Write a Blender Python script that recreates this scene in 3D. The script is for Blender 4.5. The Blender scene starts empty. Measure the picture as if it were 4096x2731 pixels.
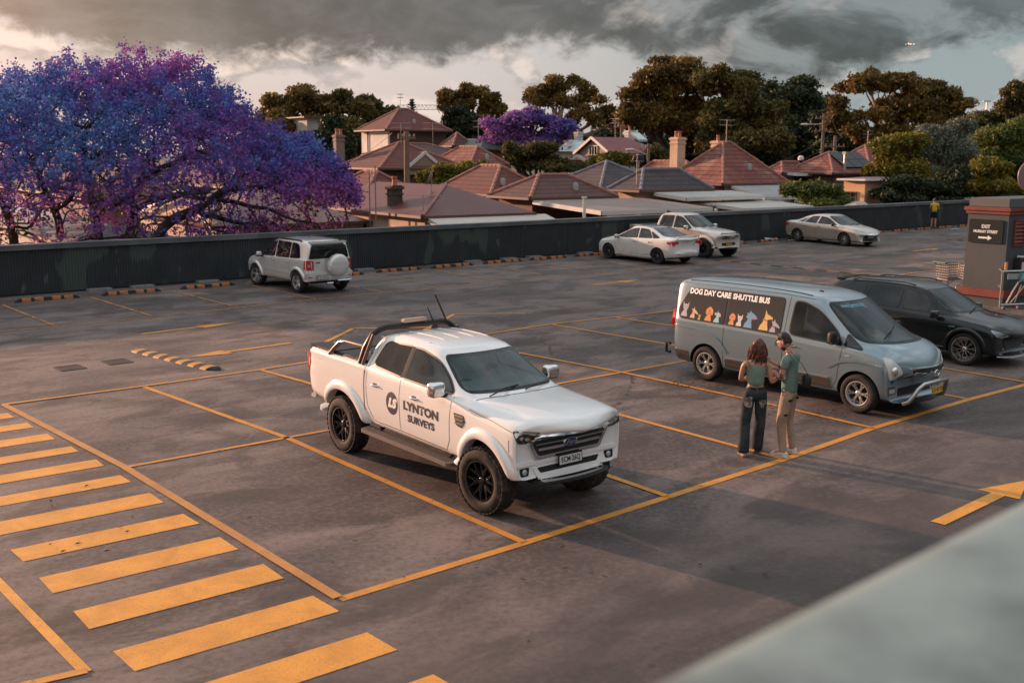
import bpy, bmesh, math, random
import numpy as np
from mathutils import Vector, Matrix, geometry
from mathutils.bvhtree import BVHTree
sc = bpy.context.scene
COL = sc.collection
R = math.radians
# ------------------------------------------------------------------ camera
CAM_H, CAM_F, CAM_PITCH, CAM_ROLL = 4.15, 4206.8, .1759, .0041
cd = bpy.data.cameras.new('camera')
cam = bpy.data.objects.new('camera', cd)
COL.objects.link(cam)
cam.location = (0, 0, CAM_H)
cam.rotation_euler = (Matrix.Rotation(math.pi/2 - CAM_PITCH, 4, 'X') @ Matrix.Rotation(CAM_ROLL, 4, 'Z')).to_euler()
cd.sensor_width = 36
cd.lens = CAM_F/4096*36
cd.clip_start = .05
cd.clip_end = 3000
cd.dof.use_dof = True
cd.dof.focus_distance = 14
cd.dof.aperture_fstop = 2.8
sc.camera = cam
def ray(x, y):
 """direction through a photo point (2352 px wide coordinates)"""
 X = (x*4096/2352 - 2048)/CAM_F; Y = (y*4096/2352 - 1365.5)/CAM_F
 cr, sr = math.cos(CAM_ROLL), math.sin(CAM_ROLL)
 px = X*cr + Y*sr; py = -X*sr + Y*cr
 c, s = math.cos(CAM_PITCH), math.sin(CAM_PITCH)
 return Vector((px, c - py*s, -s - py*c))
def gp(x, y, z=0.0):
 d = ray(x, y); t = (z - CAM_H)/d.z
 return Vector((d.x*t, d.y*t, z))
def at(x, y, dist):
 d = ray(x, y); t = dist/d.y
 return Vector((d.x*t, dist, CAM_H + d.z*t))
def pxm(dist):          # metres per photo px at that distance
 return dist/(CAM_F*2352/4096)
# ------------------------------------------------------------------ node helpers
class NT:
 def __init__(s, tree): s.t = tree; s.n = tree.nodes; s.l = tree.links
 def new(s, typ, **kw):
  n = s.n.new(typ)
  for k, v in kw.items(): setattr(n, k, v)
  return n
 def link(s, a, b): s.l.new(a, b)
 def put(s, sock, v):
  if isinstance(v, bpy.types.NodeSocket): s.l.new(v, sock)
  elif v is not None:
   if isinstance(v, (tuple, list)) and len(v) == 3 and sock.type == 'RGBA': v = (*v, 1)
   sock.default_value = v
 def math(s, op, a, b=None, c=None, clamp=False):
  n = s.new('ShaderNodeMath', operation=op, use_clamp=clamp)
  for i, v in enumerate((a, b, c)): s.put(n.inputs[i], v) if v is not None else None
  return n.outputs[0]
 def vmath(s, op, a, b=None):
  n = s.new('ShaderNodeVectorMath', operation=op)
  s.put(n.inputs[0], a); s.put(n.inputs[1], b) if b is not None else None
  return n.outputs['Value' if op in ('LENGTH', 'DOT_PRODUCT') else 'Vector']
 def mix(s, f, a, b, typ='MIX'):
  n = s.new('ShaderNodeMix', data_type='RGBA', blend_type=typ)
  s.put(n.inputs[0], f); s.put(n.inputs[6], a); s.put(n.inputs[7], b)
  return n.outputs[2]
 def noise(s, vec, scale, detail=4, rough=.55, dist=0, lac=2.0):
  n = s.new('ShaderNodeTexNoise')
  if vec is not None: s.put(n.inputs['Vector'], vec)
  n.inputs['Scale'].default_value = scale; n.inputs['Detail'].default_value = detail
  n.inputs['Roughness'].default_value = rough; n.inputs['Distortion'].default_value = dist
  return n.outputs['Fac']
 def ramp(s, v, a, b, lo=0.0, hi=1.0, smooth=True):
  n = s.new('ShaderNodeMapRange', interpolation_type='SMOOTHSTEP' if smooth else 'LINEAR')
  for i, q in enumerate((v, a, b, lo, hi)): s.put(n.inputs[i], q)
  return n.outputs[0]
 def cramp(s, v, stops):
  n = s.new('ShaderNodeValToRGB'); cr = n.color_ramp
  while len(cr.elements) < len(stops): cr.elements.new(.5)
  for e, (p, c) in zip(cr.elements, stops): e.position = p; e.color = (*c, 1)
  s.put(n.inputs[0], v); return n.outputs[0]
 def scale(s, v, sx, sy, sz, rot=0):
  n = s.new('ShaderNodeMapping'); s.put(n.inputs[0], v)
  n.inputs['Scale'].default_value = (sx, sy, sz); n.inputs['Rotation'].default_value = (0, 0, rot)
  return n.outputs[0]
 def bump(s, h, strength, dist=.02, normal=None):
  n = s.new('ShaderNodeBump'); n.inputs['Strength'].default_value = strength
  n.inputs['Distance'].default_value = dist; s.put(n.inputs['Height'], h)
  if normal is not None: s.put(n.inputs['Normal'], normal)
  return n.outputs[0]
# ------------------------------------------------------------------ sun and sky
SUN_AZ, SUN_EL = R(-52), R(9.5)
sd = bpy.data.lights.new('sun', 'SUN')
sd.energy = 5.0; sd.angle = R(.9); sd.color = (1.0, .56, .36)
sun = bpy.data.objects.new('sun', sd); COL.objects.link(sun)
sv = Vector((math.sin(SUN_AZ)*math.cos(SUN_EL), math.cos(SUN_AZ)*math.cos(SUN_EL), math.sin(SUN_EL)))
sun.rotation_euler = sv.to_track_quat('Z', 'Y').to_euler()
sun.location = sv*60
world = bpy.data.worlds.new('World'); sc.world = world
world.use_nodes = True
w = NT(world.node_tree); w.n.clear()
wo = w.new('ShaderNodeOutputWorld'); bg = w.new('ShaderNodeBackground')
sky = w.new('ShaderNodeTexSky', sky_type='NISHITA')
sky.sun_disc = False; sky.sun_elevation = SUN_EL; sky.sun_rotation = SUN_AZ
sky.air_density = 1.4; sky.dust_density = 2.5; sky.ozone_density = 1.2
tc = w.new('ShaderNodeTexCoord')
dv = tc.outputs['Generated']
sep = w.new('ShaderNodeSeparateXYZ'); w.link(dv, sep.inputs[0])
az = w.math('ARCTAN2', sep.outputs[0], sep.outputs[1])       # radians, 0 = view direction
el = w.math('ARCSINE', sep.outputs[2])
cmb = w.new('ShaderNodeCombineXYZ'); w.put(cmb.inputs[0], az); w.put(cmb.inputs[1], el)
ae = cmb.outputs[0]
def band(c, wd):        # soft bump in azimuth
 return w.ramp(w.math('ABSOLUTE', w.math('SUBTRACT', az, c)), wd, 0.0)
# the underside of the dark cloud deck: an edge whose height changes with azimuth
n1 = w.noise(w.scale(ae, 1, 2.4, 1), 6.0, 8, .60, .6)
n2 = w.noise(w.scale(ae, 1, 1.5, 1), 26.0, 7, .62, .5)
n4 = w.noise(w.scale(ae, 1, 1.0, 1), 80.0, 6, .65, .3)
edge = w.math('ADD', .083, w.math('MULTIPLY', w.ramp(az, -.10, .04), .020))
edge = w.math('ADD', edge, w.math('MULTIPLY', band(-.46, .10), .030))
edge = w.math('SUBTRACT', edge, w.math('MULTIPLY', band(.26, .26), .046))
edge = w.math('ADD', edge, w.math('MULTIPLY', band(.38, .14), .018))
wob = w.math('ADD', w.math('MULTIPLY', w.math('SUBTRACT', n1, .5), .060), w.math('MULTIPLY', w.math('SUBTRACT', n2, .5), .050))
wob = w.math('ADD', wob, w.math('MULTIPLY', w.math('SUBTRACT', n4, .5), .014))
dd = w.math('SUBTRACT', w.math('ADD', el, wob), edge)
deck_m = w.ramp(dd, -.010, .014)
brk = w.noise(w.scale(ae, 1, 1.7, 1), 10.0, 7, .58, .6)          # breaks in the deck, mostly to the right
open_ = w.math('MULTIPLY', w.ramp(brk, .45, .62), w.ramp(az, -.05, .10))
open_ = w.math('MULTIPLY', open_, w.ramp(az, .75, .55))
deck_m = w.math('MULTIPLY', deck_m, w.math('SUBTRACT', 1.0, w.math('MULTIPLY', open_, .60)))
# small cumulus below
cu = w.noise(w.scale(ae, 1, 1.6, 1), 12.0, 8, .50, .12)
cu_m = w.math('MULTIPLY', w.ramp(cu, .505, .58), w.ramp(el, .012, .040))
cu_hi = w.noise(w.vmath('ADD', w.scale(ae, 1, 1.6, 1), (-.010, .020, 0)), 12.0, 8, .50, .12)
cu_l = w.ramp(w.math('SUBTRACT', cu, cu_hi), -.035, .05)           # lit upper left rims, grey bases
right = w.ramp(az, -.18, .36)
hori = w.mix(right, (.41, .33, .30), (.20, .235, .245))        # clear air near the horizon
hori2 = w.mix(right, (.43, .385, .375), (.19, .225, .235))
clear = w.mix(w.ramp(el, .0, .11), hori, hori2)
cu_c = w.mix(cu_l, w.mix(right, (.26, .235, .235), (.125, .15, .16)), w.mix(right, (.54, .45, .405), (.34, .325, .315)))
base = w.mix(w.math('MULTIPLY', cu_m, .85), clear, cu_c)
dk_n = w.noise(w.scale(ae, 1, 2.5, 1), 5.0, 8, .60, .7)
dk_f = w.noise(w.scale(ae, 1, 1.8, 1), 22.0, 7, .62, .4)
dk_n = w.math('ADD', w.math('MULTIPLY', dk_n, .72), w.math('MULTIPLY', dk_f, .28))
midd = w.math('MULTIPLY', band(.03, .34), 1.0)
dk_a = w.mix(right, (.056, .054, .058), (.034, .043, .048))
dk_b = w.mix(right, (.128, .122, .126), (.095, .115, .122))
dk_c = w.mix(w.ramp(dk_n, .36, .66), dk_a, dk_b)
dk_c = w.mix(w.math('MULTIPLY', midd, .35), dk_c, (.046, .044, .050))
dk_c = w.mix(w.ramp(el, .16, .6), dk_c, (.36, .37, .40))
painted = w.mix(deck_m, base, dk_c)
# overhead and behind the camera: broken cloud, warm towards the sun
zen = w.ramp(el, .20, .8)
ov = w.mix(w.ramp(w.noise(dv, 2.6, 6, .6, .3), .38, .62), (.32, .38, .43), (.78, .77, .76))
painted = w.mix(w.math('MULTIPLY', zen, .9), painted, ov)
sdv = w.new('ShaderNodeVectorMath', operation='DOT_PRODUCT'); w.put(sdv.inputs[0], dv); sdv.inputs[1].default_value = sv
glow = w.math('POWER', w.math('MAXIMUM', sdv.outputs['Value'], 0.0), 14.0)
painted = w.mix(w.math('MULTIPLY', glow, .32), painted, (1.6, .80, .48))
warm_side = w.ramp(az, -.75, -1.5)                               # off to the left: pale warm sky
painted = w.mix(w.math('MULTIPLY', w.math('MULTIPLY', warm_side, w.ramp(el, .45, .0)), .5), painted, (.95, .66, .48))
BGS = .12
cloud_col = w.mix(1.0, painted, (1/BGS, 1/BGS, 1/BGS), 'MULTIPLY')
full = w.mix(.95, sky.outputs[0], cloud_col)
w.link(full, bg.inputs[0]); bg.inputs[1].default_value = BGS
w.link(bg.outputs[0], wo.inputs[0])
sc.view_settings.view_transform = 'Standard'
sc.view_settings.look = 'None'
sc.view_settings.exposure = .78
sc.view_settings.gamma = 1
sc.render.engine = 'CYCLES'
sc.cycles.use_denoising = True
sc.cycles.max_bounces = 6
sc.cycles.transparent_max_bounces = 10
sc.cycles.sample_clamp_indirect = 4
# ------------------------------------------------------------------ materials
MATS = {}
def mat(name, col, rough=.6, metal=0.0, spec=.5, coat=0.0, var=None, bump=None, emit=None, stretch=(1, 1, 1), coords='Object', alpha=1, trans=0, ior=1.45):
 if name in MATS: return MATS[name]
 m = bpy.data.materials.new(name); m.use_nodes = True
 k = NT(m.node_tree); b = k.n['Principled BSDF']
 b.inputs['Roughness'].default_value = rough; b.inputs['Metallic'].default_value = metal
 b.inputs['Specular IOR Level'].default_value = spec; b.inputs['Coat Weight'].default_value = coat
 b.inputs['Coat Roughness'].default_value = .04; b.inputs['IOR'].default_value = ior
 b.inputs['Transmission Weight'].default_value = trans
 b.inputs['Base Color'].default_value = (*col, 1)
 v = None
 if var or bump:
  t = k.new('ShaderNodeTexCoord'); v = k.scale(t.outputs[coords], *stretch)
 if var:
  s, c2, lo, hi = var
  f = k.ramp(k.noise(v, s, 6, .62), lo, hi)
  k.link(k.mix(f, col, c2), b.inputs['Base Color'])
 if bump:
  s, st = bump
  k.link(k.bump(k.noise(v, s, 5, .6), st), b.inputs['Normal'])
 if emit:
  b.inputs['Emission Color'].default_value = (*emit[:3], 1); b.inputs['Emission Strength'].default_value = emit[3]
 MATS[name] = m
 return m
def paint(name, col, metallic=False, dirt=(.2, .17, .15)):
 if name in MATS: return MATS[name]
 m = bpy.data.materials.new(name); m.use_nodes = True
 k = NT(m.node_tree); b = k.n['Principled BSDF']
 t = k.new('ShaderNodeTexCoord'); v = t.outputs['Object']
 sx = k.new('ShaderNodeSeparateXYZ'); k.link(v, sx.inputs[0])
 low = k.ramp(sx.outputs[2], .75, .2)
 d = k.math('MULTIPLY', k.ramp(k.noise(v, 3.5, 6, .65), .35, .75), k.math('ADD', k.math('MULTIPLY', low, .35), .015))
 if not metallic: k.link(k.mix(d, col, dirt), b.inputs['Base Color'])
 b.inputs['Base Color'].default_value = (*col, 1)
 b.inputs['Metallic'].default_value = metallic*.62
 b.inputs['Roughness'].default_value = .38 if metallic else .45
 b.inputs['Roughness'].default_value = .27 if metallic else .3
 b.inputs['Coat Weight'].default_value = 1; b.inputs['Coat Roughness'].default_value = .02; b.inputs['Coat IOR'].default_value = 1.7
 MATS[name] = m
 return m
RUBBER = mat('rubber', (.011, .0105, .011), .8, var=(9, (.028, .023, .021), .4, .75))
BLACKP = mat('black_plastic', (.008, .008, .009), .55)
TRIM = mat('window_seal', (.012, .012, .013), .45)
GLOSSB = mat('gloss_black', (.01, .01, .012), .12, coat=1)
def pane_mat(name, tint, dirt=.03, dcol=(.30, .32, .32)):
 """see-through tinted pane with a real mirror-like sheen and a little dust"""
 m = bpy.data.materials.new(name); m.use_nodes = True
 k = NT(m.node_tree); k.n.clear(); out = k.new('ShaderNodeOutputMaterial')
 tr = k.new('ShaderNodeBsdfTransparent'); tr.inputs[0].default_value = (*tint, 1)
 gl = k.new('ShaderNodeBsdfGlossy'); gl.inputs['Roughness'].default_value = .02; gl.inputs['Color'].default_value = (.9, .95, .96, 1)
 df = k.new('ShaderNodeBsdfDiffuse'); df.inputs[0].default_value = (*dcol, 1)
 fr = k.new('ShaderNodeFresnel'); fr.inputs[0].default_value = 1.5
 t = k.new('ShaderNodeTexCoord'); a = k.new('ShaderNodeMixShader'); c = k.new('ShaderNodeMixShader')
 k.link(k.math('MULTIPLY', k.ramp(k.noise(t.outputs['Object'], 3, 5, .6), .3, .7), dirt*2), a.inputs[0]); k.link(tr.outputs[0], a.inputs[1]); k.link(df.outputs[0], a.inputs[2])
 k.link(fr.outputs[0], c.inputs[0]); k.link(a.outputs[0], c.inputs[1]); k.link(gl.outputs[0], c.inputs[2]); k.link(c.outputs[0], out.inputs[0])
 MATS[name] = m; return m
GLASS = pane_mat('tinted_glass', (.10, .11, .11))
WGLASS = pane_mat('windscreen_glass', (.34, .45, .45), .03)
SIDEG = pane_mat('clear_side_glass', (.40, .42, .41))
GTINT = pane_mat('green_tint_glass', (.04, .085, .085))
DARKG = mat('dark_opaque_glass', (.008, .010, .011), .03, spec=.6, ior=1.5)
CHROME = mat('chrome', (.75, .75, .76), .12, 1.0)
SILVERP = mat('silver_paint', (.42, .42, .43), .3, .8)
ALLOY = mat('alloy', (.52, .51, .50), .32, .85)
LAMP_R = mat('red_lamp', (.45, .015, .012), .15, coat=1)
LAMP_W = mat('lamp_glass', (.42, .43, .44), .08, .3, coat=1)
LAMP_D = mat('lamp_housing', (.05, .055, .06), .12, .4, coat=1)
LAMP_O = mat('orange_lamp', (.75, .22, .03), .2, coat=1)
PLATE_W = mat('plate_white', (.62, .61, .58), .5)
PLATE_Y = mat('plate_yellow', (.62, .36, .03), .5)
INK = mat('ink', (.015, .015, .02), .6)
WHITE = mat('white_print', (.75, .74, .72), .6)
# ------------------------------------------------------------------ object helpers
def tag(o, label=None, cat=None, group=None, kind=None):
 if label: o['label'] = label
 if cat: o['category'] = cat
 if group: o['group'] = group
 if kind: o['kind'] = kind
 return o
def empty(name, loc, rz=0, **kw):
 o = bpy.data.objects.new(name, None); COL.objects.link(o)
 o.location = loc; o.rotation_euler = (0, 0, rz); o.empty_display_size = .2
 return tag(o, **kw)
def link(name, me, m, parent=None, **kw):
 o = bpy.data.objects.new(name, me); COL.objects.link(o)
 for q in (m if isinstance(m, (list, tuple)) else [m]): me.materials.append(q)
 if parent is not None: o.parent = parent
 return tag(o, **kw)
def copy_tree(o, parent=None):
 c = o.copy(); COL.objects.link(c); c.parent = parent
 for ch in list(o.children): copy_tree(ch, c)
 return c
def smooth(me, ang=35):
 me.polygons.foreach_set('use_smooth', np.ones(len(me.polygons), bool))
 me.set_sharp_from_angle(angle=R(ang))
class MB:
 """collects simple shapes and links them as ONE mesh"""
 def __init__(s): s.v = []; s.f = []; s.mi = []; s.uv = {}
 def add(s, verts, faces, mi=0, M=None):
  b = len(s.v)
  for p in verts: s.v.append(tuple(M @ Vector(p)) if M is not None else tuple(p))
  for f in faces: s.f.append(tuple(b + i for i in f)); s.mi.append(mi)
  return s
 def box(s, c, d, rz=0, mi=0, M=None, taper=1.0):
  hx, hy, hz = d[0]/2, d[1]/2, d[2]/2
  vs = []
  for z in (-hz, hz):
   t = taper if z > 0 else 1
   for x, y in ((-hx, -hy), (hx, -hy), (hx, hy), (-hx, hy)): vs.append(Vector((x*t, y*t, z)))
  T = Matrix.Translation(c) @ Matrix.Rotation(rz, 4, 'Z')
  if M is not None: T = M @ T
  return s.add(vs, [(3, 2, 1, 0), (4, 5, 6, 7), (0, 1, 5, 4), (1, 2, 6, 5), (2, 3, 7, 6), (3, 0, 4, 7)], mi, T)
 def beam(s, a, b, wx, wz, mi=0, up=(0, 0, 1)):
  a = Vector(a); b = Vector(b); d = (b - a); L = d.length; d.normalize()
  u = Vector(up); x = d.cross(u)
  if x.length < 1e-4: x = d.cross(Vector((1, 0, 0)))
  x.normalize(); z = x.cross(d)
  vs = []
  for p in (a, b):
   for i, j in ((-1, -1), (1, -1), (1, 1), (-1, 1)): vs.append(p + x*i*wx/2 + z*j*wz/2)
  return s.add(vs, [(3, 2, 1, 0), (4, 5, 6, 7), (0, 1, 5, 4), (1, 2, 6, 5), (2, 3, 7, 6), (3, 0, 4, 7)], mi)
 def tube(s, pts, r, n=8, mi=0, cap=True, closed=False):
  pts = [Vector(p) for p in pts]; m = len(pts)
  rs = r if isinstance(r, (list, tuple)) else [r]*m
  b = len(s.v); prev = None
  for i, p in enumerate(pts):
   if closed: d = pts[(i+1) % m] - pts[i-1]
   else: d = pts[min(i+1, m-1)] - pts[max(i-1, 0)]
   d.normalize()
   if prev is None:
    x = d.orthogonal().normalized()
   else:
    x = (prev - d*prev.dot(d))
    x = x.normalized() if x.length > 1e-6 else d.orthogonal().normalized()
   prev = x; y = d.cross(x)
   for k in range(n):
    a = 2*math.pi*k/n
    s.v.append(tuple(p + (x*math.cos(a) + y*math.sin(a))*rs[i]))
  for i in range(m if closed else m-1):
   i2 = (i+1) % m
   for k in range(n):
    k2 = (k+1) % n
    s.f.append((b+i*n+k, b+i*n+k2, b+i2*n+k2, b+i2*n+k)); s.mi.append(mi)
  if cap and not closed:
   s.f.append(tuple(b+k for k in reversed(range(n)))); s.mi.append(mi)
   s.f.append(tuple(b+(m-1)*n+k for k in range(n))); s.mi.append(mi)
  return s
 def lathe(s, prof, n=32, axis='Z', c=(0, 0, 0), mi=0, M=None):
  b = len(s.v); c = Vector(c)
  for r, h in prof:
   for k in range(n):
    a = 2*math.pi*k/n
    if axis == 'Z': p = Vector((r*math.cos(a), r*math.sin(a), h))
    elif axis == 'Y': p = Vector((r*math.cos(a), h, r*math.sin(a)))
    else: p = Vector((h, r*math.cos(a), r*math.sin(a)))
    p = p + c
    if M is not None: p = M @ p
    s.v.append(tuple(p))
  for i in range(len(prof)-1):
   for k in range(n):
    k2 = (k+1) % n
    s.f.append((b+i*n+k, b+i*n+k2, b+(i+1)*n+k2, b+(i+1)*n+k)); s.mi.append(mi)
  return s
 def prism(s, poly, z0, z1, mi=0, M=None):
  """extrude a 2d polygon (list of (x, y)) from z0 to z1"""
  n = len(poly)
  vs = [Vector((x, y, z0)) for x, y in poly] + [Vector((x, y, z1)) for x, y in poly]
  fs = [tuple(reversed(range(n))), tuple(range(n, 2*n))]
  for i in range(n): j = (i+1) % n; fs.append((i, j, n+j, n+i))
  return s.add(vs, fs, mi, M)
 def ball(s, c, r, n=10, mi=0, M=None):
  rr = r if isinstance(r, (tuple, list)) else (r, r, r)
  b = len(s.v); c = Vector(c); m = max(4, n//2+1)
  for i in range(m+1):
   t = math.pi*i/m
   for k in range(n):
    a = 2*math.pi*k/n
    p = Vector((rr[0]*math.sin(t)*math.cos(a), rr[1]*math.sin(t)*math.sin(a), rr[2]*math.cos(t))) + c
    s.v.append(tuple(M @ p if M is not None else p))
  for i in range(m):
   for k in range(n):
    k2 = (k+1) % n
    s.f.append((b+i*n+k, b+(i+1)*n+k, b+(i+1)*n+k2, b+i*n+k2)); s.mi.append(mi)
  return s
 def superball(s, c, size, e=.5, n=20, M=None):
  f = lambda q: math.copysign(abs(q)**e, q)
  b = len(s.v); m = 12; c = Vector(c)
  for i in range(m+1):
   t = -math.pi/2+math.pi*i/m
   for k in range(n):
    a = 2*math.pi*k/n
    p = Vector((size[0]/2*f(math.cos(t))*f(math.cos(a)), size[1]/2*f(math.cos(t))*f(math.sin(a)), size[2]/2*f(math.sin(t))))+c
    s.v.append(tuple(M @ p if M is not None else p))
  for i in range(m):
   for k in range(n):
    k2 = (k+1) % n
    s.f.append((b+i*n+k, b+i*n+k2, b+(i+1)*n+k2, b+(i+1)*n+k)); s.mi.append(0)
  return s
 def mesh(s, name, sm=None):
  me = bpy.data.meshes.new(name); me.from_pydata(s.v, [], s.f)
  me.polygons.foreach_set('material_index', np.array(s.mi, np.int32))
  bm = bmesh.new(); bm.from_mesh(me)
  bmesh.ops.remove_doubles(bm, verts=bm.verts, dist=1e-5)
  bmesh.ops.recalc_face_normals(bm, faces=bm.faces)
  bm.to_mesh(me); bm.free()
  if sm: smooth(me, sm)
  me.update(); return me
 def build(s, name, m, parent=None, sm=None, loc=None, bevel=0, **kw):
  me = s.mesh(name, sm)
  if bevel: me = bevelled(me, bevel)
  if loc is not None:
   L = Vector(loc); me.transform(Matrix.Translation(-L))
  o = link(name, me, m, parent, **kw)
  if loc is not None: o.location = loc
  return o
def bevelled(me, wd, seg=2, ang=40):
 bm = bmesh.new(); bm.from_mesh(me)
 es = [e for e in bm.edges if len(e.link_faces) == 2 and e.calc_face_angle(0) > R(ang)]
 bmesh.ops.bevel(bm, geom=es, offset=wd, segments=seg, affect='EDGES', clamp_overlap=True)
 bm.to_mesh(me); bm.free(); smooth(me, 50); return me
def evaluated(me, mods):
 """run modifiers over a mesh and give back the resulting mesh"""
 o = bpy.data.objects.new('tmp', me); COL.objects.link(o)
 for typ, kw in mods:
  md = o.modifiers.new(typ, typ)
  for k, v in kw.items(): setattr(md, k, v)
 dg = bpy.context.evaluated_depsgraph_get(); dg.update()
 out = bpy.data.meshes.new_from_object(o.evaluated_get(dg), preserve_all_data_layers=True, depsgraph=dg)
 bpy.data.objects.remove(o)
 return out
def text_mesh(s, size=1.0, bold=0.0, sx=1.0, shear=0.0, spacing=1.0, extrude=0.0):
 cu = bpy.data.curves.new('txt', 'FONT'); cu.body = s; cu.size = size; cu.offset = bold
 cu.shear = shear; cu.space_character = spacing; cu.align_x = 'CENTER'; cu.align_y = 'CENTER'
 cu.resolution_u = 3; cu.extrude = extrude
 me = evaluated(cu, [])
 me.transform(Matrix.Diagonal((sx, 1, 1, 1)))
 return me
def arcpoly(pts, n=4):
 """polygon with rounded corners; pts = (x, y) or (x, y, radius)"""
 out = []
 m = len(pts)
 for i in range(m):
  p = Vector(pts[i][:2]); r = pts[i][2] if len(pts[i]) > 2 else 0
  if r <= 0: out.append(tuple(p)); continue
  a = Vector(pts[i-1][:2]); b = Vector(pts[(i+1) % m][:2])
  da = (a-p); db = (b-p); ra = min(r, da.length*.48, db.length*.48)
  pa = p + da.normalized()*ra; pb = p + db.normalized()*ra
  for k in range(n+1):
   t = k/n
   q = pa*(1-t)*(1-t) + p*2*t*(1-t) + pb*t*t
   out.append(tuple(q))
 return out
# ================================================================== the car park deck
def deck_material():
 m = bpy.data.materials.new('stained_concrete'); m.use_nodes = True
 k = NT(m.node_tree); b = k.n['Principled BSDF']
 t = k.new('ShaderNodeTexCoord'); v = t.outputs['Object']
 g = R(90-48.8)
 vr = k.scale(v, 1, 1, 1, -g)
 big = k.noise(k.scale(vr, .55, 1.0, 1), .13, 4, .55, .6)
 mid = k.noise(k.scale(vr, .6, 1.1, 1), .62, 9, .58, .7)
 sweep = k.noise(k.scale(vr, .30, 1.2, 1, R(8)), 1.3, 9, .60, .9)
 fine = k.noise(v, 14, 6, .62)
 grain = k.noise(v, 110, 3, .6)
 c1 = k.mix(k.ramp(mid, .40, .60), (.075, .062, .059), (.37, .305, .28))
 c2 = k.mix(k.ramp(sweep, .40, .60), (.125, .107, .103), (.33, .275, .256))
 c = k.mix(.5, c1, c2)
 c = k.mix(k.math('MULTIPLY', k.ramp(big, .40, .60), .5), c, (.29, .24, .225))
 c = k.mix(k.math('MULTIPLY', k.ramp(k.noise(k.scale(vr, .6, 1, 1), .30, 8, .62, .8), .48, .58), .68), c, (.070, .057, .055))
 c = k.mix(k.math('MULTIPLY', k.ramp(fine, .45, .65), .28), c, (.42, .36, .335))
 c = k.mix(k.math('MULTIPLY', k.ramp(fine, .48, .34), .40), c, (.070, .060, .058))
 c = k.mix(k.math('MULTIPLY', k.ramp(grain, .42, .60), .40), c, (.050, .043, .042))
 # cloudy darker blotches with soft feathery rims
 bl = k.noise(k.scale(vr, .7, 1.0, 1), .95, 10, .66, .5)
 c = k.mix(k.math('MULTIPLY', k.ramp(bl, .49, .60), .62), c, (.060, .050, .048))
 # grime in the driving lanes on the near side
 sp = k.new('ShaderNodeSeparateXYZ'); k.link(vr, sp.inputs[0])
 n3 = k.noise(vr, .35, 5, .6, .5)
 lane = k.ramp(k.math('ADD', k.vmath('DOT_PRODUCT', v, (math.sin(R(138.8)), math.cos(R(138.8)), 0)), k.math('MULTIPLY', n3, 4.0)), -6.6, -3.6)
 c = k.mix(k.math('MULTIPLY', lane, .60), c, k.mix(k.ramp(mid, .35, .7), (.075, .063, .062), (.19, .16, .15)))
 c = k.mix(1.0, c, (.64, .60, .585), 'MULTIPLY')
 # round oil drips and chewing gum spots
 vo = k.new('ShaderNodeTexVoronoi'); vo.inputs['Scale'].default_value = 1.15; k.link(v, vo.inputs['Vector']); vo.inputs['Randomness'].default_value = 1
 sel = k.ramp(k.math('FRACT', k.math('MULTIPLY', vo.outputs['Color'], 7.3)), .55, .6)
 spot = k.math('MULTIPLY', k.ramp(vo.outputs['Distance'], .055, .030), sel)
 c = k.mix(k.math('MULTIPLY', spot, .75), c, (.035, .031, .032))
 k.link(c, b.inputs['Base Color'])
 k.link(k.ramp(mid, .3, .7, .62, .86), b.inputs['Roughness'])
 b.inputs['Specular IOR Level'].default_value = .32
 k.link(k.bump(k.math('ADD', k.math('MULTIPLY', fine, .6), k.math('MULTIPLY', grain, .5)), .35, .012), b.inputs['Normal'])
 return m
CONC = deck_material()
WB0, WB1 = gp(0, 683), gp(2200, 517)          # foot of the dark boundary wall
WD = (WB1-WB0).normalized(); WN = Vector((WD.y, -WD.x, 0))      # along the wall, and towards the car park
if WN.dot(Vector((0, -1, 0))) < 0: WN = -WN
wa = WB0 - WD*34; wb_ = WB1 + WD*40
dk = MB()
far = [wa - WN*.25, wb_ - WN*.25]; near = [wb_ + WN*120, wa + WN*75]
vs = [(*p.xy, 0) for p in far+near] + [(*p.xy, -.35) for p in far+near]
dk.add(vs, [(3, 2, 1, 0), (4, 5, 6, 7), (0, 1, 5, 4), (1, 2, 6, 5), (2, 3, 7, 6), (3, 0, 4, 7)])
deck = dk.build('car_park_deck', CONC, kind='structure')
ground = MB().add([(-2500, -300, -3.5), (2500, -300, -3.5), (2500, 2900, -3.5), (-2500, 2900, -3.5)], [(0, 1, 2, 3)]).build('ground', mat('ground_soil', (.035, .038, .024), .9, var=(.08, (.06, .055, .035), .4, .6)), kind='structure')
def marking_mat(name, col, wear, seed):
 m = bpy.data.materials.new(name); m.use_nodes = True
 k = NT(m.node_tree); b = k.n['Principled BSDF']; out = k.n['Material Output']
 t = k.new('ShaderNodeTexCoord'); v = t.outputs['Object']
 n = k.noise(v, 6, 8, .72, .3); n2 = k.noise(v, 1.1, 4, .6)
 c = k.mix(k.ramp(k.noise(v, 2.3, 6, .65, .5), .32, .72), col, tuple(x*.74 for x in col))
 c = k.mix(k.math('MULTIPLY', k.ramp(k.noise(v, 40, 4, .7), .52, .70), .5), c, (.12, .08, .05))
 k.link(c, b.inputs['Base Color']); b.inputs['Roughness'].default_value = .7
 k.link(k.bump(k.noise(v, 60, 4), .3, .01), b.inputs['Normal'])
 tr = k.new('ShaderNodeBsdfTransparent'); mx = k.new('ShaderNodeMixShader')
 h = k.ramp(k.math('ADD', n, k.math('MULTIPLY', n2, .35)), wear, wear+.06)
 k.link(h, mx.inputs[0]); k.link(b.outputs[0], mx.inputs[1]); k.link(tr.outputs[0], mx.inputs[2]); k.link(mx.outputs[0], out.inputs[0])
 return m
YEL = marking_mat('yellow_road_paint', (.60, .245, .028), .80, 1)
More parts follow.
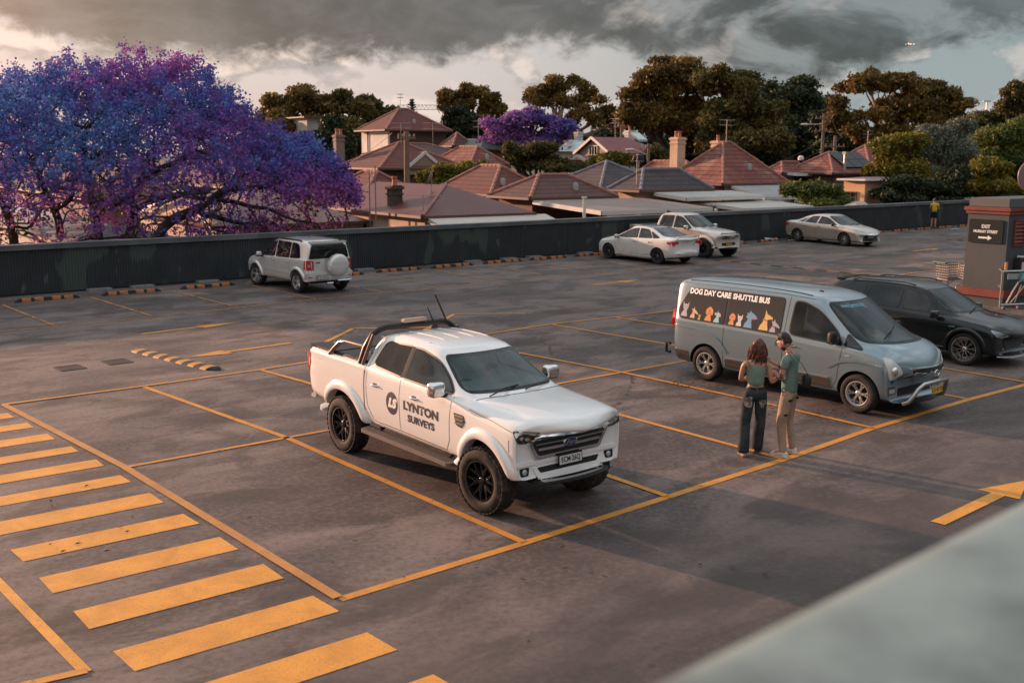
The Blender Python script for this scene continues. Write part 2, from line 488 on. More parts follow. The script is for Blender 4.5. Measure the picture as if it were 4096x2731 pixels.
YELB = marking_mat('brown_yellow_paint', (.50, .215, .05), .88, 2)
YELW = marking_mat('worn_yellow_paint', (.42, .185, .045), .70, 2)
YELT = marking_mat('thick_yellow_paint', (.70, .30, .042), .89, 3)
def strip(mb, pts, wd, z=.004):
 P = [gp(*p) for p in pts]
 for a, b in zip(P, P[1:]):
  d = (b-a).normalized(); n = Vector((-d.y, d.x, 0))*wd/2
  N = max(1, int((b-a).length/1.0))
  e = d*.0
  q = [a-n, b-n, b+n, a+n]
  mb.add([(p.x, p.y, z) for p in q], [(0, 1, 2, 3)])
lines = [
  ([(780, 1376), (1201.6, 1247.5), (1531, 1141.8), (1798, 1056), (2002.5, 984), (2226, 917), (2352, 884), (2520, 840)], .115, YEL, 0),
  ([(285.6, 1073.7), (658.6, 1005.5), (745, 990), (1290, 880), (1570, 830), (1780, 792)], .085, YEL, 1),
  ([(4, 930), (331.7, 887), (599.8, 849.3), (830, 812.5), (1114, 768.4), (1269.4, 744.8), (1414.6, 729), (1550, 714), (2098, 627), (2260, 613)], .085, YEL, 2),
  ([(9.5, 931), (285.6, 1073.7), (776, 1374)], .11, YELB, 3),
  ([(331.7, 889), (658.6, 1005.5), (1201.6, 1245)], .10, YEL, 1),
  ([(599.8, 850.5), (700, 878), (1393, 1092), (1531, 1140)], .10, YEL, 2),
  ([(830, 814), (1395, 945), (1798, 1054)], .10, YEL, 1),
  ([(1030, 783), (1208, 814), (1440, 858), (1710, 916), (2002.5, 983)], .095, YEL, 2),
  ([(1269.4, 745.5), (1535, 791), (2226, 917)], .09, YEL, 1),
  ([(1414.6, 729.5), (1550, 750), (2164, 846), (2420, 889)], .09, YEL, 2),
  ([(-30, 1312), (0, 1341.7), (197, 1544)], .10, YELT, 1),
  ([(200, 1541), (86, 1567), (20, 1582)], .10, YEL, 2),
  ([(720, 800), (811.5, 754.5), (920, 753), (985, 752)], .12, YEL, 1),
  ([(980, 757), (1043.8, 721.8), (1206, 720.8)], .12, YEL, 2),
  ([(0, 762), (128.5, 751.3), (350.7, 728.4), (544.3, 707.2), (723.6, 688.1), (878.1, 672.6), (1025, 660), (1151.5, 649.1), (1276.2, 638.1), (1390.7, 626.9), (1490, 618), (1620, 605), (1850, 582), (2061, 564.7), (2227, 542)], .085, YELW, 1),
]
wallrow = [((4.8, 700.5), (128.5, 750)), ((207.9, 683), (350.7, 727)), ((395.2, 669), (544.3, 706)), ((577.6, 656.4), (723.6, 687)), ((740, 645), (878, 671.6)), ((876.4, 634), (1025, 659)),
  ((999.4, 621), (1151.5, 648)), ((1119, 611), (1276, 637)), ((1225, 602), (1390.7, 626)), ((1334, 593), (1490, 617)), ((1450, 584), (1600, 606)), ((1690, 562), (1850, 581)), ((1890, 545), (2061, 564)), ((2020, 535), (2190, 547))]
for i, (pts, wd, m, zz) in enumerate(lines):
 mb = MB(); strip(mb, pts, wd, .004+.004*zz)
 mb.build('bay_line', m, deck)
for i, (a, b) in enumerate(wallrow):
 mb = MB(); strip(mb, [a, b], .085, .012); mb.build('bay_line', YELW, deck)
# pedestrian crossing stripes
S_ = lambda x, y: (x/1.7415, y/1.7415)
rt = [(30.4, 1651.6), (107.8, 1690.3), (187.9, 1734), (284.6, 1784.3), (384, 1836.8), (480.8, 1900), (599.7, 1970.7), (732.3, 2054.8), (878.8, 2147), (1052.9, 2254.8), (1251.9, 2382), (1468, 2528.4), (1733, 2696)]
rb = [(56.4, 1669.3), (135.4, 1709), (221, 1756), (315, 1805.8), (417.3, 1862.7), (525, 1927.6), (655, 2009.4), (798.7, 2093.4), (953.4, 2196.8), (1135.8, 2311.8), (1357.5, 2444.4), (1589.6, 2599), (1870, 2775)]
A = gp(*S_(1052.9, 2254.8)); B = gp(*S_(530*.5527, 1900+985*.5527)); dl = B-A
for a, b in zip(rt, rb):
 P, Q = gp(*S_(*a)), gp(*S_(*b))
 mb = MB().add([(*P.xy, .004), (*Q.xy, .004), (*(Q+dl).xy, .004), (*(P+dl).xy, .004)], [(0, 1, 2, 3)])
 mb.build('crossing_stripe', YELT, deck)
def arrow(tail, tip, L=None, ws=.14, wh=.42, hl=.36, m=YEL, z=.008):
 a, b = gp(*tail), gp(*tip); d = (b-a); Ln = d.length; d.normalize(); n = Vector((-d.y, d.x, 0))
 h = b - d*Ln*hl
 vs = [a-n*ws/2, h-n*ws/2, h-n*wh/2, b, h+n*wh/2, h+n*ws/2, a+n*ws/2]
 MB().add([(*p.xy, z) for p in vs], [(0, 1, 5, 6), (1, 2, 3), (1, 3, 5), (3, 4, 5)]).build('painted_arrow', m, deck)
arrow((324, 767.5), (554, 739.6), ws=.13, wh=.45, hl=.42)
arrow((668, 788), (424, 822), ws=.15, wh=.50, hl=.38)
arrow((1361.7, 655), (1467.6, 643), ws=.16, wh=.55, hl=.4)
arrow((2096.5, 577), (2156, 571), ws=.2, wh=.6, hl=.4)
arrow((2153.5, 1202), (2362, 1103), ws=.17, wh=.52, hl=.36, m=YELT)
# faded painted-out lines on the far side
for a, b in (((1700, 582), (1840, 571)), ((1560, 590), (1700, 577))):
 mb = MB(); strip(mb, [a, b], .09, .016); mb.build('bay_line', YELW, deck)
# dark skid marks
skm = marking_mat('tyre_mark', (.035, .031, .032), .60, 4)
for pts in ([(1418, 930), (1440, 905), (1452, 880), (1450, 862)], [(1223, 772), (1262, 796), (1268, 822)], [(1335, 985), (1400, 970), (1425, 940)]):
 P = [gp(*p) for p in pts]; mb = MB()
 Q = [P[0].lerp(P[1], .5)]
 strip(mb, pts, .06, .006); mb.build('tyre_mark', skm, deck)
# ------------------------------------------------------------------ dark boundary wall
def wallpaint():
 m = bpy.data.materials.new('dark_wall_paint'); m.use_nodes = True
 k = NT(m.node_tree); b = k.n['Principled BSDF']
 t = k.new('ShaderNodeTexCoord'); v = t.outputs['Object']
 base = k.mix(k.ramp(k.noise(v, 1.6, 6, .6), .3, .7), (.017, .022, .027), (.026, .033, .039))
 # patches of newer paint rolled over old marks: tall blotches with ragged feet
 p = k.noise(k.scale(v, .75, .75, .35), 1.0, 2, .4, .1)
 rag = k.noise(k.scale(v, 9, 9, .8), 2.0, 4, .7)
 pm = k.ramp(k.math('ADD', p, k.math('MULTIPLY', k.math('SUBTRACT', rag, .5), .10)), .60, .625)
 c = k.mix(k.math('MULTIPLY', pm, .8), base, (.055, .078, .070))
 p2 = k.ramp(k.math('ADD', k.noise(k.scale(v, 1.9, 1.9, .9), 1.3, 3, .6), k.math('MULTIPLY', k.math('SUBTRACT', rag, .5), .35)), .66, .70)
 c = k.mix(k.math('MULTIPLY', p2, .7), c, (.10, .108, .112))
 k.link(c, b.inputs['Base Color']); b.inputs['Roughness'].default_value = .55
 return m
WALLP = wallpaint()
WH_ = 1.47
def onwall(xpx, d):
 """deck point at photo column xpx, d metres in front of the wall"""
 k = ray(xpx, 500); k = k.x/k.y; B = WB0+WN*d
 t = (k*B.y-B.x)/(WD.x-k*WD.y); p = B+WD*t; return Vector((p.x, p.y, 0))
L0, L1 = -34.0, (WB1-WB0).length+40
wall = empty('boundary_wall', WB0, math.atan2(WD.y, WD.x))
tag(wall, 'long dark corrugated metal wall along the far side of the car park', 'wall')
sgn = 1 if Vector((-WD.y, WD.x, 0)).dot(WN) > 0 else -1       # local y of the car park side
mb = MB(); pitch = .085; n = int((L1-L0)/pitch); vs = []; fs = []
x = L0
prof = [(0, 0), (.30, 0), (.45, 1), (.80, 1), (.95, 0)]
cols = []
for i in range(n):
 gapx = (i % 30 == 0)
 for u, h in prof: cols.append((L0+(i+u)*pitch, sgn*(.02+.022*h) if not gapx else sgn*.005))
for cx_, cy_ in cols:
 vs.append((cx_, cy_, .06)); vs.append((cx_, cy_, WH_-.10))
fs = [(2*i, 2*i+2, 2*i+3, 2*i+1) for i in range(len(cols)-1)]
mb.add(vs, fs)
me = bpy.data.meshes.new('sheet'); me.from_pydata(mb.v, [], mb.f); me.update()
link('corrugated_sheet', me, WALLP, wall)
MB().box(((L0+L1)/2, -sgn*.10, WH_/2-.03), (L1-L0, .20, WH_-.07)).build('wall_core', mat('core_dark', (.03, .035, .04), .8), wall)
cap = MB()
cap.box(((L0+L1)/2, -sgn*.06, WH_+.008), (L1-L0, .40, .035)).box(((L0+L1)/2, sgn*.125, WH_-.065), (L1-L0, .02, .13))
cap.build('cap_flashing', mat('cap_paint', (.065, .075, .085), .5, var=(.9, (.12, .125, .135), .35, .7)), wall)
for xb, yb in ((250, 671), (352, 664), (640, 634), (790, 623), (835, 618), (1090, 600), (1175, 594), (1230, 589), (505, 652), (1345, 580), (1700, 554), (1860, 541), (1985, 531)):
 p = gp(xb, yb+3); l = (p-WB0).dot(WD)
 MB().prism(arcpoly([(l-.35, 0, .02), (l+.35, 0, .02), (l+.35, sgn*.34, .04), (l-.35, sgn*.34, .04)]), .0, .07).build('concrete_pad', mat('pad_concrete', (.22, .21, .21), .85, var=(6, (.14, .13, .13), .4, .7)), wall)
# ------------------------------------------------------------------ wheel stops
stop_y = mat('stop_yellow', (.40, .125, .02), .5, var=(14, (.14, .05, .02), .42, .70))
stops = [((41.3, 696.7), (176, 682)), ((239.6, 680.8), (363.4, 668.1)), ((420.5, 665.6), (533.2, 653.9)), ((740, 639), (828.6, 630)), ((872.3, 627.5), (959.1, 618)), ((997.7, 618), (1078.7, 607.7)),
  ((1117.3, 608), (1190.8, 598.5)), ((1222.6, 600.2), (1293.3, 590)), ((1322.4, 591.7), (1390, 582.4)), ((1655, 565), (1712.7, 559)), ((1734.3, 556.3), (1790, 551.5)), ((1814, 551), (1850, 548)),
  ((1990, 537), (2018, 533.5)), ((2040.6, 532), (2070, 528)), ((2086, 527.5), (2119, 523.8)), ((2131.7, 523.8), (2167, 519.8)), ((2181.4, 520), (2212, 516.6))]
stop_lab = ['leftmost rubber wheel stop with four orange blocks, below the jacaranda', 'second rubber wheel stop from the left along the dark wall', 'rubber wheel stop just left of the silver four-wheel drive',
  'rubber wheel stop hidden behind the silver four-wheel drive, only its end showing', 'first full rubber wheel stop right of the silver four-wheel drive', 'second full rubber wheel stop right of the silver four-wheel drive',
  'third full rubber wheel stop right of the silver four-wheel drive', 'fourth full rubber wheel stop right of the silver four-wheel drive', 'rubber wheel stop at the nose of the white sedan',
  'rubber wheel stop end showing just right of the gold pickup', 'wheel stop alone between the gold pickup and the champagne sedan, litter beside it', 'rubber wheel stop at the tail of the champagne sedan',
  'rubber wheel stop just right of the champagne sedan bonnet', 'far wheel stop second to the right of the champagne sedan', 'far wheel stop left of the worker in yellow', 'far wheel stop behind the worker in yellow at his feet', 'farthest wheel stop nearest the ticket pillar']
def make_stop():
 r = empty('wheel_stop', (0, 0, 0))
 L = .86
 prof_ = [(-.075, 0), (-.05, .085), (-.02, .10), (.02, .10), (.05, .085), (.075, 0)]
 q = MB(); vs = []
 for xx, s_ in ((-L, .35), (-L+.10, 1), (L-.10, 1), (L, .35)):
  for y, z in prof_: vs.append((xx, y, z*s_))
 n = len(prof_); fs = [(i*n+j, i*n+j+1, (i+1)*n+j+1, (i+1)*n+j) for i in range(3) for j in range(n-1)] + [tuple(range(n)), tuple(reversed(range(3*n, 4*n)))]
 q.add(vs, fs).build('rubber_body', RUBBER, r)
 for xx in (-.58, -.25, .22, .55):
  w_ = .12
  f = MB().add([(xx-w_, -.0785, .008), (xx+w_, -.0785, .008), (xx+w_, -.054, .089), (xx-w_, -.054, .089), (xx-w_, -.021, .104), (xx+w_, -.021, .104), (xx+w_, .021, .104), (xx-w_, .021, .104)],
  [(0, 1, 2, 3), (3, 2, 5, 4), (4, 5, 6, 7)])
  f.build('reflector_block', stop_y, r)
 return r
proto = make_stop()
for i, (a, b) in enumerate(stops):
 A, B = gp(*a), gp(*b)
 o = proto if i == 0 else copy_tree(proto)
 o.location = (A+B)/2; d = (B-A); q_ = (o.location-WB0).dot(WN)
 if q_ < .75: o.location += WN*(.75-q_)
 ang = math.atan2(WD.y, WD.x)
 o.rotation_euler = (0, 0, ang); s_ = max(.8, min(1.1, d.length/1.72))
 o.scale = (s_ if i in (0, 1, 2, 4, 5, 6, 7) else 1, 1, 1)
 tag(o, stop_lab[i], 'wheel stop', 'rubber wheel stops along the dark wall')
# ------------------------------------------------------------------ speed humps
def hump(a, b, label, wd=.30, nseg=13, h=.055, dull=False):
 A, B = gp(*a), gp(*b); d = B-A; L = d.length
 r = empty('speed_hump', (A+B)/2, math.atan2(d.y, d.x)); tag(r, label, 'speed hump', 'black and yellow speed humps')
 base = MB(); yl = MB()
 prof_ = [(math.cos(math.pi*k/8)*-wd/2, math.sin(math.pi*k/8)*h) for k in range(9)]
 def seg(mb, x0, x1, up=0, s0=1, s1=1):
  n = len(prof_)
  vs = [(x0, y*s0, z*s0+up) for y, z in prof_]+[(x1, y*s1, z*s1+up) for y, z in prof_]
  mb.add(vs, [(j, j+1, n+j+1, n+j) for j in range(n-1)]+[tuple(range(n)), tuple(reversed(range(n, 2*n)))])
 sl = L/nseg
 seg(base, -L/2, -L/2+sl*.9, 0, .3, 1); seg(base, L/2-sl*.9, L/2, 0, 1, .3)
 seg(base, -L/2+sl*.9, L/2-sl*.9)
 base.build('rubber_body', RUBBER, r, sm=40)
 for i in range(1, nseg, 2):
  q = MB(); x0 = -L/2+i*sl
  if i < nseg-1+1: seg(q, x0, min(x0+sl, L/2-sl*.9 if i == nseg-1 else x0+sl), .003)
  q.build('yellow_segment', mat('dull_yellow', (.24, .11, .035), .7, var=(9, (.10, .06, .03), .4, .7)) if dull else mat('hump_yellow', (.50, .24, .05), .6, var=(9, (.26, .14, .05), .45, .75)), r, sm=40)
hump((306.3, 803.4), (503, 851), 'short black and yellow rubber speed hump across the near lane', .34, 15, .05)
hump((1634.8, 597), (2014, 633.5), 'long faded speed hump crossing the lane behind the minibus', .28, 15, .02, True)
hump((2172, 551), (2330, 558), 'far black and yellow speed hump running behind the ticket pillar', .28, 11, .035, True)
# drains
for i, (x, y, lab) in enumerate(((160, 845, 'dark square drain grate in the lane, the left one of two'), (268.5, 831, 'dark square drain grate in the lane, nearer the speed hump'))):
 c = gp(x, y); r = empty('drain_grate', c, R(90-48.8)); tag(r, lab, 'drain', 'drain grates in the lane')
 f = MB()
 for sx in (-1, 1): f.box((sx*.235, 0, .006), (.03, .50, .010)); f.box((0, sx*.235, .0065), (.44, .03, .010))
 f.build('frame', mat('iron_frame', (.04, .036, .036), .6), r)
 MB().box((0, 0, .004), (.44, .44, .004)).build('pit', mat('pit_black', (.006, .006, .007), .8), r)
 g_ = MB()
 for k_ in range(9): g_.box((-.19+k_*.047, 0, .0085), (.018, .44, .006))
 g_.build('bars', mat('iron_bars', (.03, .028, .028), .5, .5), r)
# fallen leaves by the bay line and scraps of litter
random.seed(4)
lv = MB()
for (x0, y0, x1, y1, n_) in ((1525, 878, 1660, 893, 60), (1840, 942, 1960, 958, 26), (1740, 930, 1830, 955, 14), (700, 1210, 1300, 1350, 10), (1200, 1300, 2000, 1500, 10), (100, 1100, 700, 1300, 12), (1250, 900, 1700, 1100, 16)):
 for _ in range(n_):
  p = gp(random.uniform(x0, x1), random.uniform(y0, y1)); a = random.random()*6.28; s_ = random.uniform(.018, .045)
  c_, sn = math.cos(a)*s_, math.sin(a)*s_
  lv.add([(p.x+c_, p.y+sn, .022), (p.x-sn*.4, p.y+c_*.4, .030), (p.x-c_, p.y-sn, .022), (p.x+sn*.4, p.y-c_*.4, .024)], [(0, 1, 2, 3)])
lv.build('fallen_leaves', mat('dead_leaf', (.045, .025, .016), .8), kind='stuff', label='dark dead leaves scattered beside the bay lines', cat='leaves')
def scrap(x, y, s, m, lab, rz=0):
 p = gp(x, y)
 vs = []; random.seed(int(x))
 for i in range(4):
  for j in range(4): vs.append(((i-1.5)*s*.4+random.uniform(-.1, .1)*s, (j-1.5)*s*.25+random.uniform(-.1, .1)*s, random.uniform(.01, .10)*s*2+.006))
 MB().add(vs, [(i*4+j, i*4+j+1, (i+1)*4+j+1, (i+1)*4+j) for i in range(3) for j in range(3)]).build('litter', m, loc=None, label=lab, cat='litter').location = (p.x, p.y, 0)
scrap(1772, 551, .55, mat('paper_blue', (.45, .52, .56), .8), 'pale blue crumpled paper beside the lone wheel stop')
scrap(1818, 553, .28, mat('paper_white', (.6, .6, .6), .8), 'small white paper scrap near the champagne sedan tail')
scrap(2193, 528, .3, mat('paper_white', (.6, .6, .6), .8), 'tiny white scrap near the far speed hump')
scrap(206, 926, .035, mat('paper_white', (.6, .6, .6), .8), 'tiny white scrap by the upper left bay corner')
scrap(291, 1014, .05, mat('paper_white', (.6, .6, .6), .8), 'tiny pale flake in the empty left bay') if False else None
# ------------------------------------------------------------------ building parapet the picture is taken over
z0 = CAM_H-.40
e0, e1 = gp(1250, 1568, z0), gp(2352, 1076, z0)
ed = (e1-e0).normalized(); en = Vector((ed.y, -ed.x, 0))
if en.dot(Vector((0, -1, 0))) < 0: en = -en
par = MB()
a, b = e0-ed*1.6, e1+ed*3.0
pr = [(0, -z0+.0), (0, -.085), (.006, -.055), (.022, -.030), (.045, -.012), (.08, 0), (.75, 0), (.75, -z0)]
vs = [];
for p in (a, b):
 for o_, z_ in pr: q = p+en*o_; vs.append((q.x, q.y, z0+z_))
n = len(pr); par.add(vs, [(j, j+1, n+j+1, n+j) for j in range(n-1)]+[(n-1, 0, n, 2*n-1), tuple(range(n)), tuple(reversed(range(n, 2*n)))])
par.build('building_parapet', mat('pale_parapet_paint', (.17, .235, .245), .5, var=(1.5, (.055, .078, .083), .40, .62)), sm=50, label='blurred pale blue-grey parapet in the lower right corner, close to the camera', cat='wall')
# ================================================================== vehicles
class Body:
 """a vehicle shell: cross sections lofted, subdivided, wheel wells cut out; other parts are laid onto it"""
 def __init__(s, stations, arches, zc, ytrack, lvl=2, crease=(), cabin=None, holes=()):
  # stations: list of (x, [(y, z)...]); half sections from bottom centre to top centre
  bm = bmesh.new(); M = len(stations[0][1]); rows = []
  cl = bm.edges.layers.float.new('crease_edge')
  for x, prof in stations:
   Rt = [bm.verts.new((x if len(p) < 3 else x + p[2], -p[0], p[1])) for p in prof]
   Lt = [Rt[i] if prof[i][0] == 0 else bm.verts.new((x if len(prof[i]) < 3 else x + prof[i][2], prof[i][0], prof[i][1])) for i in range(M)]
   rows.append((Rt, Lt))
  for a, b in zip(rows, rows[1:]):
   for sd_ in (0, 1):
    for i in range(M-1):
     q = (a[sd_][i], b[sd_][i], b[sd_][i+1], a[sd_][i+1])
     bm.faces.new(q if sd_ else q[::-1])
  for (Rt, Lt) in (rows[0], rows[-1]):
   for i in range(M-1):
    vs = []
    for v in (Rt[i], Lt[i], Lt[i+1], Rt[i+1]):
     if v not in vs: vs.append(v)
    if len(vs) > 2: bm.faces.new(vs)
  bmesh.ops.recalc_face_normals(bm, faces=bm.faces)
  for si, pi, val in crease:        # crease along the length at profile index pi, or across at station si
   for sd_ in (0, 1):
    if pi is not None:
     for k in range(len(rows)-1):
      if si is None or (si[0] <= k < si[1]):
       e = bm.edges.get((rows[k][sd_][pi], rows[k+1][sd_][pi]))
       if e: e[cl] = val
    else:
     for i in range(M-1):
      e = bm.edges.get((rows[si][sd_][i], rows[si][sd_][i+1]))
      if e: e[cl] = val
  me = bpy.data.meshes.new('shell'); bm.to_mesh(me); bm.free()
  me = evaluated(me, [('SUBSURF', dict(levels=lvl, render_levels=lvl))])
  s.solid = me
  # cut the wheel wells
  cut = MB()
  for ax, ar in arches:
   for sg in (-1, 1):
    ylo, yhi = sg*(ytrack-.16), sg*1.3
    prof = [(0.001, ylo), (ar, ylo), (ar, yhi), (.001, yhi)]
    cut.lathe(prof, 48, 'Y', (ax, 0, zc))
    cut.box((ax, (ylo+yhi)/2, zc-.5), (ar*2-.002, abs(yhi-ylo)-.004, 1.0))
  c = bpy.data.objects.new('cut', cut.mesh('cut')); COL.objects.link(c)
  s.arches = arches; s.zc = zc
  me2 = evaluated(me, [('BOOLEAN', dict(object=c, operation='DIFFERENCE', solver='EXACT', use_self=True))])
  bpy.data.objects.remove(c)
  if len(me2.polygons) < 50: me2 = me
  if cabin:
   # hollow the cabin and open its windows
   x0, x1, z0_, z1_ = cabin
   inn = evaluated(me.copy(), [('DISPLACE', dict(strength=-.055, mid_level=0))])
   bxm = MB().box(((x0+x1)/2, 0, (z0_+z1_)/2), (x1-x0, 3, z1_-z0_)).mesh('b')
   ob = bpy.data.objects.new('b', bxm); COL.objects.link(ob)
   inn = evaluated(inn, [('BOOLEAN', dict(object=ob, operation='INTERSECT', solver='EXACT'))]); bpy.data.objects.remove(ob)
   oi = bpy.data.objects.new('i', inn); COL.objects.link(oi)
   me3 = evaluated(me2, [('BOOLEAN', dict(object=oi, operation='DIFFERENCE', solver='EXACT'))]); bpy.data.objects.remove(oi)
   hb = MB()
   for view, poly in holes:
    P_ = outset(poly, -.008)
    if view == 'S':
     for sg in (-1, 1):
      M_ = Matrix(((1, 0, 0, 0), (0, 0, sg, 0), (0, 1, 0, 0), (0, 0, 0, 1))); hb.prism(P_, .42, 1.3, M=M_)
    else:
     xa, xb = ((x0+x1)/2, 3.2) if view == 'F' else (-3.2, (x0+x1)/2-.2)
     hb.prism(P_, xa, xb, M=Matrix(((0, 0, 1, 0), (1, 0, 0, 0), (0, 1, 0, 0), (0, 0, 0, 1))))
   oh = bpy.data.objects.new('h', hb.mesh('h')); COL.objects.link(oh)
   me4 = evaluated(me3, [('BOOLEAN', dict(object=oh, operation='DIFFERENCE', solver='EXACT', use_self=True))]); bpy.data.objects.remove(oh)
   if len(me4.polygons) > len(me2.polygons)*.5: me2 = me4
   s.inner = BVHTree.FromPolygons([v.co for v in inn.vertices], [tuple(p.vertices) for p in inn.polygons])
  s.mesh = me2
  mi = np.zeros(len(me2.polygons), np.int32)
  for p in me2.polygons:
   for ax, ar in arches:
    d = math.hypot(p.center.x-ax, p.center.z-zc)
    nr = p.normal
    if d < ar+.01 and p.center.z > zc-.6 and (abs(nr.y) > .9 and abs(abs(p.center.y)-(ytrack-.16)) < .03 or
  (abs(nr.y) < .2 and abs(d-ar) < .012 and abs(p.center.y) > ytrack-.17) or
  (abs(p.center.x-ax) > ar-.02 and abs(nr.x) > .9 and p.center.z < zc and abs(p.center.y) > ytrack-.17)): mi[p.index] = 1
   if p.normal.z < -.8 and p.center.z < zc+.1: mi[p.index] = 1
   if cabin and mi[p.index] == 0:
    q_ = s.inner.find_nearest(p.center, .004)
    if q_[0] is not None: mi[p.index] = 1
  me2.polygons.foreach_set('material_index', mi)
  smooth(me2, 32)
  bm = bmesh.new(); bm.from_mesh(me); s.bvh = BVHTree.FromBMesh(bm); bm.free()
 def hit(s, a, b, view):
  if view == 'R': o, d = Vector((a, -4, b)), Vector((0, 1, 0))
  elif view == 'L': o, d = Vector((a, 4, b)), Vector((0, -1, 0))
  elif view == 'F': o, d = Vector((6, a, b)), Vector((-1, 0, 0))
  elif view == 'B': o, d = Vector((-6, a, b)), Vector((1, 0, 0))
  else: o, d = Vector((a, b, 5)), Vector((0, 0, -1))
  h = s.bvh.ray_cast(o, d)
  return (h[0], h[1]) if h[0] is not None else (None, None)
 def lay(s, poly, view, off=.003, depth=.012, step=.07, hole=None):
  """a panel with the outline poly lying on the shell"""
  vs2 = [Vector(p[:2]) for p in poly]
  # densify the outline
  ring = []
  for i, p in enumerate(vs2):
   q = vs2[(i+1) % len(vs2)]; n = max(1, int((q-p).length/step))
   for k in range(n): ring.append(p + (q-p)*k/n)
  xs = [p.x for p in ring]; ys = [p.y for p in ring]
  inner = []
  x = min(xs)+step/2
  while x < max(xs):
   y = min(ys)+step/2
   while y < max(ys):
    P = Vector((x, y))
    if inside(P, ring) and min((P-r).length for r in ring) > step*.4: inner.append(P)
    y += step
   x += step
  nr = len(ring); edl = [(i, (i+1) % nr) for i in range(nr)]
  if hole is not None:
   hr = []
   for i, p in enumerate(hole):
    a_, b_ = Vector(p[:2]), Vector(hole[(i+1) % len(hole)][:2]); n = max(1, int((b_-a_).length/step))
    for k in range(n): hr.append(a_+(b_-a_)*k/n)
   b0 = nr+len(inner); edl += [(b0+i, b0+(i+1) % len(hr)) for i in range(len(hr))]; inner = inner+hr
  co, ed, fa, *_ = geometry.delaunay_2d_cdt(ring+inner, edl, [], 1, 1e-5)
  P3 = []; last = None
  res = [s.hit(c.x, c.y, view) for c in co]
  good = [r for r in res if r[0] is not None]
  if not good: return MB()
  for c, (h, n) in zip(co, res):
   if h is None:       # ran past the edge: nearest point of the shell
    best = min(((c-co[j]).length, j) for j in range(len(co)) if res[j][0] is not None)[1]
    h0, n = res[best]
    h = h0.copy()
    if view in 'RL': h.x, h.z = c.x, c.y
    elif view in 'FB': h.y, h.z = c.x, c.y
    else: h.x, h.y = c.x, c.y
   P3.append((h, n))
  if hole is not None:
   hp = [Vector(p[:2]) for p in hole]
   fa = [f for f in fa if not inside(sum((co[i] for i in f), Vector((0, 0)))/len(f), hp)]
  up = [h+n*off for h, n in P3]; dn = [h-n*depth for h, n in P3]
  N = len(up); faces = []
  edge_use = {}
  for f in fa:
   faces.append(tuple(f))
   for i in range(len(f)):
    e = (f[i], f[(i+1) % len(f)]); edge_use[e] = 1
  bd = [e for e in edge_use if (e[1], e[0]) not in edge_use]
  faces += [(a, N+a, N+b, b) for a, b in bd]
  return MB().add(up+dn, faces)
 def ribbon(s, pts, view, wd=.008, off=.0015, closed=False, step=.05):
  """a thin dark shut line"""
  P = [Vector(p[:2]) for p in pts]
  if closed: P.append(P[0])
  q = [P[0]]
  for a, b in zip(P, P[1:]):
   n = max(1, int((b-a).length/step))
   for k in range(1, n+1): q.append(a+(b-a)*k/n)
  L = [];
  for i, p in enumerate(q):
   d = (q[min(i+1, len(q)-1)]-q[max(i-1, 0)])
   if d.length < 1e-6: continue
   d.normalize(); nrm = Vector((-d.y, d.x))
   a = s.hit(*(p+nrm*wd/2), view); b = s.hit(*(p-nrm*wd/2), view)
   if a[0] is None or b[0] is None: L.append(None); continue
   L.append((a[0]+a[1]*off, b[0]+b[1]*off))
  m = MB()
  for a, b in zip(L, L[1:]):
   if a and b and (a[0]-b[0]).length < .25: m.add([a[0], a[1], b[1], b[0]], [(0, 1, 2, 3)])
  return m
 def decal(s, me, M, view, off=.004, sub=0):
  """map a flat mesh through 2d matrix M onto the shell"""
  bm = bmesh.new(); bm.from_mesh(me)
  bmesh.ops.transform(bm, matrix=M, verts=bm.verts)
  bmesh.ops.triangulate(bm, faces=bm.faces)
  if sub:
   es = [e for e in bm.edges if e.calc_length() > sub]
   if es: bmesh.ops.subdivide_edges(bm, edges=es, cuts=1); bmesh.ops.triangulate(bm, faces=bm.faces)
  for v in bm.verts:
   h, n = s.hit(v.co.x, v.co.y, view)
   if h is not None: v.co = h+n*off
  out = bpy.data.meshes.new('decal'); bm.to_mesh(out); bm.free()
  return out
def inside(p, poly):
 c = False; n = len(poly); j = n-1
 for i in range(n):
  a, b = poly[i], poly[j]
  if (a.y > p.y) != (b.y > p.y) and p.x < (b.x-a.x)*(p.y-a.y)/(b.y-a.y)+a.x: c = not c
  j = i
 return c
def sec(zb, w, zw, wb, zs, wt, zr, zt, tuck=.10, bow=0.0, drop=.0, xk=0.0):
 """half section; w widest at zw, belt wb at zs, top edge wt at zr, centre zt"""
 s_ = [(0, zb), (w*.55, zb), (w-tuck, zb+.0), (w-.018, zb+.07), (w, zw), (w-.006, zw+(zs-zw)*.55), (wb, zs),
  (wb+(wt-wb)*.12-.012, zs+(zr-zs)*.10+.006), (wb+(wt-wb)*.55+bow, zs+(zr-zs)*.55), (wt, zr), (wt-.09, zr+(zt-zr)*.62), (wt*.45, zt-.004), (0, zt)]
 if xk: s_ = [(p[0], p[1], -xk*(p[0]/max(w, .01))**2) for p in s_]
 return s_
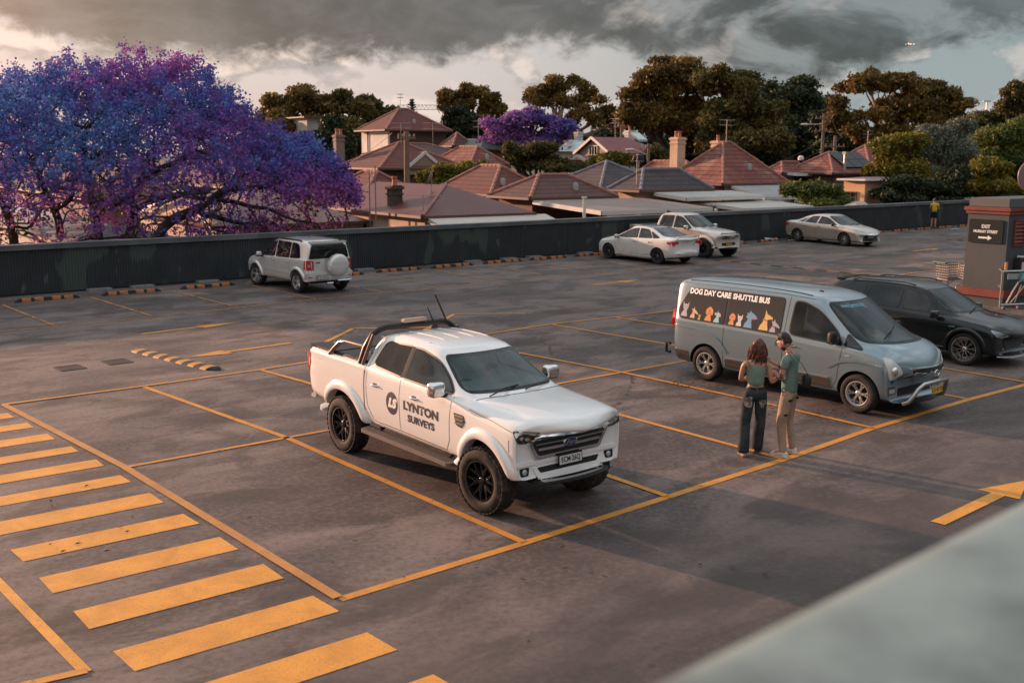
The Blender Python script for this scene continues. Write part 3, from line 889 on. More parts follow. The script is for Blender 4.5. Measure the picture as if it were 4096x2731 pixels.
def wheel(name, Rt, wd, Rr, style, parent, loc, side, rimmat, steer=0, lug=False, tyre_m=None):
 """wheel part with tyre, rim, hub; axis along y, outer face to -y (side=-1) or +y"""
 h = wd/2
 wo_ = bpy.data.objects.new(name, None); COL.objects.link(wo_); wo_.parent = parent
 wo_.location = loc; wo_.rotation_euler = (0, 0, steer + (math.pi if side > 0 else 0))
 wo_.empty_display_size = .1
 key = (Rt, wd, Rr, style, lug, rimmat.name)
 if key in WH:
  a, b, c = WH[key]
  for nm, me in (('tyre', a), ('rim', b), ('hub', c)):
   o = bpy.data.objects.new(nm, me); COL.objects.link(o); o.parent = wo_
  return wo_
 t = MB()
 sh = Rt-.018
 t.lathe([(Rr-.004, -h+.02), (Rr+.01, -h+.006), (Rr+(Rt-Rr)*.35, -h-.004), (Rr+(Rt-Rr)*.7, -h+.004), (sh-.005, -h+.02), (sh+.012, -h+.045), (Rt, -h*.35), (Rt, h*.35),
  (sh+.012, h-.045), (sh-.005, h-.02), (Rr+(Rt-Rr)*.5, h), (Rr, h-.02)], 48, 'Y')
 nl = 36 if lug else 40
 for k in range(nl):
  a = 2*math.pi*k/nl
  if lug:
   for yy, da, sy in ((-h*.72, 0, .34), (h*.72, .5, .34), (-h*.22, .5, .28), (h*.22, 0, .28)):
    aa = a+da*2*math.pi/nl
    M = Matrix.Rotation(-aa, 4, 'Y') @ Matrix.Translation((Rt-.002-(.008 if abs(yy) > h*.5 else 0), yy, 0))
    t.box((0, 0, 0), (.014, h*sy*1.45, 2*math.pi*Rt/nl*.74), M=M)
 to = t.build('tyre', tyre_m or RUBBER, wo_, sm=40)
 r = MB()
 # barrel and outer lip
 r.lathe([(Rr-.004, -h+.022), (Rr-.002, -h+.008), (Rr-.016, -h+.006), (Rr-.022, -h+.03), (Rr-.03, 0.0), (Rr-.03, h-.03), (.02, h-.035)], 48, 'Y', mi=1 if style in ('fan', 'steel') else 0)
 yo = -h+.028
 def spoke(a, r0, r1, w0, w1, y0, y1, th=.03, off0=0, off1=0, mi=0):
  ca, sa = math.cos(a), math.sin(a)
  def P(rr, o, y): return (rr*ca - o*sa, y, rr*sa + o*ca)
  vs = [P(r0, off0-w0/2, y0+th), P(r0, off0+w0/2, y0+th), P(r1, off1+w1/2, y1+th), P(r1, off1-w1/2, y1+th),
  P(r0, off0-w0*.32, y0), P(r0, off0+w0*.32, y0), P(r1, off1+w1*.32, y1), P(r1, off1-w1*.32, y1)]
  r.add(vs, [(3, 2, 1, 0), (4, 5, 6, 7), (0, 1, 5, 4), (1, 2, 6, 5), (2, 3, 7, 6), (3, 0, 4, 7)], mi)
 ro = Rr-.018
 if style == 'mesh':            # six forked black spokes
  for k in range(6):
   a = 2*math.pi*k/6+.26
   spoke(a, .035, ro*.56, .055, .042, yo+.035, yo+.01)
   for sg in (-1, 1):
    spoke(a+sg*.04, ro*.5, ro, .036, .03, yo+.012, yo, off1=sg*ro*.27)
    spoke(a+sg*.30, ro*.30, ro*.82, .02, .016, yo+.03, yo+.012, off1=-sg*ro*.02)
 elif style == 'five':
  for k in range(5):
   spoke(2*math.pi*k/5+.3, .03, ro, .085, .075, yo+.02, yo)
 elif style == 'six':           # six round-windowed spokes
  for k in range(6):
   a = 2*math.pi*k/6
   spoke(a, .03, ro*.62, .05, .05, yo+.02, yo+.006)
   for sg in (-1, 1): spoke(a, ro*.56, ro, .04, .036, yo+.006, yo, off1=sg*ro*.20)
  n = 36
  r.lathe([(ro*.93, yo+.002), (ro, yo-.002), (ro, yo+.03), (ro*.93, yo+.03)], n, 'Y')
 elif style == 'ten':
  for k in range(5):
   a = 2*math.pi*k/5+.1
   for sg in (-1, 1): spoke(a+sg*.14, .03, ro, .028, .022, yo+.022, yo, off1=sg*ro*.10)
 elif style == 'star':          # ten split Y spokes
  for k in range(10):
   a = 2*math.pi*k/10+.12
   spoke(a, .03, ro*.58, .024, .022, yo+.035, yo+.014)
   for sg in (-1, 1): spoke(a, ro*.54, ro, .018, .014, yo+.014, yo, off1=sg*ro*.13)
 elif style == 'fan':
  for k in range(9):
   spoke(2*math.pi*k/9, .05, ro, .03, .07, yo+.02, yo, mi=0)
 elif style == 'steel':
  for k in range(6):
   spoke(2*math.pi*k/6, .04, ro, .06, .05, yo+.03, yo+.01, mi=0)
 # dark brake disc behind
 r.lathe([(.001, .0), (ro*.72, .0), (ro*.72, .02), (.001, .02)], 32, 'Y', mi=1)
 ri = r.build('rim', [rimmat, BLACKP], wo_, sm=25)
 hb = MB().lathe([(.001, yo+.004), (.028, yo+.004), (.034, yo+.012), (.05, yo+.02), (.055, yo+.05)], 20, 'Y')
 for k in range(6):
  a = 2*math.pi*k/6; hb.lathe([(.001, yo+.012), (.008, yo+.012), (.009, yo+.03)], 8, 'Y', (.047*math.cos(a), 0, .047*math.sin(a)))
 ho = hb.build('hub', rimmat, wo_, sm=30)
 WH[key] = (to.data, ri.data, ho.data)
 return wo_
WH = {}
def seam(b, parent, lines, view, name='door_gap', wd=.009, m=None):
 mb = MB()
 for l in lines:
  q = b.ribbon(l, view, wd); mb.add(q.v, q.f)
 return mb.build(name, m or TRIM, parent)
def window(b, parent, name, poly, view, glass=None, frame=.022, fm=None):
 """seal on the shell with the pane proud of it"""
 open_ = hasattr(b, 'inner') and glass in (None, GLASS, WGLASS, SIDEG, GTINT)
 f = b.lay(outset(poly, frame), view, .003, .01, hole=outset(poly, -.012) if open_ else None)
 fo = f.build(name, fm or TRIM, parent, sm=60)
 g = b.lay(poly, view, .0065, .0)
 g.build('pane', (glass or GLASS) if open_ or glass not in (None, GLASS, WGLASS) else DARKG, fo, sm=60)
 return fo
def outset(poly, d):
 P = [Vector(p[:2]) for p in poly]; n = len(P)
 ar = sum(P[i].x*P[(i+1) % n].y-P[(i+1) % n].x*P[i].y for i in range(n))
 sg = 1 if ar > 0 else -1; out = []
 for i in range(n):
  a = (P[i]-P[i-1]); c = (P[(i+1) % n]-P[i])
  if a.length < 1e-7 or c.length < 1e-7: out.append(P[i]); continue
  a.normalize(); c.normalize()
  na = Vector((a.y, -a.x))*sg; nc = Vector((c.y, -c.x))*sg
  nn = na+nc
  nn = nn/max(nn.dot(na), .5) if nn.length > 1e-6 else na
  out.append(P[i]+nn*d)
 return [tuple(q) for q in out]
def handle(b, parent, x, z, m=None, L=.16):
 for v in ('R', 'L'):
  h, n = b.hit(x, z, v)
  if h is None: continue
  sg = -1 if v == 'R' else 1
  cup = b.lay(arcpoly([(x-L*.32, z-.028, .02), (x+L*.32, z-.028, .02), (x+L*.32, z+.028, .02), (x-L*.32, z+.028, .02)]), v, .0015, .002)
  q = MB().tube([(x-L/2, h.y+sg*.004, z), (x-L/2+.02, h.y+sg*.03, z+.002), (x+L/2-.02, h.y+sg*.03, z+.002), (x+L/2, h.y+sg*.004, z)], .012, 8)
  ho = q.build('door_handle', m or CHROME, parent, sm=50)
  cup.build('handle_recess', BLACKP if m is None else TRIM, ho)
def mirror(b, parent, x, z, y, m, size=(.12, .19, .14), arm=BLACKP):
 for sg in (-1, 1):
  q = MB().superball((x, sg*(y+.13), z), size)
  me = q.mesh('mirror', 60)
  mo = link('wing_mirror', me, m, parent)
  a = MB().tube([(x+.02, sg*(y-.08), z-.10), (x+.01, sg*(y+.03), z-.085), (x, sg*(y+.10), z-.06)], [.035, .028, .03], 8)
  a.box((x-.005, sg*(y+.12), z-.075), (.11, .19, .03))
  a.build('mirror_arm', arm, mo, sm=50)
def plate(parent, loc, rot, txt, base, ink, wd=.37, hh=.107, surround=False):
 T = Matrix.Translation(loc) @ rot
 if surround:
  fr = MB().box((0, 0, -.006), (wd+.03, hh+.04, .008), M=T)
  fr.build('plate_frame', BLACKP, parent)
 p = MB().box((0, 0, 0), (wd, hh, .006), M=T).build('number_plate', base, parent)
 t = text_mesh(txt, hh*.86, bold=.002)
 t.transform(T @ Matrix.Translation((0, 0, .0045)) @ Matrix.Diagonal((.92, 1, 1, 1)))
 link('plate_text', t, ink, p)
FRONT = Matrix(((0, 0, 1, 0), (1, 0, 0, 0), (0, 1, 0, 0), (0, 0, 0, 1)))     # local xy -> +y, z; normal +x
REAR = Matrix(((0, 0, -1, 0), (-1, 0, 0, 0), (0, 1, 0, 0), (0, 0, 0, 1)))
def sheet(mb2, parent, name, m): return mb2.build(name, m, parent, sm=60)
def place(root, r_px, f_px, wb, side_y, az=None, xr=None):
 """stand the vehicle so its near wheels touch the ground at two photo points; side_y = y of the near wheels' outer face"""
 a = gp(*r_px); b = gp(*f_px)
 d = (b-a).normalized() if az is None else Vector((math.sin(az), math.cos(az), 0))
 ang = math.atan2(d.y, d.x)
 mid = (a+b)/2
 left = Vector((-d.y, d.x, 0))
 root.location = mid - left*side_y
 root.location.z = 0
 root.rotation_euler = (0, 0, ang)
def flare(b, parent, ax, ra, ar2, m, prot=.05, wd=.11, a0=-18, a1=198, name='wheel_arch_flare', zc=None):
 zc = b.zc if zc is None else zc
 for v, sg in (('R', -1), ('L', 1)):
  rows = []
  for k in range(33):
   t = R(a0+(a1-a0)*k/32); c, s_ = math.cos(t), math.sin(t)
   row = []
   for rr, o in ((ra-.004, -.10), (ra-.004, prot*.75), (ra+.012, prot), (ra+wd*.5, prot*.95), (ra+wd*.92, prot*.35), (ra+wd, -.01)):
    x, z = ax+rr*c, zc+rr*s_
    h, n = b.hit(ax+(ra+wd*.9)*c, max(zc+(ra+wd*.9)*s_, zc-.02), v)
    y = abs(h.y) if h is not None else .9
    row.append((x, sg*(y+o), z))
   rows.append(row)
  nn = len(rows[0]); vs = [p for r_ in rows for p in r_]
  fs = [(i*nn+j, i*nn+j+1, (i+1)*nn+j+1, (i+1)*nn+j) for i in range(32) for j in range(nn-1)]
  MB().add(vs, fs).build(name, m, parent, sm=45)
def wipers(b, parent, pts):
 for (x0, y0), (x1, y1) in pts:
  h0, n0 = b.hit(x0, y0, 'T'); h1, n1 = b.hit(x1, y1, 'T')
  if h0 is None or h1 is None: continue
  q = MB().tube([h0+n0*.01, (h0+h1)/2+(n0+n1)*.02, h1+n1*.012], .008, 6)
  q.build('wiper', BLACKP, parent)
def interior(b, root, xd, zf, zb, seats, w_, sw=.34, seat_m=None):
 """dashboard, wheel and seats; xd dashboard x, zf cabin floor, zb belt height; right-hand drive"""
 sm_ = seat_m or mat('seat_cloth', (.045, .042, .042), .8)
 MB().superball((xd, 0, zb-.13), (.50, w_*1.82, .30), .45).build('dashboard', mat('dash_black', (.016, .016, .018), .6), root, sm=60)
 T_ = Matrix.Translation((xd-.36, -sw, zb-.06))@Matrix.Rotation(R(62), 4, 'Y')
 MB().tube([T_@Vector((.18*math.cos(k*math.pi/10), .18*math.sin(k*math.pi/10), 0)) for k in range(20)], .015, 6, closed=True).tube([T_@Vector((-.17, 0, 0)), T_@Vector((.17, 0, 0))], .02, 6).tube([T_@Vector((0, 0, 0)), (xd-.1, -sw, zb-.15)], .03, 6).build('steering_wheel', BLACKP, root, sm=60)
 for i, x in enumerate(seats):
  for sg in ((-1, 1) if i == 0 else (-1, 0, 1)):
   y = sg*(sw if i == 0 else .42)
   q = MB().superball((x+.05, y, zf+.26), (.52, .50 if i == 0 else .44, .20), .5)
   q.superball((x-.22, y, zf+.56), (.17, .48 if i == 0 else .44, .62), .5, M=None)
   q.superball((x-.25, y, zf+.94), (.10, .24, .17), .6)
   q.build('seat', sm_, root, sm=60)
 MB().superball((xd-.32, 0, b.hit(xd-.45, 0, 'T')[0].z-.15), (.03, .22, .07), .5).build('rear_view_mirror', BLACKP, root, sm=60)
def truck():
 root = empty('utility_truck', (0, 0, 0))
 tag(root, 'white dual-cab utility truck with lettering on its doors and black wheels, in the middle', 'utility truck')
 W = paint('white_paint', (.78, .765, .75))
 wb = 3.22; ar = .475; zc = .43
 S = []
 def st(x, *a, **k): S.append((x, sec(*a, **k)))
 # x, zb, w, zw, wb(belt), zs, wt, zr, zt
 st(-2.70, .72, .80, 1.0, .80, 1.28, .76, 1.32, 1.325, xk=-.10)
 st(-2.68, .66, .86, 1.0, .84, 1.31, .79, 1.345, 1.345, xk=-.12)
 st(-2.58, .62, .895, 1.0, .87, 1.325, .83, 1.355, 1.355, xk=-.04)
 st(-1.90, .60, .905, 1.0, .88, 1.32, .84, 1.35, 1.35)
 st(-1.25, .56, .905, 1.0, .88, 1.315, .84, 1.345, 1.345)
 st(-1.10, .52, .905, 1.0, .88, 1.315, .84, 1.345, 1.345)
 st(-1.085, .52, .905, 1.0, .875, 1.315, .82, 1.355, 1.36)
 st(-1.07, .52, .905, 1.0, .87, 1.315, .66, 1.64, 1.68)
 st(-1.00, .52, .905, 1.0, .865, 1.31, .60, 1.735, 1.77)
 st(-.70, .52, .905, .98, .865, 1.30, .59, 1.76, 1.80)
 st(-.10, .52, .905, .98, .865, 1.295, .60, 1.76, 1.805)
 st(.30, .52, .905, .98, .865, 1.285, .62, 1.71, 1.765, xk=.03)
 st(.42, .52, .905, .98, .865, 1.28, .61, 1.68, 1.725, xk=.08)
 st(.85, .52, .905, .98, .87, 1.255, .69, 1.455, 1.51, xk=.16)
 st(1.24, .52, .905, .98, .87, 1.23, .76, 1.275, 1.32, xk=.18)
 st(1.34, .52, .905, .98, .865, 1.22, .75, 1.265, 1.30, xk=.10)
 st(1.70, .54, .905, .98, .86, 1.20, .72, 1.25, 1.29)
 st(2.05, .56, .905, .97, .85, 1.17, .71, 1.225, 1.27)
 st(2.30, .52, .89, .93, .84, 1.14, .70, 1.20, 1.24, xk=.10)
 st(2.43, .47, .865, .90, .81, 1.10, .67, 1.165, 1.21, xk=.24)
 st(2.49, .47, .84, .86, .78, 1.06, .64, 1.11, 1.15, xk=.33)
 st(2.51, .47, .82, .82, .76, 1.0, .60, 1.04, 1.07, xk=.36)
 WP = arcpoly([(-.715, 1.34, .06), (.715, 1.34, .06), (.57, 1.67, .06), (-.57, 1.67, .06)])
 S1 = arcpoly([(-.16, 1.325, .03), (.88, 1.305, .05), (.70, 1.44, .1), (.38, 1.62, .16), (.02, 1.685, .04), (-.16, 1.69, .02)])
 S2 = arcpoly([(-.94, 1.37, .10), (-.25, 1.33, .02), (-.25, 1.695, .02), (-.83, 1.67, .08)])
 b = Body(S, [(wb/2, ar), (-wb/2, ar)], zc, .80, crease=[((0, 18), 6, .45), ((5, 13), 9, .25), (6, None, .6), ((3, 5), 9, .5), ((14, 20), 9, .45), (19, None, .35)], cabin=(-.98, 1.16, .62, 1.9),
  holes=[('F', WP), ('S', S1), ('S', S2)])
 interior(b, root, .98, .62, 1.27, (.10, -.58), .84)
 link('body', b.mesh, [W, BLACKP], root)
 # glass
 window(b, root, 'windscreen', WP, 'F', WGLASS, .016)
 MB().tube([(.50, .04, 1.60), (.50, .04, 1.50)], .004, 4).superball((.50, .04, 1.46), (.05, .07, .10), .7).superball((.50, .10, 1.44), (.04, .05, .06), .7).build('hanging_trinket', mat('pink_trinket', (.75, .08, .45), .6), root, sm=60)
 for v in 'RL':
  window(b, root, 'side_window', S1, v, SIDEG, .022)
  window(b, root, 'side_window', S2, v, GLASS, .022)
  # shut lines
  seam(b, root, [[(-.205, 1.34), (-.205, .62)], [(-.205, .62), (.82, .60), (.90, .74), (.93, 1.28)], [(-.205, 1.76), (-.205, 1.31)],
  [(-.205, .62), (-.86, .62), (-1.00, .80), (-1.03, 1.0), (-1.03, 1.33), (-.95, 1.74)]], v)
  seam(b, root, [[(-1.088, .55), (-1.088, 1.37)]], v, 'bed_gap', .022)
  seam(b, root, [[(1.3, 1.20), (1.8, 1.15), (2.15, 1.09), (2.2, 1.0)]], v, 'bonnet_gap', .006)
  seam(b, root, [[(2.10, 1.0), (2.1, .86)]], v, 'bumper_gap')
  # pillar trim
  sheet(b.lay([(-.245, 1.32), (-.165, 1.32), (-.165, 1.70), (-.245, 1.70)], v, .005, .002), root, 'pillar_trim', GLOSSB)
 window(b, root, 'rear_window', arcpoly([(-.60, 1.43, .04), (.60, 1.43, .04), (.55, 1.70, .05), (-.55, 1.70, .05)]), 'B', DARKG)
 seam(b, root, [[(1.24, -.72), (1.33, -.35), (1.36, 0), (1.33, .35), (1.24, .72)]], 'T', 'cowl_gap', .02)
 for y in (-.50, -.25, 0, .25, .50):
  o = b.lay(arcpoly([(-.85, y-.015, .01), (0, y-.012, .01), (0, y+.012, .01), (-.85, y+.015, .01)]), 'T', .007, .001)
  o.build('roof_rib', W, root, sm=60)
 # flares, wheels
 for ax in (wb/2, -wb/2): flare(b, root, ax, ar, ar, W, .05, .13, 11, 172)
 bronze = mat('black_alloy', (.02, .02, .022), .28, .6, coat=.4)
 dusty = mat('dusty_tyre', (.014, .013, .013), .85, var=(7, (.075, .050, .038), .45, .72))
 for x, stg in ((wb/2, .10), (-wb/2, 0)):
  for sg in (-1, 1):
   wheel('wheel', .40, .275, .245, 'mesh', root, (x, sg*.80, .40), sg, bronze, steer=stg, lug=True, tyre_m=dusty)
 # front
 gr = arcpoly([(-.60, 1.065, .05), (-.665, .95, .05), (-.54, .735, .04), (.54, .735, .04), (.665, .95, .05), (.60, 1.065, .05)])
 g0 = b.lay(gr, 'F', .030, .05).build('grille', CHROME, root, sm=50)
 gi = arcpoly([(-.555, .995, .03), (-.60, .94, .04), (-.495, .775, .03), (.495, .775, .03), (.60, .94, .04), (.555, .995, .03)])
 b.lay(gi, 'F', .037, .0).build('grille_mesh', mat('grille_black', (.010, .010, .012), .5, bump=(90, .6)), g0)
 for z, hw in ((.925, .57), (.845, .52)):
  for sg in (-1, 1):
   b.lay(arcpoly([(sg*.09, z-.012), (sg*hw, z-.004), (sg*(hw-.01), z+.026), (sg*.09, z+.020)]), 'F', .052, .02).build('grille_bar', CHROME, g0, sm=40)
 h, n = b.hit(0, .885, 'F')
 T = Matrix.Translation(h+Vector((.055, 0, 0)))@FRONT
 em = MB().lathe([(.001, .014), (.10, .012), (.112, .004), (.115, -.02)], 32, 'Z', M=T@Matrix.Diagonal((1.05, .50, 1, 1)))
 e0 = em.build('emblem', CHROME, root, sm=40)
 MB().lathe([(.001, .018), (.094, .016), (.10, .008)], 32, 'Z', M=T@Matrix.Diagonal((1.05, .48, 1, 1))).build('emblem_face', mat('emblem_blue', (.01, .03, .14), .2, .3, coat=1), e0, sm=40)
 tx = text_mesh('Ford', .085, .001, 1.05, .35)
 tx.transform(T@Matrix.Translation((0, 0, .021))); link('emblem_text', tx, CHROME, e0)
 for sg in (-1, 1):
  hp = arcpoly([(sg*.60, 1.10, .02), (sg*.66, .945, .03), (sg*.80, .955, .03), (sg*.875, 1.0, .03), (sg*.865, 1.12, .03)])
  l0 = b.lay(hp, 'F', .006, .015).build('headlight', LAMP_D, root, sm=50)
  for (yy, zz, rr) in ((.70, 1.025, .042), (.785, 1.035, .034)):
   hh, nn = b.hit(sg*yy, zz, 'F')
   if hh is not None: MB().ball(hh+Vector((-.004, 0, 0)), (.02, rr, rr), 16).build('lens', LAMP_W, l0, sm=60)
  b.lay(arcpoly([(sg*.63, 1.09), (sg*.64, 1.075), (sg*.85, 1.095), (sg*.86, 1.11)]), 'F', .010, .001).build('light_strip', LAMP_W, l0)
  b.lay(outset([tuple(p) for p in hp], -.006), 'F', .012, .0).build('lens_cover', mat('clear_cover', (.10, .11, .12), .05, .0, .8, coat=1, trans=.0), l0, sm=60) if False else None
  # fog lamp
  fp = arcpoly([(sg*.63, .66, .02), (sg*.65, .565, .03), (sg*.78, .565, .03), (sg*.79, .66, .02)])
  f0 = b.lay(fp, 'F', .004, .01).build('fog_light', BLACKP, root, sm=50)
  hh, nn = b.hit(sg*.71, .61, 'F')
  if hh is not None: MB().ball(hh, (.018, .04, .04), 14).build('lens', LAMP_W, f0, sm=60)
 # bumper: a raised moulding with an open slot
 b.lay(arcpoly([(-.84, .68, .03), (.84, .68, .03), (.82, .725, .03), (-.82, .725, .03)]), 'F', .020, .02).build('bumper', W, root, sm=40)
 b.lay(arcpoly([(-.58, .655, .03), (-.52, .50, .04), (.52, .50, .04), (.58, .655, .03)]), 'F', .018, .02).build('bumper_insert', W, root, sm=40)
 b.lay(arcpoly([(-.52, .64, .02), (-.47, .57, .02), (.47, .57, .02), (.52, .64, .02)]), 'F', .024, .02).build('bumper_slot', BLACKP, root, sm=40)
 b.lay(arcpoly([(-.66, .515, .02), (-.60, .475, .02), (.60, .475, .02), (.66, .515, .02)]), 'F', .008, .01).build('lower_lip', BLACKP, root, sm=40)
 h, n = b.hit(0, .69, 'F')
 plate(root, h+Vector((.062, -.0, -.01)), FRONT@Matrix.Rotation(R(-4), 4, 'X'), 'ECM·26Q', PLATE_W, INK, .37, .10, True)
 for sg in (-1, 1):
  MB().box((2.05, sg*.70, .555), (.25, .1, .12)).build('bumper_corner', W, root) if False else None
 # tail lights
 for v, sg in (('R', -1), ('L', 1)):
  b.lay(arcpoly([(-2.68, .93, .04), (-2.58, .90, .04), (-2.50, 1.15, .05), (-2.52, 1.29, .04), (-2.67, 1.285, .03)]), v, .010, .02).build('tail_light', LAMP_R, root, sm=50)
  b.lay(arcpoly([(-2.69, 1.02, .01), (-2.60, 1.02, .01), (-2.60, 1.09, .01), (-2.69, 1.09, .01)]), v, .014, .001).build('reversing_lamp', LAMP_W, root)
 MB().tube([(-2.52, -.83, .64), (-2.66, -.78, .62), (-2.76, 0, .62), (-2.66, .78, .62), (-2.52, .83, .64)], .04, 8).build('rear_bumper', CHROME, root, sm=50)
 # tonneau
 tread = mat('tread_plate', (.022, .022, .026), .42, .4, coords='Object')
 k = NT(tread.node_tree); t = k.new('ShaderNodeTexCoord')
 ch = k.new('ShaderNodeTexChecker'); ch.inputs['Scale'].default_value = 13
 k.link(k.scale(t.outputs['Object'], 1, 1, 1, R(45)), ch.inputs['Vector'])
 k.link(k.bump(ch.outputs['Fac'], .9, .01), k.n['Principled BSDF'].inputs['Normal'])
 k.link(k.mix(k.math('MULTIPLY', ch.outputs['Fac'], .6), (.018, .018, .022), (.045, .045, .05)), k.n['Principled BSDF'].inputs['Base Color'])
 tn = b.lay(arcpoly([(-2.64, -.80, .03), (-1.14, -.80, .03), (-1.14, .80, .03), (-2.64, .80, .03)]), 'T', .045, .05).build('tonneau_cover', tread, root, sm=40)
 for x, y in ((-2.40, -.45), (-1.55, -.45), (-2.40, .45), (-1.55, .45)):
  MB().box((x, y, 1.40), (.16, .055, .016)).build('latch', CHROME, tn, bevel=.005)
 MB().box((-1.88, 0, 1.397), (.02, 1.58, .012)).build('lid_joint', BLACKP, tn)
 # sports bar
 bar = mat('black_powder_coat', (.02, .018, .020), .35, .3)
 hoop = [(-1.22, -.85, 1.34), (-1.17, -.80, 1.56), (-1.11, -.72, 1.74), (-1.09, -.62, 1.80), (-1.08, -.50, 1.83), (-1.08, .50, 1.83), (-1.09, .62, 1.80), (-1.11, .72, 1.74), (-1.17, .80, 1.56), (-1.22, .85, 1.34)]
 sb = MB().tube(hoop, .042, 10).build('sports_bar', bar, root, sm=50)
 sil = mat('brushed_tube', (.20, .15, .13), .22, .85)
 for sg in (-1, 1):
  MB().tube([(-2.0, sg*.84, 1.34), (-1.87, sg*.83, 1.45), (-1.74, sg*.82, 1.545), (-1.60, sg*.81, 1.57), (-1.20, sg*.80, 1.57)], .033, 8).build('side_tube', sil, sb, sm=50)
  MB().tube([(-1.15, sg*.865, 1.34), (-1.09, sg*.81, 1.56), (-1.03, sg*.75, 1.76)], .026, 8).build('side_tube', sil, sb, sm=50)
 lb = MB().box((-1.06, -.02, 1.895), (.10, .42, .05)).build('light_bar', mat('light_bar', (.55, .42, .34), .3, .3), sb, bevel=.015)
 # aerials
 MB().tube([(-1.05, .56, 1.83), (-1.10, .56, 1.90), (-1.24, .52, 2.18)], [.02, .017, .015], 6).build('aerial', BLACKP, root)
 MB().tube([(-.88, .22, 1.79), (-.88, .22, 1.83), (-.90, .22, 1.85), (-1.0, .18, 2.06)], [.055, .03, .012, .008], 8).build('aerial', BLACKP, root)
 # running boards
 for sg in (-1, 1):
  rb = MB().prism(arcpoly([(-1.08, .80*1, .03), (1.06, .80, .03), (1.02, 1.02, .05), (-1.02, 1.02, .05)]), .455, .50, M=Matrix.Diagonal((1, sg, 1, 1)))
  r0 = rb.build('running_board', mat('dark_tread', (.16, .14, .135), .5, .5), root)
  for yy in (.86, .90, .94, .98):
   MB().box((0, sg*yy, .503), (1.9, .016, .006)).build('grip', BLACKP, r0)
  for x in (-.8, .8): MB().beam((x, sg*.7, .55), (x, sg*.9, .47), .06, .03).build('bracket', BLACKP, r0)
 b_under = MB().box((0, 0, .50), (4.2, 1.0, .16)).build('chassis', BLACKP, root)
 MB().tube([(wb/2, -.75, .42), (wb/2, .75, .42)], .05, 8).build('axle', BLACKP, root)
 MB().tube([(-wb/2, -.75, .42), (-wb/2, .75, .42)], .06, 8).build('axle', BLACKP, root)
 for x in (-.80, .14): handle(b, root, x, 1.12)
 mirror(b, root, .76, 1.36, .86, CHROME, (.15, .24, .18))
 wipers(b, root, [((1.27, -.52), (1.16, .04)), ((1.27, .08), (1.14, .60))])
 # side vent, badges and lettering
 for v in 'RL':
  v0 = b.lay(arcpoly([(1.00, 1.11, .02), (1.19, 1.11, .02), (1.25, 1.04, .02), (1.17, .95, .02), (1.06, .97, .02)]), v, .006, .002).build('side_vent', BLACKP, root)
  for z in (1.085, 1.04, .995):
   b.lay([(1.03, z-.008), (1.20, z-.008), (1.20, z+.008), (1.03, z+.008)], v, .012, .002).build('vent_bar', CHROME, v0)
 navy = mat('navy_print', (.018, .016, .045), .5)
 fx = lambda x: x
 cir = [(-.06+.138*math.cos(2*math.pi*k/40)*-1-.335+.2, .985+.155*math.sin(2*math.pi*k/40)) for k in range(40)]
 cx0 = -.38
 cir = [(cx0+.138*math.cos(2*math.pi*k/40), .955+.150*math.sin(2*math.pi*k/40)) for k in range(40)]
 lg = b.lay(cir, 'R', .003, .0).build('door_logo', navy, root)
 tm = text_mesh('LS', .16, .012, 1.15, .3)
 link('logo_letters', b.decal(tm, Matrix(((1, 0, 0, cx0), (0, 1, 0, .955), (0, 0, 1, 0), (0, 0, 0, 1))), 'R', .0045, .03), WHITE, lg)
 dk = mat('dark_print', (.02, .018, .025), .5)
 t1 = text_mesh('LYNTON', .15, .008, 1.30, .0)
 link('door_text', b.decal(t1, Matrix(((1, 0, 0, .29), (0, 1, 0, .985), (0, 0, 1, 0), (0, 0, 0, 1))), 'R', .003, .03), dk, root)
 t2 = text_mesh('SURVEYS', .125, .006, 1.22, .0)
 link('door_text', b.decal(t2, Matrix(((1, 0, 0, .29), (0, 1, 0, .83), (0, 0, 1, 0), (0, 0, 0, 1))), 'R', .003, .03), dk, root)
 kn = [(-3, -3.04), (-2.7, -2.74), (-1.61, -1.61), (-1.1, -1.01), (1.2, 1.28), (1.61, 1.62), (2.51, 2.56), (3, 3.05)]
 for o in root.children_recursive:
  if o.type == 'MESH' and not (o.parent and o.parent.name.startswith('wheel')):
   me = o.data; co = np.empty(len(me.vertices)*3); me.vertices.foreach_get('co', co); co = co.reshape(-1, 3)
   co[:, 0] = np.interp(co[:, 0], [k_[0] for k_ in kn], [k_[1] for k_ in kn]); me.vertices.foreach_set('co', co.ravel()); me.update()
 place(root, (797, 1034), (1115, 1176), wb, -.75)
 root.scale = (1.02, .91, 1.0)
 return root
truck()
def axles(root, wb, tr, z=.32):
 MB().box((0, 0, z), (wb+.7, tr*1.3, .12)).build('chassis', BLACKP, root)
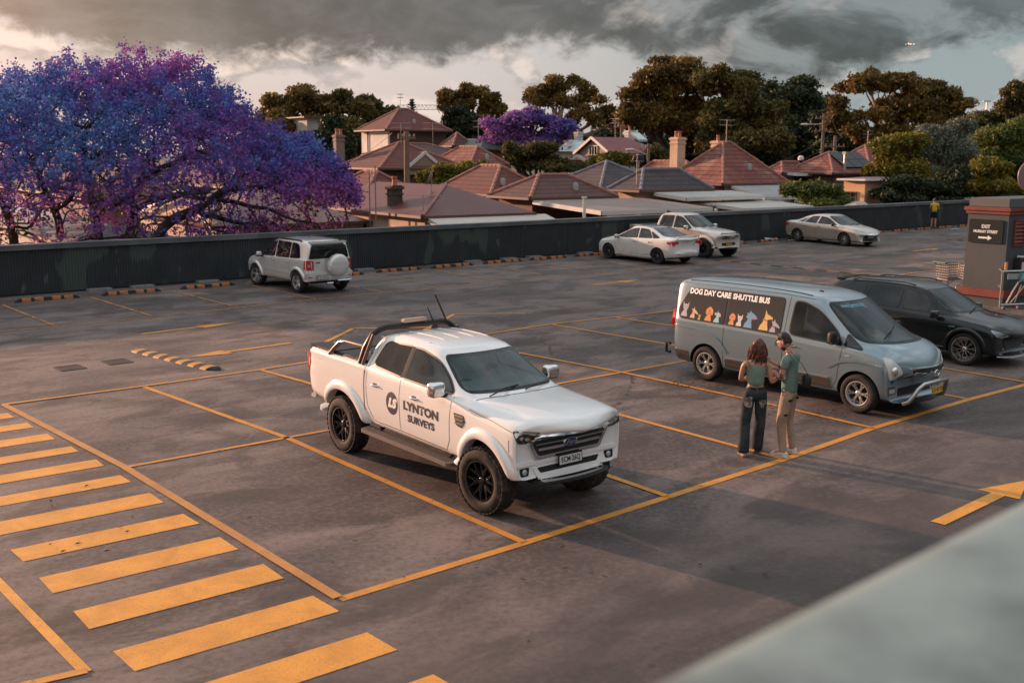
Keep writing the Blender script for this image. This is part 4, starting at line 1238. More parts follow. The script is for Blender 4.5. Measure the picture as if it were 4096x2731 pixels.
def van():
 root = empty('minibus', (0, 0, 0))
 tag(root, 'blue-grey minibus with dog pictures and shuttle lettering on its side windows', 'minibus')
 P = paint('blue_grey_paint', (.20, .275, .315), .75)
 wb = 3.2; ar = .39; zc = .33; S = []
 def st(x, *a, **k): S.append((x, sec(*a, **k)))
 st(-2.60, .48, .78, .8, .78, 1.05, .66, 1.60, 1.64, xk=-.10)
 st(-2.57, .38, .86, .75, .85, 1.10, .70, 1.72, 1.77, xk=-.13)
 st(-2.48, .30, .92, .75, .90, 1.12, .73, 1.80, 1.86, xk=-.10)
 st(-2.25, .28, .945, .72, .92, 1.12, .74, 1.835, 1.905)
 st(-1.5, .26, .95, .72, .93, 1.11, .745, 1.85, 1.925)
 st(-.5, .26, .95, .72, .93, 1.09, .745, 1.85, 1.93)
 st(.3, .26, .95, .72, .93, 1.08, .74, 1.83, 1.91)
 st(.72, .26, .95, .72, .925, 1.07, .72, 1.78, 1.86, xk=.06)
 st(.90, .26, .95, .72, .925, 1.065, .72, 1.70, 1.78, xk=.14)
 st(1.30, .26, .95, .72, .925, 1.06, .77, 1.42, 1.52, xk=.2)
 st(1.72, .26, .95, .72, .92, 1.05, .83, 1.15, 1.26, xk=.22)
 st(1.84, .27, .945, .72, .91, 1.03, .80, 1.12, 1.22, xk=.16)
 st(2.08, .27, .94, .70, .89, 1.01, .77, 1.08, 1.17, xk=.12)
 st(2.28, .26, .91, .66, .86, .93, .70, .99, 1.06, xk=.20)
 st(2.38, .25, .89, .60, .83, .84, .64, .90, .95, xk=.28)
 st(2.43, .25, .86, .55, .80, .74, .58, .79, .82, xk=.34)
 st(2.45, .25, .83, .50, .77, .66, .54, .69, .71, xk=.36)
 WP = arcpoly([(-.80, 1.19, .07), (.80, 1.19, .07), (.66, 1.735, .08), (-.66, 1.735, .08)])
 S1 = arcpoly([(.20, 1.15, .12), (1.24, 1.10, .04), (1.12, 1.29, .08), (.72, 1.60, .18), (.40, 1.71, .08), (.24, 1.71, .06)])
 b = Body(S, [(wb/2, ar), (-wb/2, ar)], zc, .78, crease=[((0, 12), 6, .35), ((1, 8), 9, .3)], cabin=(-.9, 1.70, .50, 1.86), holes=[('F', WP), ('S', S1)])
 interior(b, root, 1.42, .50, 1.12, (.50, -.45), .86)
 link('body', b.mesh, [P, BLACKP], root)
 lower = paint('lower_grey_paint', (.085, .078, .075), True)
 window(b, root, 'windscreen', WP, 'F', WGLASS, .02)
 window(b, root, 'rear_window', arcpoly([(-.66, 1.12, .07), (.66, 1.12, .07), (.60, 1.64, .08), (-.60, 1.64, .08)]), 'B', DARKG)
 SG = mat('van_side_glass', (.030, .026, .025), .07, spec=.8, ior=1.55)
 for v in 'RL':
  window(b, root, 'side_window', arcpoly([(-1.22, 1.13, .02), (-1.22, 1.74, .02), (-2.12, 1.71, .16), (-2.36, 1.28, .14), (-2.28, 1.13, .12)]), v, SG, .010)
  window(b, root, 'side_window', arcpoly([(-1.18, 1.13, .02), (.02, 1.10, .08), (.02, 1.745, .08), (-1.18, 1.74, .02)]), v, SG, .010)
  window(b, root, 'side_window', S1, v, SIDEG, .022)
  window(b, root, 'quarter_light', arcpoly([(1.30, 1.10, .02), (1.62, 1.07, .02), (1.31, 1.28, .03)]), v, DARKG, .016)
  seam(b, root, [[(-1.20, .36), (-1.20, 1.78)], [(.10, .36), (.10, 1.2), (.12, 1.78)], [(-1.20, .34), (1.10, .34), (1.20, .5), (1.27, 1.05)], [(-2.3, 1.80), (0, 1.815), (.6, 1.78)]], v)
  # raised shoulder over the rear wheel and the sill moulding
  for xx in (-wb/2, wb/2): pass
  m_ = b.lay(arcpoly([(-2.40, 1.00, .02), (-1.75, .99, .2), (-1.30, .86, .2), (-1.10, .62, .1), (-1.13, .60, .02), (-1.34, .83, .2), (-1.76, .955, .2), (-2.40, .965, .02)]), v, .016, .01)
  m_.build('shoulder_line', P, root, sm=70)
  m2 = b.lay(arcpoly([(1.00, .72, .1), (1.25, .86, .2), (1.60, .90, .2), (2.0, .86, .1), (2.0, .835, .02), (1.6, .865, .2), (1.28, .825, .2), (1.03, .68, .05)]), v, .014, .01)
  m2.build('shoulder_line', P, root, sm=70)
  b.lay(arcpoly([(-1.14, .50, .02), (1.08, .50, .02), (1.08, .36, .02), (-1.14, .36, .02)]), v, .012, .01).build('sill_moulding', lower, root, sm=60)
  b.lay(arcpoly([(-1.12, .535, .005), (1.06, .535, .005), (1.06, .515, .005), (-1.12, .515, .005)]), v, .018, .01).build('sill_strip', SILVERP, root, sm=60)
  b.lay(arcpoly([(-2.55, .52, .04), (-2.02, .52, .02), (-2.0, .34, .02), (-2.50, .34, .04)]), v, .006, .01).build('rear_bumper_side', lower, root, sm=60)
  b.lay(arcpoly([(-2.565, .80, .03), (-2.47, .86, .05), (-2.42, 1.36, .05), (-2.50, 1.42, .03)]), v, .008, .02).build('tail_light', LAMP_R, root, sm=50)
  b.lay(arcpoly([(1.33, .93, .01), (1.43, .93, .01), (1.43, .955, .01), (1.33, .955, .01)]), v, .008, .002).build('side_repeater', LAMP_W, root)
  b.lay(arcpoly([(-.05, 1.00, .04), (-.05, .90, .04), (.08, .90, .04), (.08, 1.00, .04)]), v, .002, .002).build('handle_recess', BLACKP, root)
  h, n = b.hit(0, .95, v); sg = -1 if v == 'R' else 1
  MB().tube([(.03, h.y+sg*.0, 1.00), (.03, h.y+sg*.03, .98), (.03, h.y+sg*.03, .92), (.03, h.y, .90)], .016, 8).build('door_handle', CHROME, root, sm=50)
 for x in (.26,): handle(b, root, x, .95, SILVERP, .20)
 for sg in (-1, 1):
  hp = arcpoly([(sg*.62, .64, .05), (sg*.84, .63, .05), (sg*.885, .76, .08), (sg*.88, 1.0, .05), (sg*.80, .98, .05), (sg*.66, .80, .08)])
  l0 = b.lay(hp, 'F', .012, .03).build('headlight', mat('frosted_lamp', (.60, .60, .58), .14, .1, coat=1), root, sm=50)
  hh, nn = b.hit(sg*.76, .78, 'F')
  if hh is not None: MB().ball(hh-nn*.02, (.05, .085, .085), 20).build('lens', CHROME, l0, sm=60)
  b.lay(arcpoly([(sg*.62, .47, .02), (sg*.80, .47, .02), (sg*.80, .40, .02), (sg*.62, .40, .02)]), 'F', .006, .01).build('fog_light', LAMP_W, root, sm=50)
 g0 = b.lay(arcpoly([(-.54, .825, .04), (-.46, .625, .06), (.46, .625, .06), (.54, .825, .04), (.28, .84, .05), (-.28, .84, .05)]), 'F', .030, .05).build('grille', CHROME, root, sm=50)
 b.lay(arcpoly([(-.505, .80, .03), (-.435, .65, .05), (.435, .65, .05), (.505, .80, .03), (.28, .818, .05), (-.28, .818, .05)]), 'F', .036, .0).build('grille_mesh', mat('grille_dark', (.015, .015, .017), .45, bump=(80, .5)), g0)
 b.lay(arcpoly([(-.47, .735, .01), (-.1, .705, .01), (.1, .705, .01), (.47, .735, .01), (.47, .765, .01), (.1, .745, .01), (-.1, .745, .01), (-.47, .765, .01)]), 'F', .046, .01).build('grille_bar', CHROME, g0, sm=50)
 h, n = b.hit(0, .725, 'F'); T = Matrix.Translation(h+Vector((.06, 0, 0)))@FRONT
 e0 = MB().tube([T@Vector((.075*math.cos(t_), .048*math.sin(t_), 0)) for t_ in [k*math.pi/12 for k in range(24)]], .010, 6, closed=True).build('emblem', CHROME, root, sm=50)
 tx = text_mesh('H', .085, .004, 1.15, .35); tx.transform(T@Matrix.Translation((0, 0, .004))); link('emblem_letter', tx, CHROME, e0)
 b.lay(arcpoly([(-.52, .46, .03), (-.56, .33, .04), (.56, .33, .04), (.52, .46, .03)]), 'F', .004, .01).build('air_intake', BLACKP, root, sm=50)
 for sg in (-1, 1):
  b.lay(arcpoly([(sg*.60, .50, .03), (sg*.86, .52, .03), (sg*.86, .33, .03), (sg*.60, .33, .03)]), 'F', .003, .01).build('bumper_panel', lower, root, sm=50)
 nb = MB().tube([(2.24, -.60, .24), (2.33, -.58, .28), (2.38, -.53, .38), (2.43, -.47, .50), (2.47, -.39, .575), (2.50, 0, .59), (2.47, .39, .575), (2.43, .47, .50), (2.38, .53, .38), (2.33, .58, .28), (2.24, .60, .24)], .038, 12)
 nb.build('nudge_bar', mat('brushed_steel', (.45, .44, .43), .28, .9), root, sm=60)
 plate(root, (2.515, 0, .455), FRONT, 'CG·43·YD', PLATE_Y, INK, .37, .11)
 paw = mat('paw_print', (.02, .07, .075), .5)
 cx, cz = -.72, .60
 for (px, pz, r_) in ((0, 0, .045), (-.055, .045, .02), (-.02, .07, .02), (.02, .07, .02), (.055, .045, .02)):
  b.lay([(cx+px+r_*math.cos(k*math.pi/6), cz+pz+r_*math.sin(k*math.pi/6)) for k in range(12)], 'F', .004, .0).build('paw_sticker', paw, root)
 al = mat('bright_alloy', (.55, .54, .52), .3, .8)
 for x in (wb/2, -wb/2):
  for sg in (-1, 1): wheel('wheel', .335, .225, .215, 'six', root, (x, sg*.83, .335), sg, al)
 mirror(b, root, 1.16, 1.22, .93, BLACKP, (.12, .17, .22))
 wipers(b, root, [((1.76, -.45), (1.62, .05)), ((1.76, -.30), (1.45, .45))])
 MB().box((0, -.0, 1.0), (.001, .001, .001))
 MB().prism([(-.06, -.02), (.06, -.012), (.06, .012), (-.06, .02)], 0, .05, M=Matrix.Translation((.45, -.30, 1.885))@Matrix.Rotation(math.pi/2, 4, 'X')@Matrix.Scale(.6, 4)).build('aerial', BLACKP, root)
 for sg in (-1, 1):
  b.lay(arcpoly([(-2.2, sg*.70, .01), (.5, sg*.68, .01), (.5, sg*.655, .01), (-2.2, sg*.675, .01)]), 'T', .006, .003).build('roof_strip', TRIM, root, sm=60)
 MB().tube([(-2.58, -.30, .42), (-2.82, -.30, .42)], .035, 8).build('towbar', BLACKP, root)
 MB().tube([(-2.66, -.70, .55), (-2.76, -.70, .55), (-2.76, -.70, .38), (-2.66, -.70, .38)], .03, 8).build('rear_step', BLACKP, root, sm=50)
 axles(root, wb, .8)
 # lettering and dog pictures on the side windows, facing the camera
 def put(me, x, z, m, name, off=.011):
  link(name, b.decal(me, Matrix(((1, 0, 0, x), (0, 1, 0, z), (0, 0, 1, 0), (0, 0, 0, 1))), 'R', off, .05), m, root)
 put(text_mesh('DOG DAY CARE', .135, .006, .98), -1.64, 1.655, mat('white_vinyl', (.9, .88, .86), .5), 'window_text')
 put(text_mesh('SHUTTLE BUS', .135, .006, .98), -.70, 1.655, mat('white_vinyl', (.9, .88, .86), .5), 'window_text')
 t = text_mesh('www.bemore.dog', .085, .001, .98)
 link('windscreen_text', b.decal(t, Matrix(((1, 0, 0, -.22), (0, 1, 0, 1.685), (0, 0, 1, 0), (0, 0, 0, 1))), 'F', .010, .05), mat('sky_print', (.20, .42, .48), .5), root)
 def dog(x, z, h, body, acc, kind, flip=1):
  """a flat printed dog: chest, head, muzzle, ears, collar"""
  o = bpy.data.objects.new('dog_picture', None); COL.objects.link(o); o.parent = root; o.empty_display_size = .05
  def blob(pts, m, off, name):
   q = [(x+flip*px*h, z+pz*h) for px, pz in pts]
   b.lay(q, 'R', off, .0).build(name, m, o)
  el = lambda cx_, cz_, rx, rz, n=14, a0=0: [(cx_+rx*math.cos(2*math.pi*k/n)*math.cos(a0)-rz*math.sin(2*math.pi*k/n)*math.sin(a0), cz_+rx*math.cos(2*math.pi*k/n)*math.sin(a0)+rz*math.sin(2*math.pi*k/n)*math.cos(a0)) for k in range(n)]
  sit = [(-.34, 0), (.22, 0), (.20, .12), (.14, .30), (.12, .52), (-.10, .55), (-.16, .36), (-.28, .22)]
  blob(sit, body, .0090, 'chest')
  if kind == 'wolf':
   blob([(-.18, .50), (-.26, .62), (-.16, .66), (-.22, .80), (-.06, .80), (-.02, .94), (.08, .84), (.20, .80), (.42, .66), (.52, .56), (.40, .50), (.10, .46)], body, .0098, 'head')
   blob([(.08, .56), (.34, .56), (.36, .51), (.14, .50)], acc, .0105, 'tongue')
  elif kind == 'shep':
   blob([(-.10, .48), (-.06, .70), (-.04, 1.0), (.06, .80), (.20, .76), (.40, .66), (.42, .58), (.16, .54), (.10, .48)], body, .0098, 'head')
   blob([(-.16, .50), (.12, .44), (.13, .50), (-.15, .57)], acc, .0105, 'collar')
  elif kind == 'bull':
   blob(el(.06, .60, .22, .18), body, .0098, 'head')
   blob(el(.22, .56, .10, .09), acc, .0105, 'nose')
   blob([(-.06, .70), (-.02, .98), (.05, .74)], body, .0100, 'ear'); blob(el(-.22, .66, .10, .12), acc, .0102, 'ear')
  elif kind == 'spaniel':
   blob(el(.0, .72, .20, .22), body, .0098, 'head')
   for e in (-1, 1): blob(el(.21*e, .60, .09, .22), body, .0102, 'ear')
   blob(el(.0, .64, .05, .04), INK, .0106, 'nose')
   blob([(-.12, .46), (.12, .46), (.10, .52), (-.10, .52)], acc, .0105, 'collar')
  elif kind == 'long':
   blob([(-.05, .46), (-.24, .84), (-.06, .78), (.04, .98), (.10, .78), (.34, .62), (.56, .42), (.50, .34), (.20, .44)], body, .0098, 'head')
   blob([(-.10, .42), (.16, .34), (.18, .40), (-.08, .48)], acc, .0105, 'collar')
  else:
   blob(el(.0, .62, .22, .22), body, .0098, 'head')
   for e in (-1, 1): blob([(.08*e, .74), (.26*e, 1.0), (.24*e, .62)], body, .0100, 'ear')
   for e in (-1, 1): blob(el(.09*e, .66, .03, .035), INK, .0106, 'eye')
   blob(el(.0, .54, .05, .04), acc, .0106, 'nose')
 c = lambda n, q: mat('print_'+n, q, .6)
 red, pink = c('red', (.55, .08, .07)), c('pink', (.60, .30, .34))
 dog(-2.17, 1.17, 0.281, c('grey', (.36, .33, .38)), red, 'pup')
 dog(-1.96, 1.16, 0.211, c('peach', (.58, .36, .28)), red, 'long')
 dog(-1.80, 1.145, 0.109, c('olive', (.40, .34, .06)), INK, 'pup')
 dog(-1.58, 1.15, 0.281, c('orange', (.62, .24, .07)), red, 'spaniel')
 dog(-1.38, 1.145, 0.234, c('aqua', (.28, .50, .55)), pink, 'bull')
 dog(-1.04, 1.145, 0.226, c('orange', (.62, .24, .07)), pink, 'spaniel')
 dog(-.87, 1.145, 0.218, c('cream', (.62, .56, .54)), pink, 'pup')
 dog(-.66, 1.14, 0.328, c('blue', (.12, .30, .48)), red, 'wolf')
 dog(-.32, 1.14, 0.359, c('gold', (.64, .42, .14)), red, 'shep')
 dog(-.13, 1.13, 0.234, c('grey', (.36, .33, .38)), INK, 'long')
 root.scale = (1.0, .91, .985)
 place(root, (1623, 874), (1968, 948), wb, -.80)
 return root
van()
def suv_black():
 root = empty('car', (0, 0, 0)); tag(root, 'black sport utility car parked behind the minibus, bonnet facing right', 'car')
 P = paint('black_paint', (.008, .011, .012), False, (.012, .012, .012))
 wb = 2.68; ar = .385; zc = .36; S = []
 def st(x, *a, **k): S.append((x, sec(*a, **k)))
 st(-2.18, .55, .74, .8, .74, 1.0, .60, 1.10, 1.14, xk=-.14)
 st(-2.14, .40, .84, .78, .82, 1.05, .60, 1.24, 1.28, xk=-.16)
 st(-2.02, .30, .89, .76, .86, 1.07, .59, 1.42, 1.46, xk=-.10)
 st(-1.78, .26, .915, .74, .875, 1.07, .575, 1.55, 1.585)
 st(-1.2, .24, .92, .72, .875, 1.05, .585, 1.575, 1.615)
 st(-.4, .24, .92, .72, .875, 1.03, .59, 1.58, 1.625)
 st(.15, .24, .92, .72, .87, 1.01, .585, 1.53, 1.575, xk=.04)
 st(.38, .24, .92, .72, .87, 1.0, .59, 1.45, 1.50, xk=.10)
 st(.80, .24, .92, .72, .87, .99, .68, 1.20, 1.26, xk=.18)
 st(1.12, .24, .92, .72, .865, .98, .75, 1.02, 1.09, xk=.20)
 st(1.25, .25, .92, .72, .86, .96, .73, 1.00, 1.055, xk=.12)
 st(1.70, .26, .91, .72, .84, .90, .68, .94, .985)
 st(2.05, .26, .88, .68, .79, .82, .60, .85, .89, xk=.15)
 st(2.20, .27, .83, .60, .74, .72, .52, .75, .77, xk=.28)
 st(2.26, .30, .76, .55, .68, .62, .46, .64, .65, xk=.30)
 P.node_tree.nodes['Principled BSDF'].inputs['Specular IOR Level'].default_value = .1; P.node_tree.nodes['Principled BSDF'].inputs['Coat IOR'].default_value = 1.45
 WF = arcpoly([(-.72, 1.09, .06), (.72, 1.09, .06), (.55, 1.475, .06), (-.55, 1.475, .06)])
 SS = [arcpoly([(-.12, 1.07, .03), (.86, 1.035, .03), (.62, 1.20, .1), (.28, 1.40, .15), (-.12, 1.47, .03)]), arcpoly([(-1.10, 1.10, .03), (-.20, 1.075, .03), (-.20, 1.475, .03), (-.98, 1.47, .1)])]
 b = Body(S, [(wb/2, ar), (-wb/2, ar)], zc, .76, crease=[((0, 11), 6, .5), ((3, 7), 9, .4)], cabin=(-1.5, 1.10, .38, 1.6), holes=[('F', WF)]+[('S', q) for q in SS])
 interior(b, root, .94, .38, .98, (.15, -.65), .80)
 link('body', b.mesh, [P, BLACKP], root)
 G = DARKG
 window(b, root, 'windscreen', WF, 'F', WGLASS, .02); window(b, root, 'rear_window', arcpoly([(-.60, 1.12, .06), (.60, 1.12, .06), (.50, 1.40, .06), (-.50, 1.40, .06)]), 'B', DARKG)
 for v in 'RL':
  for q in SS: window(b, root, 'side_window', q, v, GLASS, .018)
  window(b, root, 'side_window', arcpoly([(-1.70, 1.16, .05), (-1.17, 1.11, .02), (-1.07, 1.46, .04), (-1.30, 1.44, .1)]), v, G, .018)
  seam(b, root, [[(-.16, .34), (-.16, 1.05)], [(-.16, .34), (.80, .34), (.92, .5), (.95, 1.0)], [(-.16, .34), (-.95, .34), (-1.12, .75), (-1.14, 1.06)], [(1.0, .97), (1.6, .89), (2.0, .80)]], v, wd=.006)
  b.lay(arcpoly([(.98, .80, .01), (1.12, .80, .01), (1.12, .825, .01), (.98, .825, .01)]), v, .006, .002).build('badge', CHROME, root)
  b.lay(arcpoly([(-.9, .34, .01), (.9, .34, .01), (.9, .36, .01), (-.9, .36, .01)]), v, .008, .003).build('sill_strip', SILVERP, root)
  sg = -1 if v == 'R' else 1
  MB().tube([(-1.45, sg*.60, 1.57), (-1.3, sg*.605, 1.61), (-.2, sg*.61, 1.62), (.05, sg*.60, 1.575)], .018, 8).build('roof_rail', GLOSSB, root, sm=50)
  b.lay(arcpoly([(-2.12, .86, .02), (-1.90, .88, .03), (-1.90, 1.0, .04), (-2.10, 1.02, .02)]), v, .008, .01).build('tail_light', LAMP_R, root, sm=50)
 for ax in (wb/2, -wb/2): flare(b, root, ax, ar, ar, P, .03, .08, 5, 175)
 for x in (.02, -.90): handle(b, root, x, .88, P, .20)
 for sg in (-1, 1):
  hp = arcpoly([(sg*.53, .70, .02), (sg*.60, .64, .03), (sg*.80, .68, .03), (sg*.85, .80, .03), (sg*.82, .82, .02)])
  l0 = b.lay(hp, 'F', .008, .012).build('headlight', mat('led_lamp', (.30, .31, .36), .12, .5, coat=1), root, sm=50)
  b.lay(arcpoly([(sg*.50, .50, .03), (sg*.76, .52, .03), (sg*.74, .36, .03), (sg*.54, .36, .03)]), 'F', .004, .01).build('air_intake', BLACKP, root, sm=50)
 b.lay(arcpoly([(-.42, .70, .03), (-.50, .58, .03), (-.40, .38, .04), (.40, .38, .04), (.50, .58, .03), (.42, .70, .03)]), 'F', .010, .01).build('grille', mat('grille_honey', (.012, .012, .013), .3, bump=(60, 1)), root, sm=50)
 MB().tube([(2.0, -.82, .27), (2.22, -.62, .27), (2.27, 0, .27), (2.22, .62, .27), (2.0, .82, .27)], .012, 6).build('front_strip', SILVERP, root, sm=50)
 T = Matrix.Translation((2.29, 0, .63))@FRONT
 for k in range(4):
  MB().tube([T@Vector((-.075+.05*k+.032*math.cos(t_*math.pi/8), .032*math.sin(t_*math.pi/8), 0)) for t_ in range(16)], .005, 5, closed=True).build('emblem_ring', CHROME, root)
 for x in (wb/2, -wb/2):
  for sg in (-1, 1): wheel('wheel', .355, .24, .265, 'star', root, (x, sg*.80, .355), sg, mat('machined_alloy', (.52, .50, .48), .25, .85))
 mirror(b, root, .72, 1.06, .90, GLOSSB, (.14, .20, .14), GLOSSB)
 wipers(b, root, [((1.18, -.4), (1.05, .2))])
 MB().prism([(-.08, -.015), (.06, -.005), (.06, .005), (-.08, .015)], 0, .06, M=Matrix.Translation((-1.35, 0, 1.60))@Matrix.Rotation(math.pi/2, 4, 'X')@Matrix.Scale(.8, 4)).build('aerial', GLOSSB, root)
 MB().prism([(-1.93, -.53), (-1.70, -.56), (-1.70, .56), (-1.93, .53)], 1.52, 1.565).build('roof_spoiler', P, root, bevel=.01)
 axles(root, wb, .75)
 root.scale = (.97, .92, .945)
 d = gp(2215.6, 837.9); az_ = R(139)
 dv_ = Vector((math.sin(az_), math.cos(az_), 0)); L = Vector((-dv_.y, dv_.x, 0))
 root.location = d - dv_*wb/2*.97 + L*(.73)
 root.rotation_euler = (0, 0, math.atan2(dv_.y, dv_.x))
suv_black()
def suv_silver():
 root = empty('car', (0, 0, 0)); tag(root, 'silver compact four-wheel drive with a spare wheel on its tailgate, facing the wall', 'car')
 P = paint('silver_body_paint', (.66, .66, .65), .5)
 wb = 2.49; ar = .375; zc = .37; S = []
 def st(x, *a, **k): S.append((x, sec(*a, **k)))
 st(-1.83, .50, .72, .8, .72, 1.04, .64, 1.30, 1.34, xk=-.04)
 st(-1.81, .42, .80, .76, .79, 1.06, .66, 1.45, 1.49, xk=-.05)
 st(-1.74, .36, .83, .76, .81, 1.06, .66, 1.56, 1.60, xk=-.03)
 st(-1.5, .34, .84, .74, .82, 1.06, .655, 1.60, 1.65)
 st(-.8, .32, .84, .72, .82, 1.05, .66, 1.625, 1.68)
 st(0, .32, .84, .72, .82, 1.03, .655, 1.61, 1.665)
 st(.32, .32, .84, .72, .82, 1.02, .64, 1.55, 1.61, xk=.05)
 st(.48, .32, .84, .72, .82, 1.015, .64, 1.46, 1.52, xk=.1)
 st(.80, .32, .84, .72, .82, 1.01, .70, 1.22, 1.29, xk=.14)
 st(1.06, .33, .84, .72, .81, 1.0, .74, 1.05, 1.12, xk=.14)
 st(1.18, .33, .84, .72, .80, .98, .70, 1.03, 1.085, xk=.08)
 st(1.60, .34, .83, .72, .78, .94, .64, .985, 1.03)
 st(1.88, .35, .80, .68, .74, .86, .58, .90, .93, xk=.1)
 st(2.0, .36, .76, .60, .70, .76, .5, .79, .81, xk=.2)
 st(2.05, .40, .70, .55, .64, .66, .46, .68, .69, xk=.2)
 WF = arcpoly([(-.70, 1.12, .06), (.70, 1.12, .06), (.58, 1.50, .06), (-.58, 1.50, .06)]); WR = arcpoly([(-.70, 1.10, .05), (.70, 1.10, .05), (.60, 1.50, .07), (-.60, 1.50, .07)])
 SS = [arcpoly([(.06, 1.07, .03), (.90, 1.05, .03), (.62, 1.28, .1), (.40, 1.46, .12), (.06, 1.545, .03)]), arcpoly([(-.80, 1.09, .03), (-.02, 1.07, .03), (-.02, 1.55, .03), (-.80, 1.54, .04)]), arcpoly([(-1.42, 1.11, .04), (-.87, 1.09, .02), (-.87, 1.54, .03), (-1.25, 1.52, .16)])]
 b = Body(S, [(wb/2, ar), (-wb/2, ar)], zc, .70, crease=[((0, 11), 6, .5), ((1, 6), 9, .4)], cabin=(-1.72, 1.04, .45, 1.66), holes=[('F', WF), ('B', WR)]+[('S', q) for q in SS])
 interior(b, root, .90, .45, 1.0, (.12, -.65), .74)
 link('body', b.mesh, [P, BLACKP], root)
 window(b, root, 'windscreen', WF, 'F', WGLASS); window(b, root, 'rear_window', WR, 'B', GTINT, .012)
 for v in 'RL':
  for q in SS: window(b, root, 'side_window', q, v, GLASS, .018)
  seam(b, root, [[(.02, .40), (.02, 1.06)], [(.02, .40), (.72, .40), (.84, .55), (.90, 1.0)], [(.02, .40), (-.72, .42), (-.82, .7), (-.86, 1.06)]], v, wd=.007)
  sg = -1 if v == 'R' else 1
  MB().tube([(-1.35, sg*.64, 1.585), (-1.25, sg*.645, 1.635), (.1, sg*.65, 1.645), (.25, sg*.64, 1.60)], .024, 8).build('roof_rail', BLACKP, root, sm=50)
  b.lay(arcpoly([(-1.82, .74, .03), (-1.66, .76, .03), (-1.68, 1.04, .04), (-1.80, 1.05, .03)]), v, .010, .02).build('tail_light', LAMP_R, root, sm=50)
  b.lay(arcpoly([(-.80, .66, .05), (.80, .66, .05), (.80, .58, .02), (-.80, .58, .02)]), v, .012, .01).build('door_moulding', P, root, sm=60)
 for ax in (wb/2, -wb/2): flare(b, root, ax, ar, ar, P, .04, .10, 8, 180)
 for x in (.12, -.72): handle(b, root, x, .96, P, .14)
 for sg in (-1, 1):
  b.lay(arcpoly([(sg*.62, .74, .02), (sg*.80, .74, .02), (sg*.79, 1.05, .03), (sg*.66, 1.03, .03)]), 'B', .008, .02).build('tail_light', LAMP_R, root, sm=50)
  b.lay(arcpoly([(sg*.68, .84, .02), (sg*.75, .84, .02), (sg*.75, .92, .02), (sg*.68, .92, .02)]), 'B', .014, .0).build('reversing_lamp', LAMP_W, root, sm=50)
  b.lay(arcpoly([(sg*.52, .70, .03), (sg*.70, .55, .03), (sg*.78, .62, .03), (sg*.74, .78, .03)]), 'F', .006, .01).build('headlight', LAMP_W, root, sm=50)
  b.lay(arcpoly([(sg*.64, .52, .01), (sg*.74, .52, .01), (sg*.74, .55, .01), (sg*.64, .55, .01)]), 'B', .075, .02).build('reflector', LAMP_R, root)
 bp = b.lay(arcpoly([(-.80, .44, .04), (.80, .44, .04), (.80, .68, .05), (-.80, .68, .05)]), 'B', .07, .06).build('rear_bumper', P, root, sm=45)
 sw = MB().lathe([(.001, -.11), (.20, -.11), (.31, -.095), (.345, -.06), (.35, .06), (.30, .09), (.001, .09)], 40, 'X', (-1.98, -.20, .88))
 so = sw.build('spare_wheel_cover', P, root, sm=40)
 for z in (.80, .96): MB().beam((-2.093, -.46, z), (-2.093, .06, z), .012, .012).build('cover_rib', P, so)
 b.lay(arcpoly([(-.70, .72, .03), (.56, .72, .03), (.58, 1.06, .03), (-.74, 1.06, .03)]), 'B', .006, .006).build('tailgate', P, root, sm=50)
 MB().box((-1.90, .46, .98), (.02, .14, .04)).build('tailgate_handle', BLACKP, root, bevel=.01)
 plate(root, (-1.935, .33, .52), REAR, 'AQA·82Q', PLATE_W, INK, .37, .105, True)
 MB().tube([(-1.98, .22, .34), (-1.98, .0, .34)], .03, 8).build('tow_step', CHROME, root)
 MB().tube([(-1.94, -.20, .40), (-1.98, -.30, .40), (-1.98, -.62, .40), (-1.94, -.70, .40)], .028, 8).build('tow_step', CHROME, root)
 MB().prism([(-1.86, -.60), (-1.60, -.63), (-1.60, .63), (-1.86, .60)], 1.555, 1.615).build('roof_spoiler', P, root, bevel=.012)
 MB().tube([(-1.90, .20, 1.10), (-1.86, -.05, 1.14), (-1.84, -.2, 1.15)], .010, 6).build('wiper', BLACKP, root)
 for x, sr in ((wb/2, R(14)), (-wb/2, 0)):
  for sg in (-1, 1): wheel('wheel', .345, .225, .225, 'five', root, (x, sg*.735, .345), sg, ALLOY, steer=sr)
 mirror(b, root, .74, 1.10, .84, P, (.11, .16, .13))
 for sg in (-1, 1): MB().box((-wb/2-.36, sg*.74, .36), (.015, .2, .24)).build('mud_flap', RUBBER, root)
 axles(root, wb, .7, .36)
 root.scale = (1.04, .97, .965)
 place(root, (689.4, 672.6), (594.5, 653.9), wb, .70)
suv_silver()
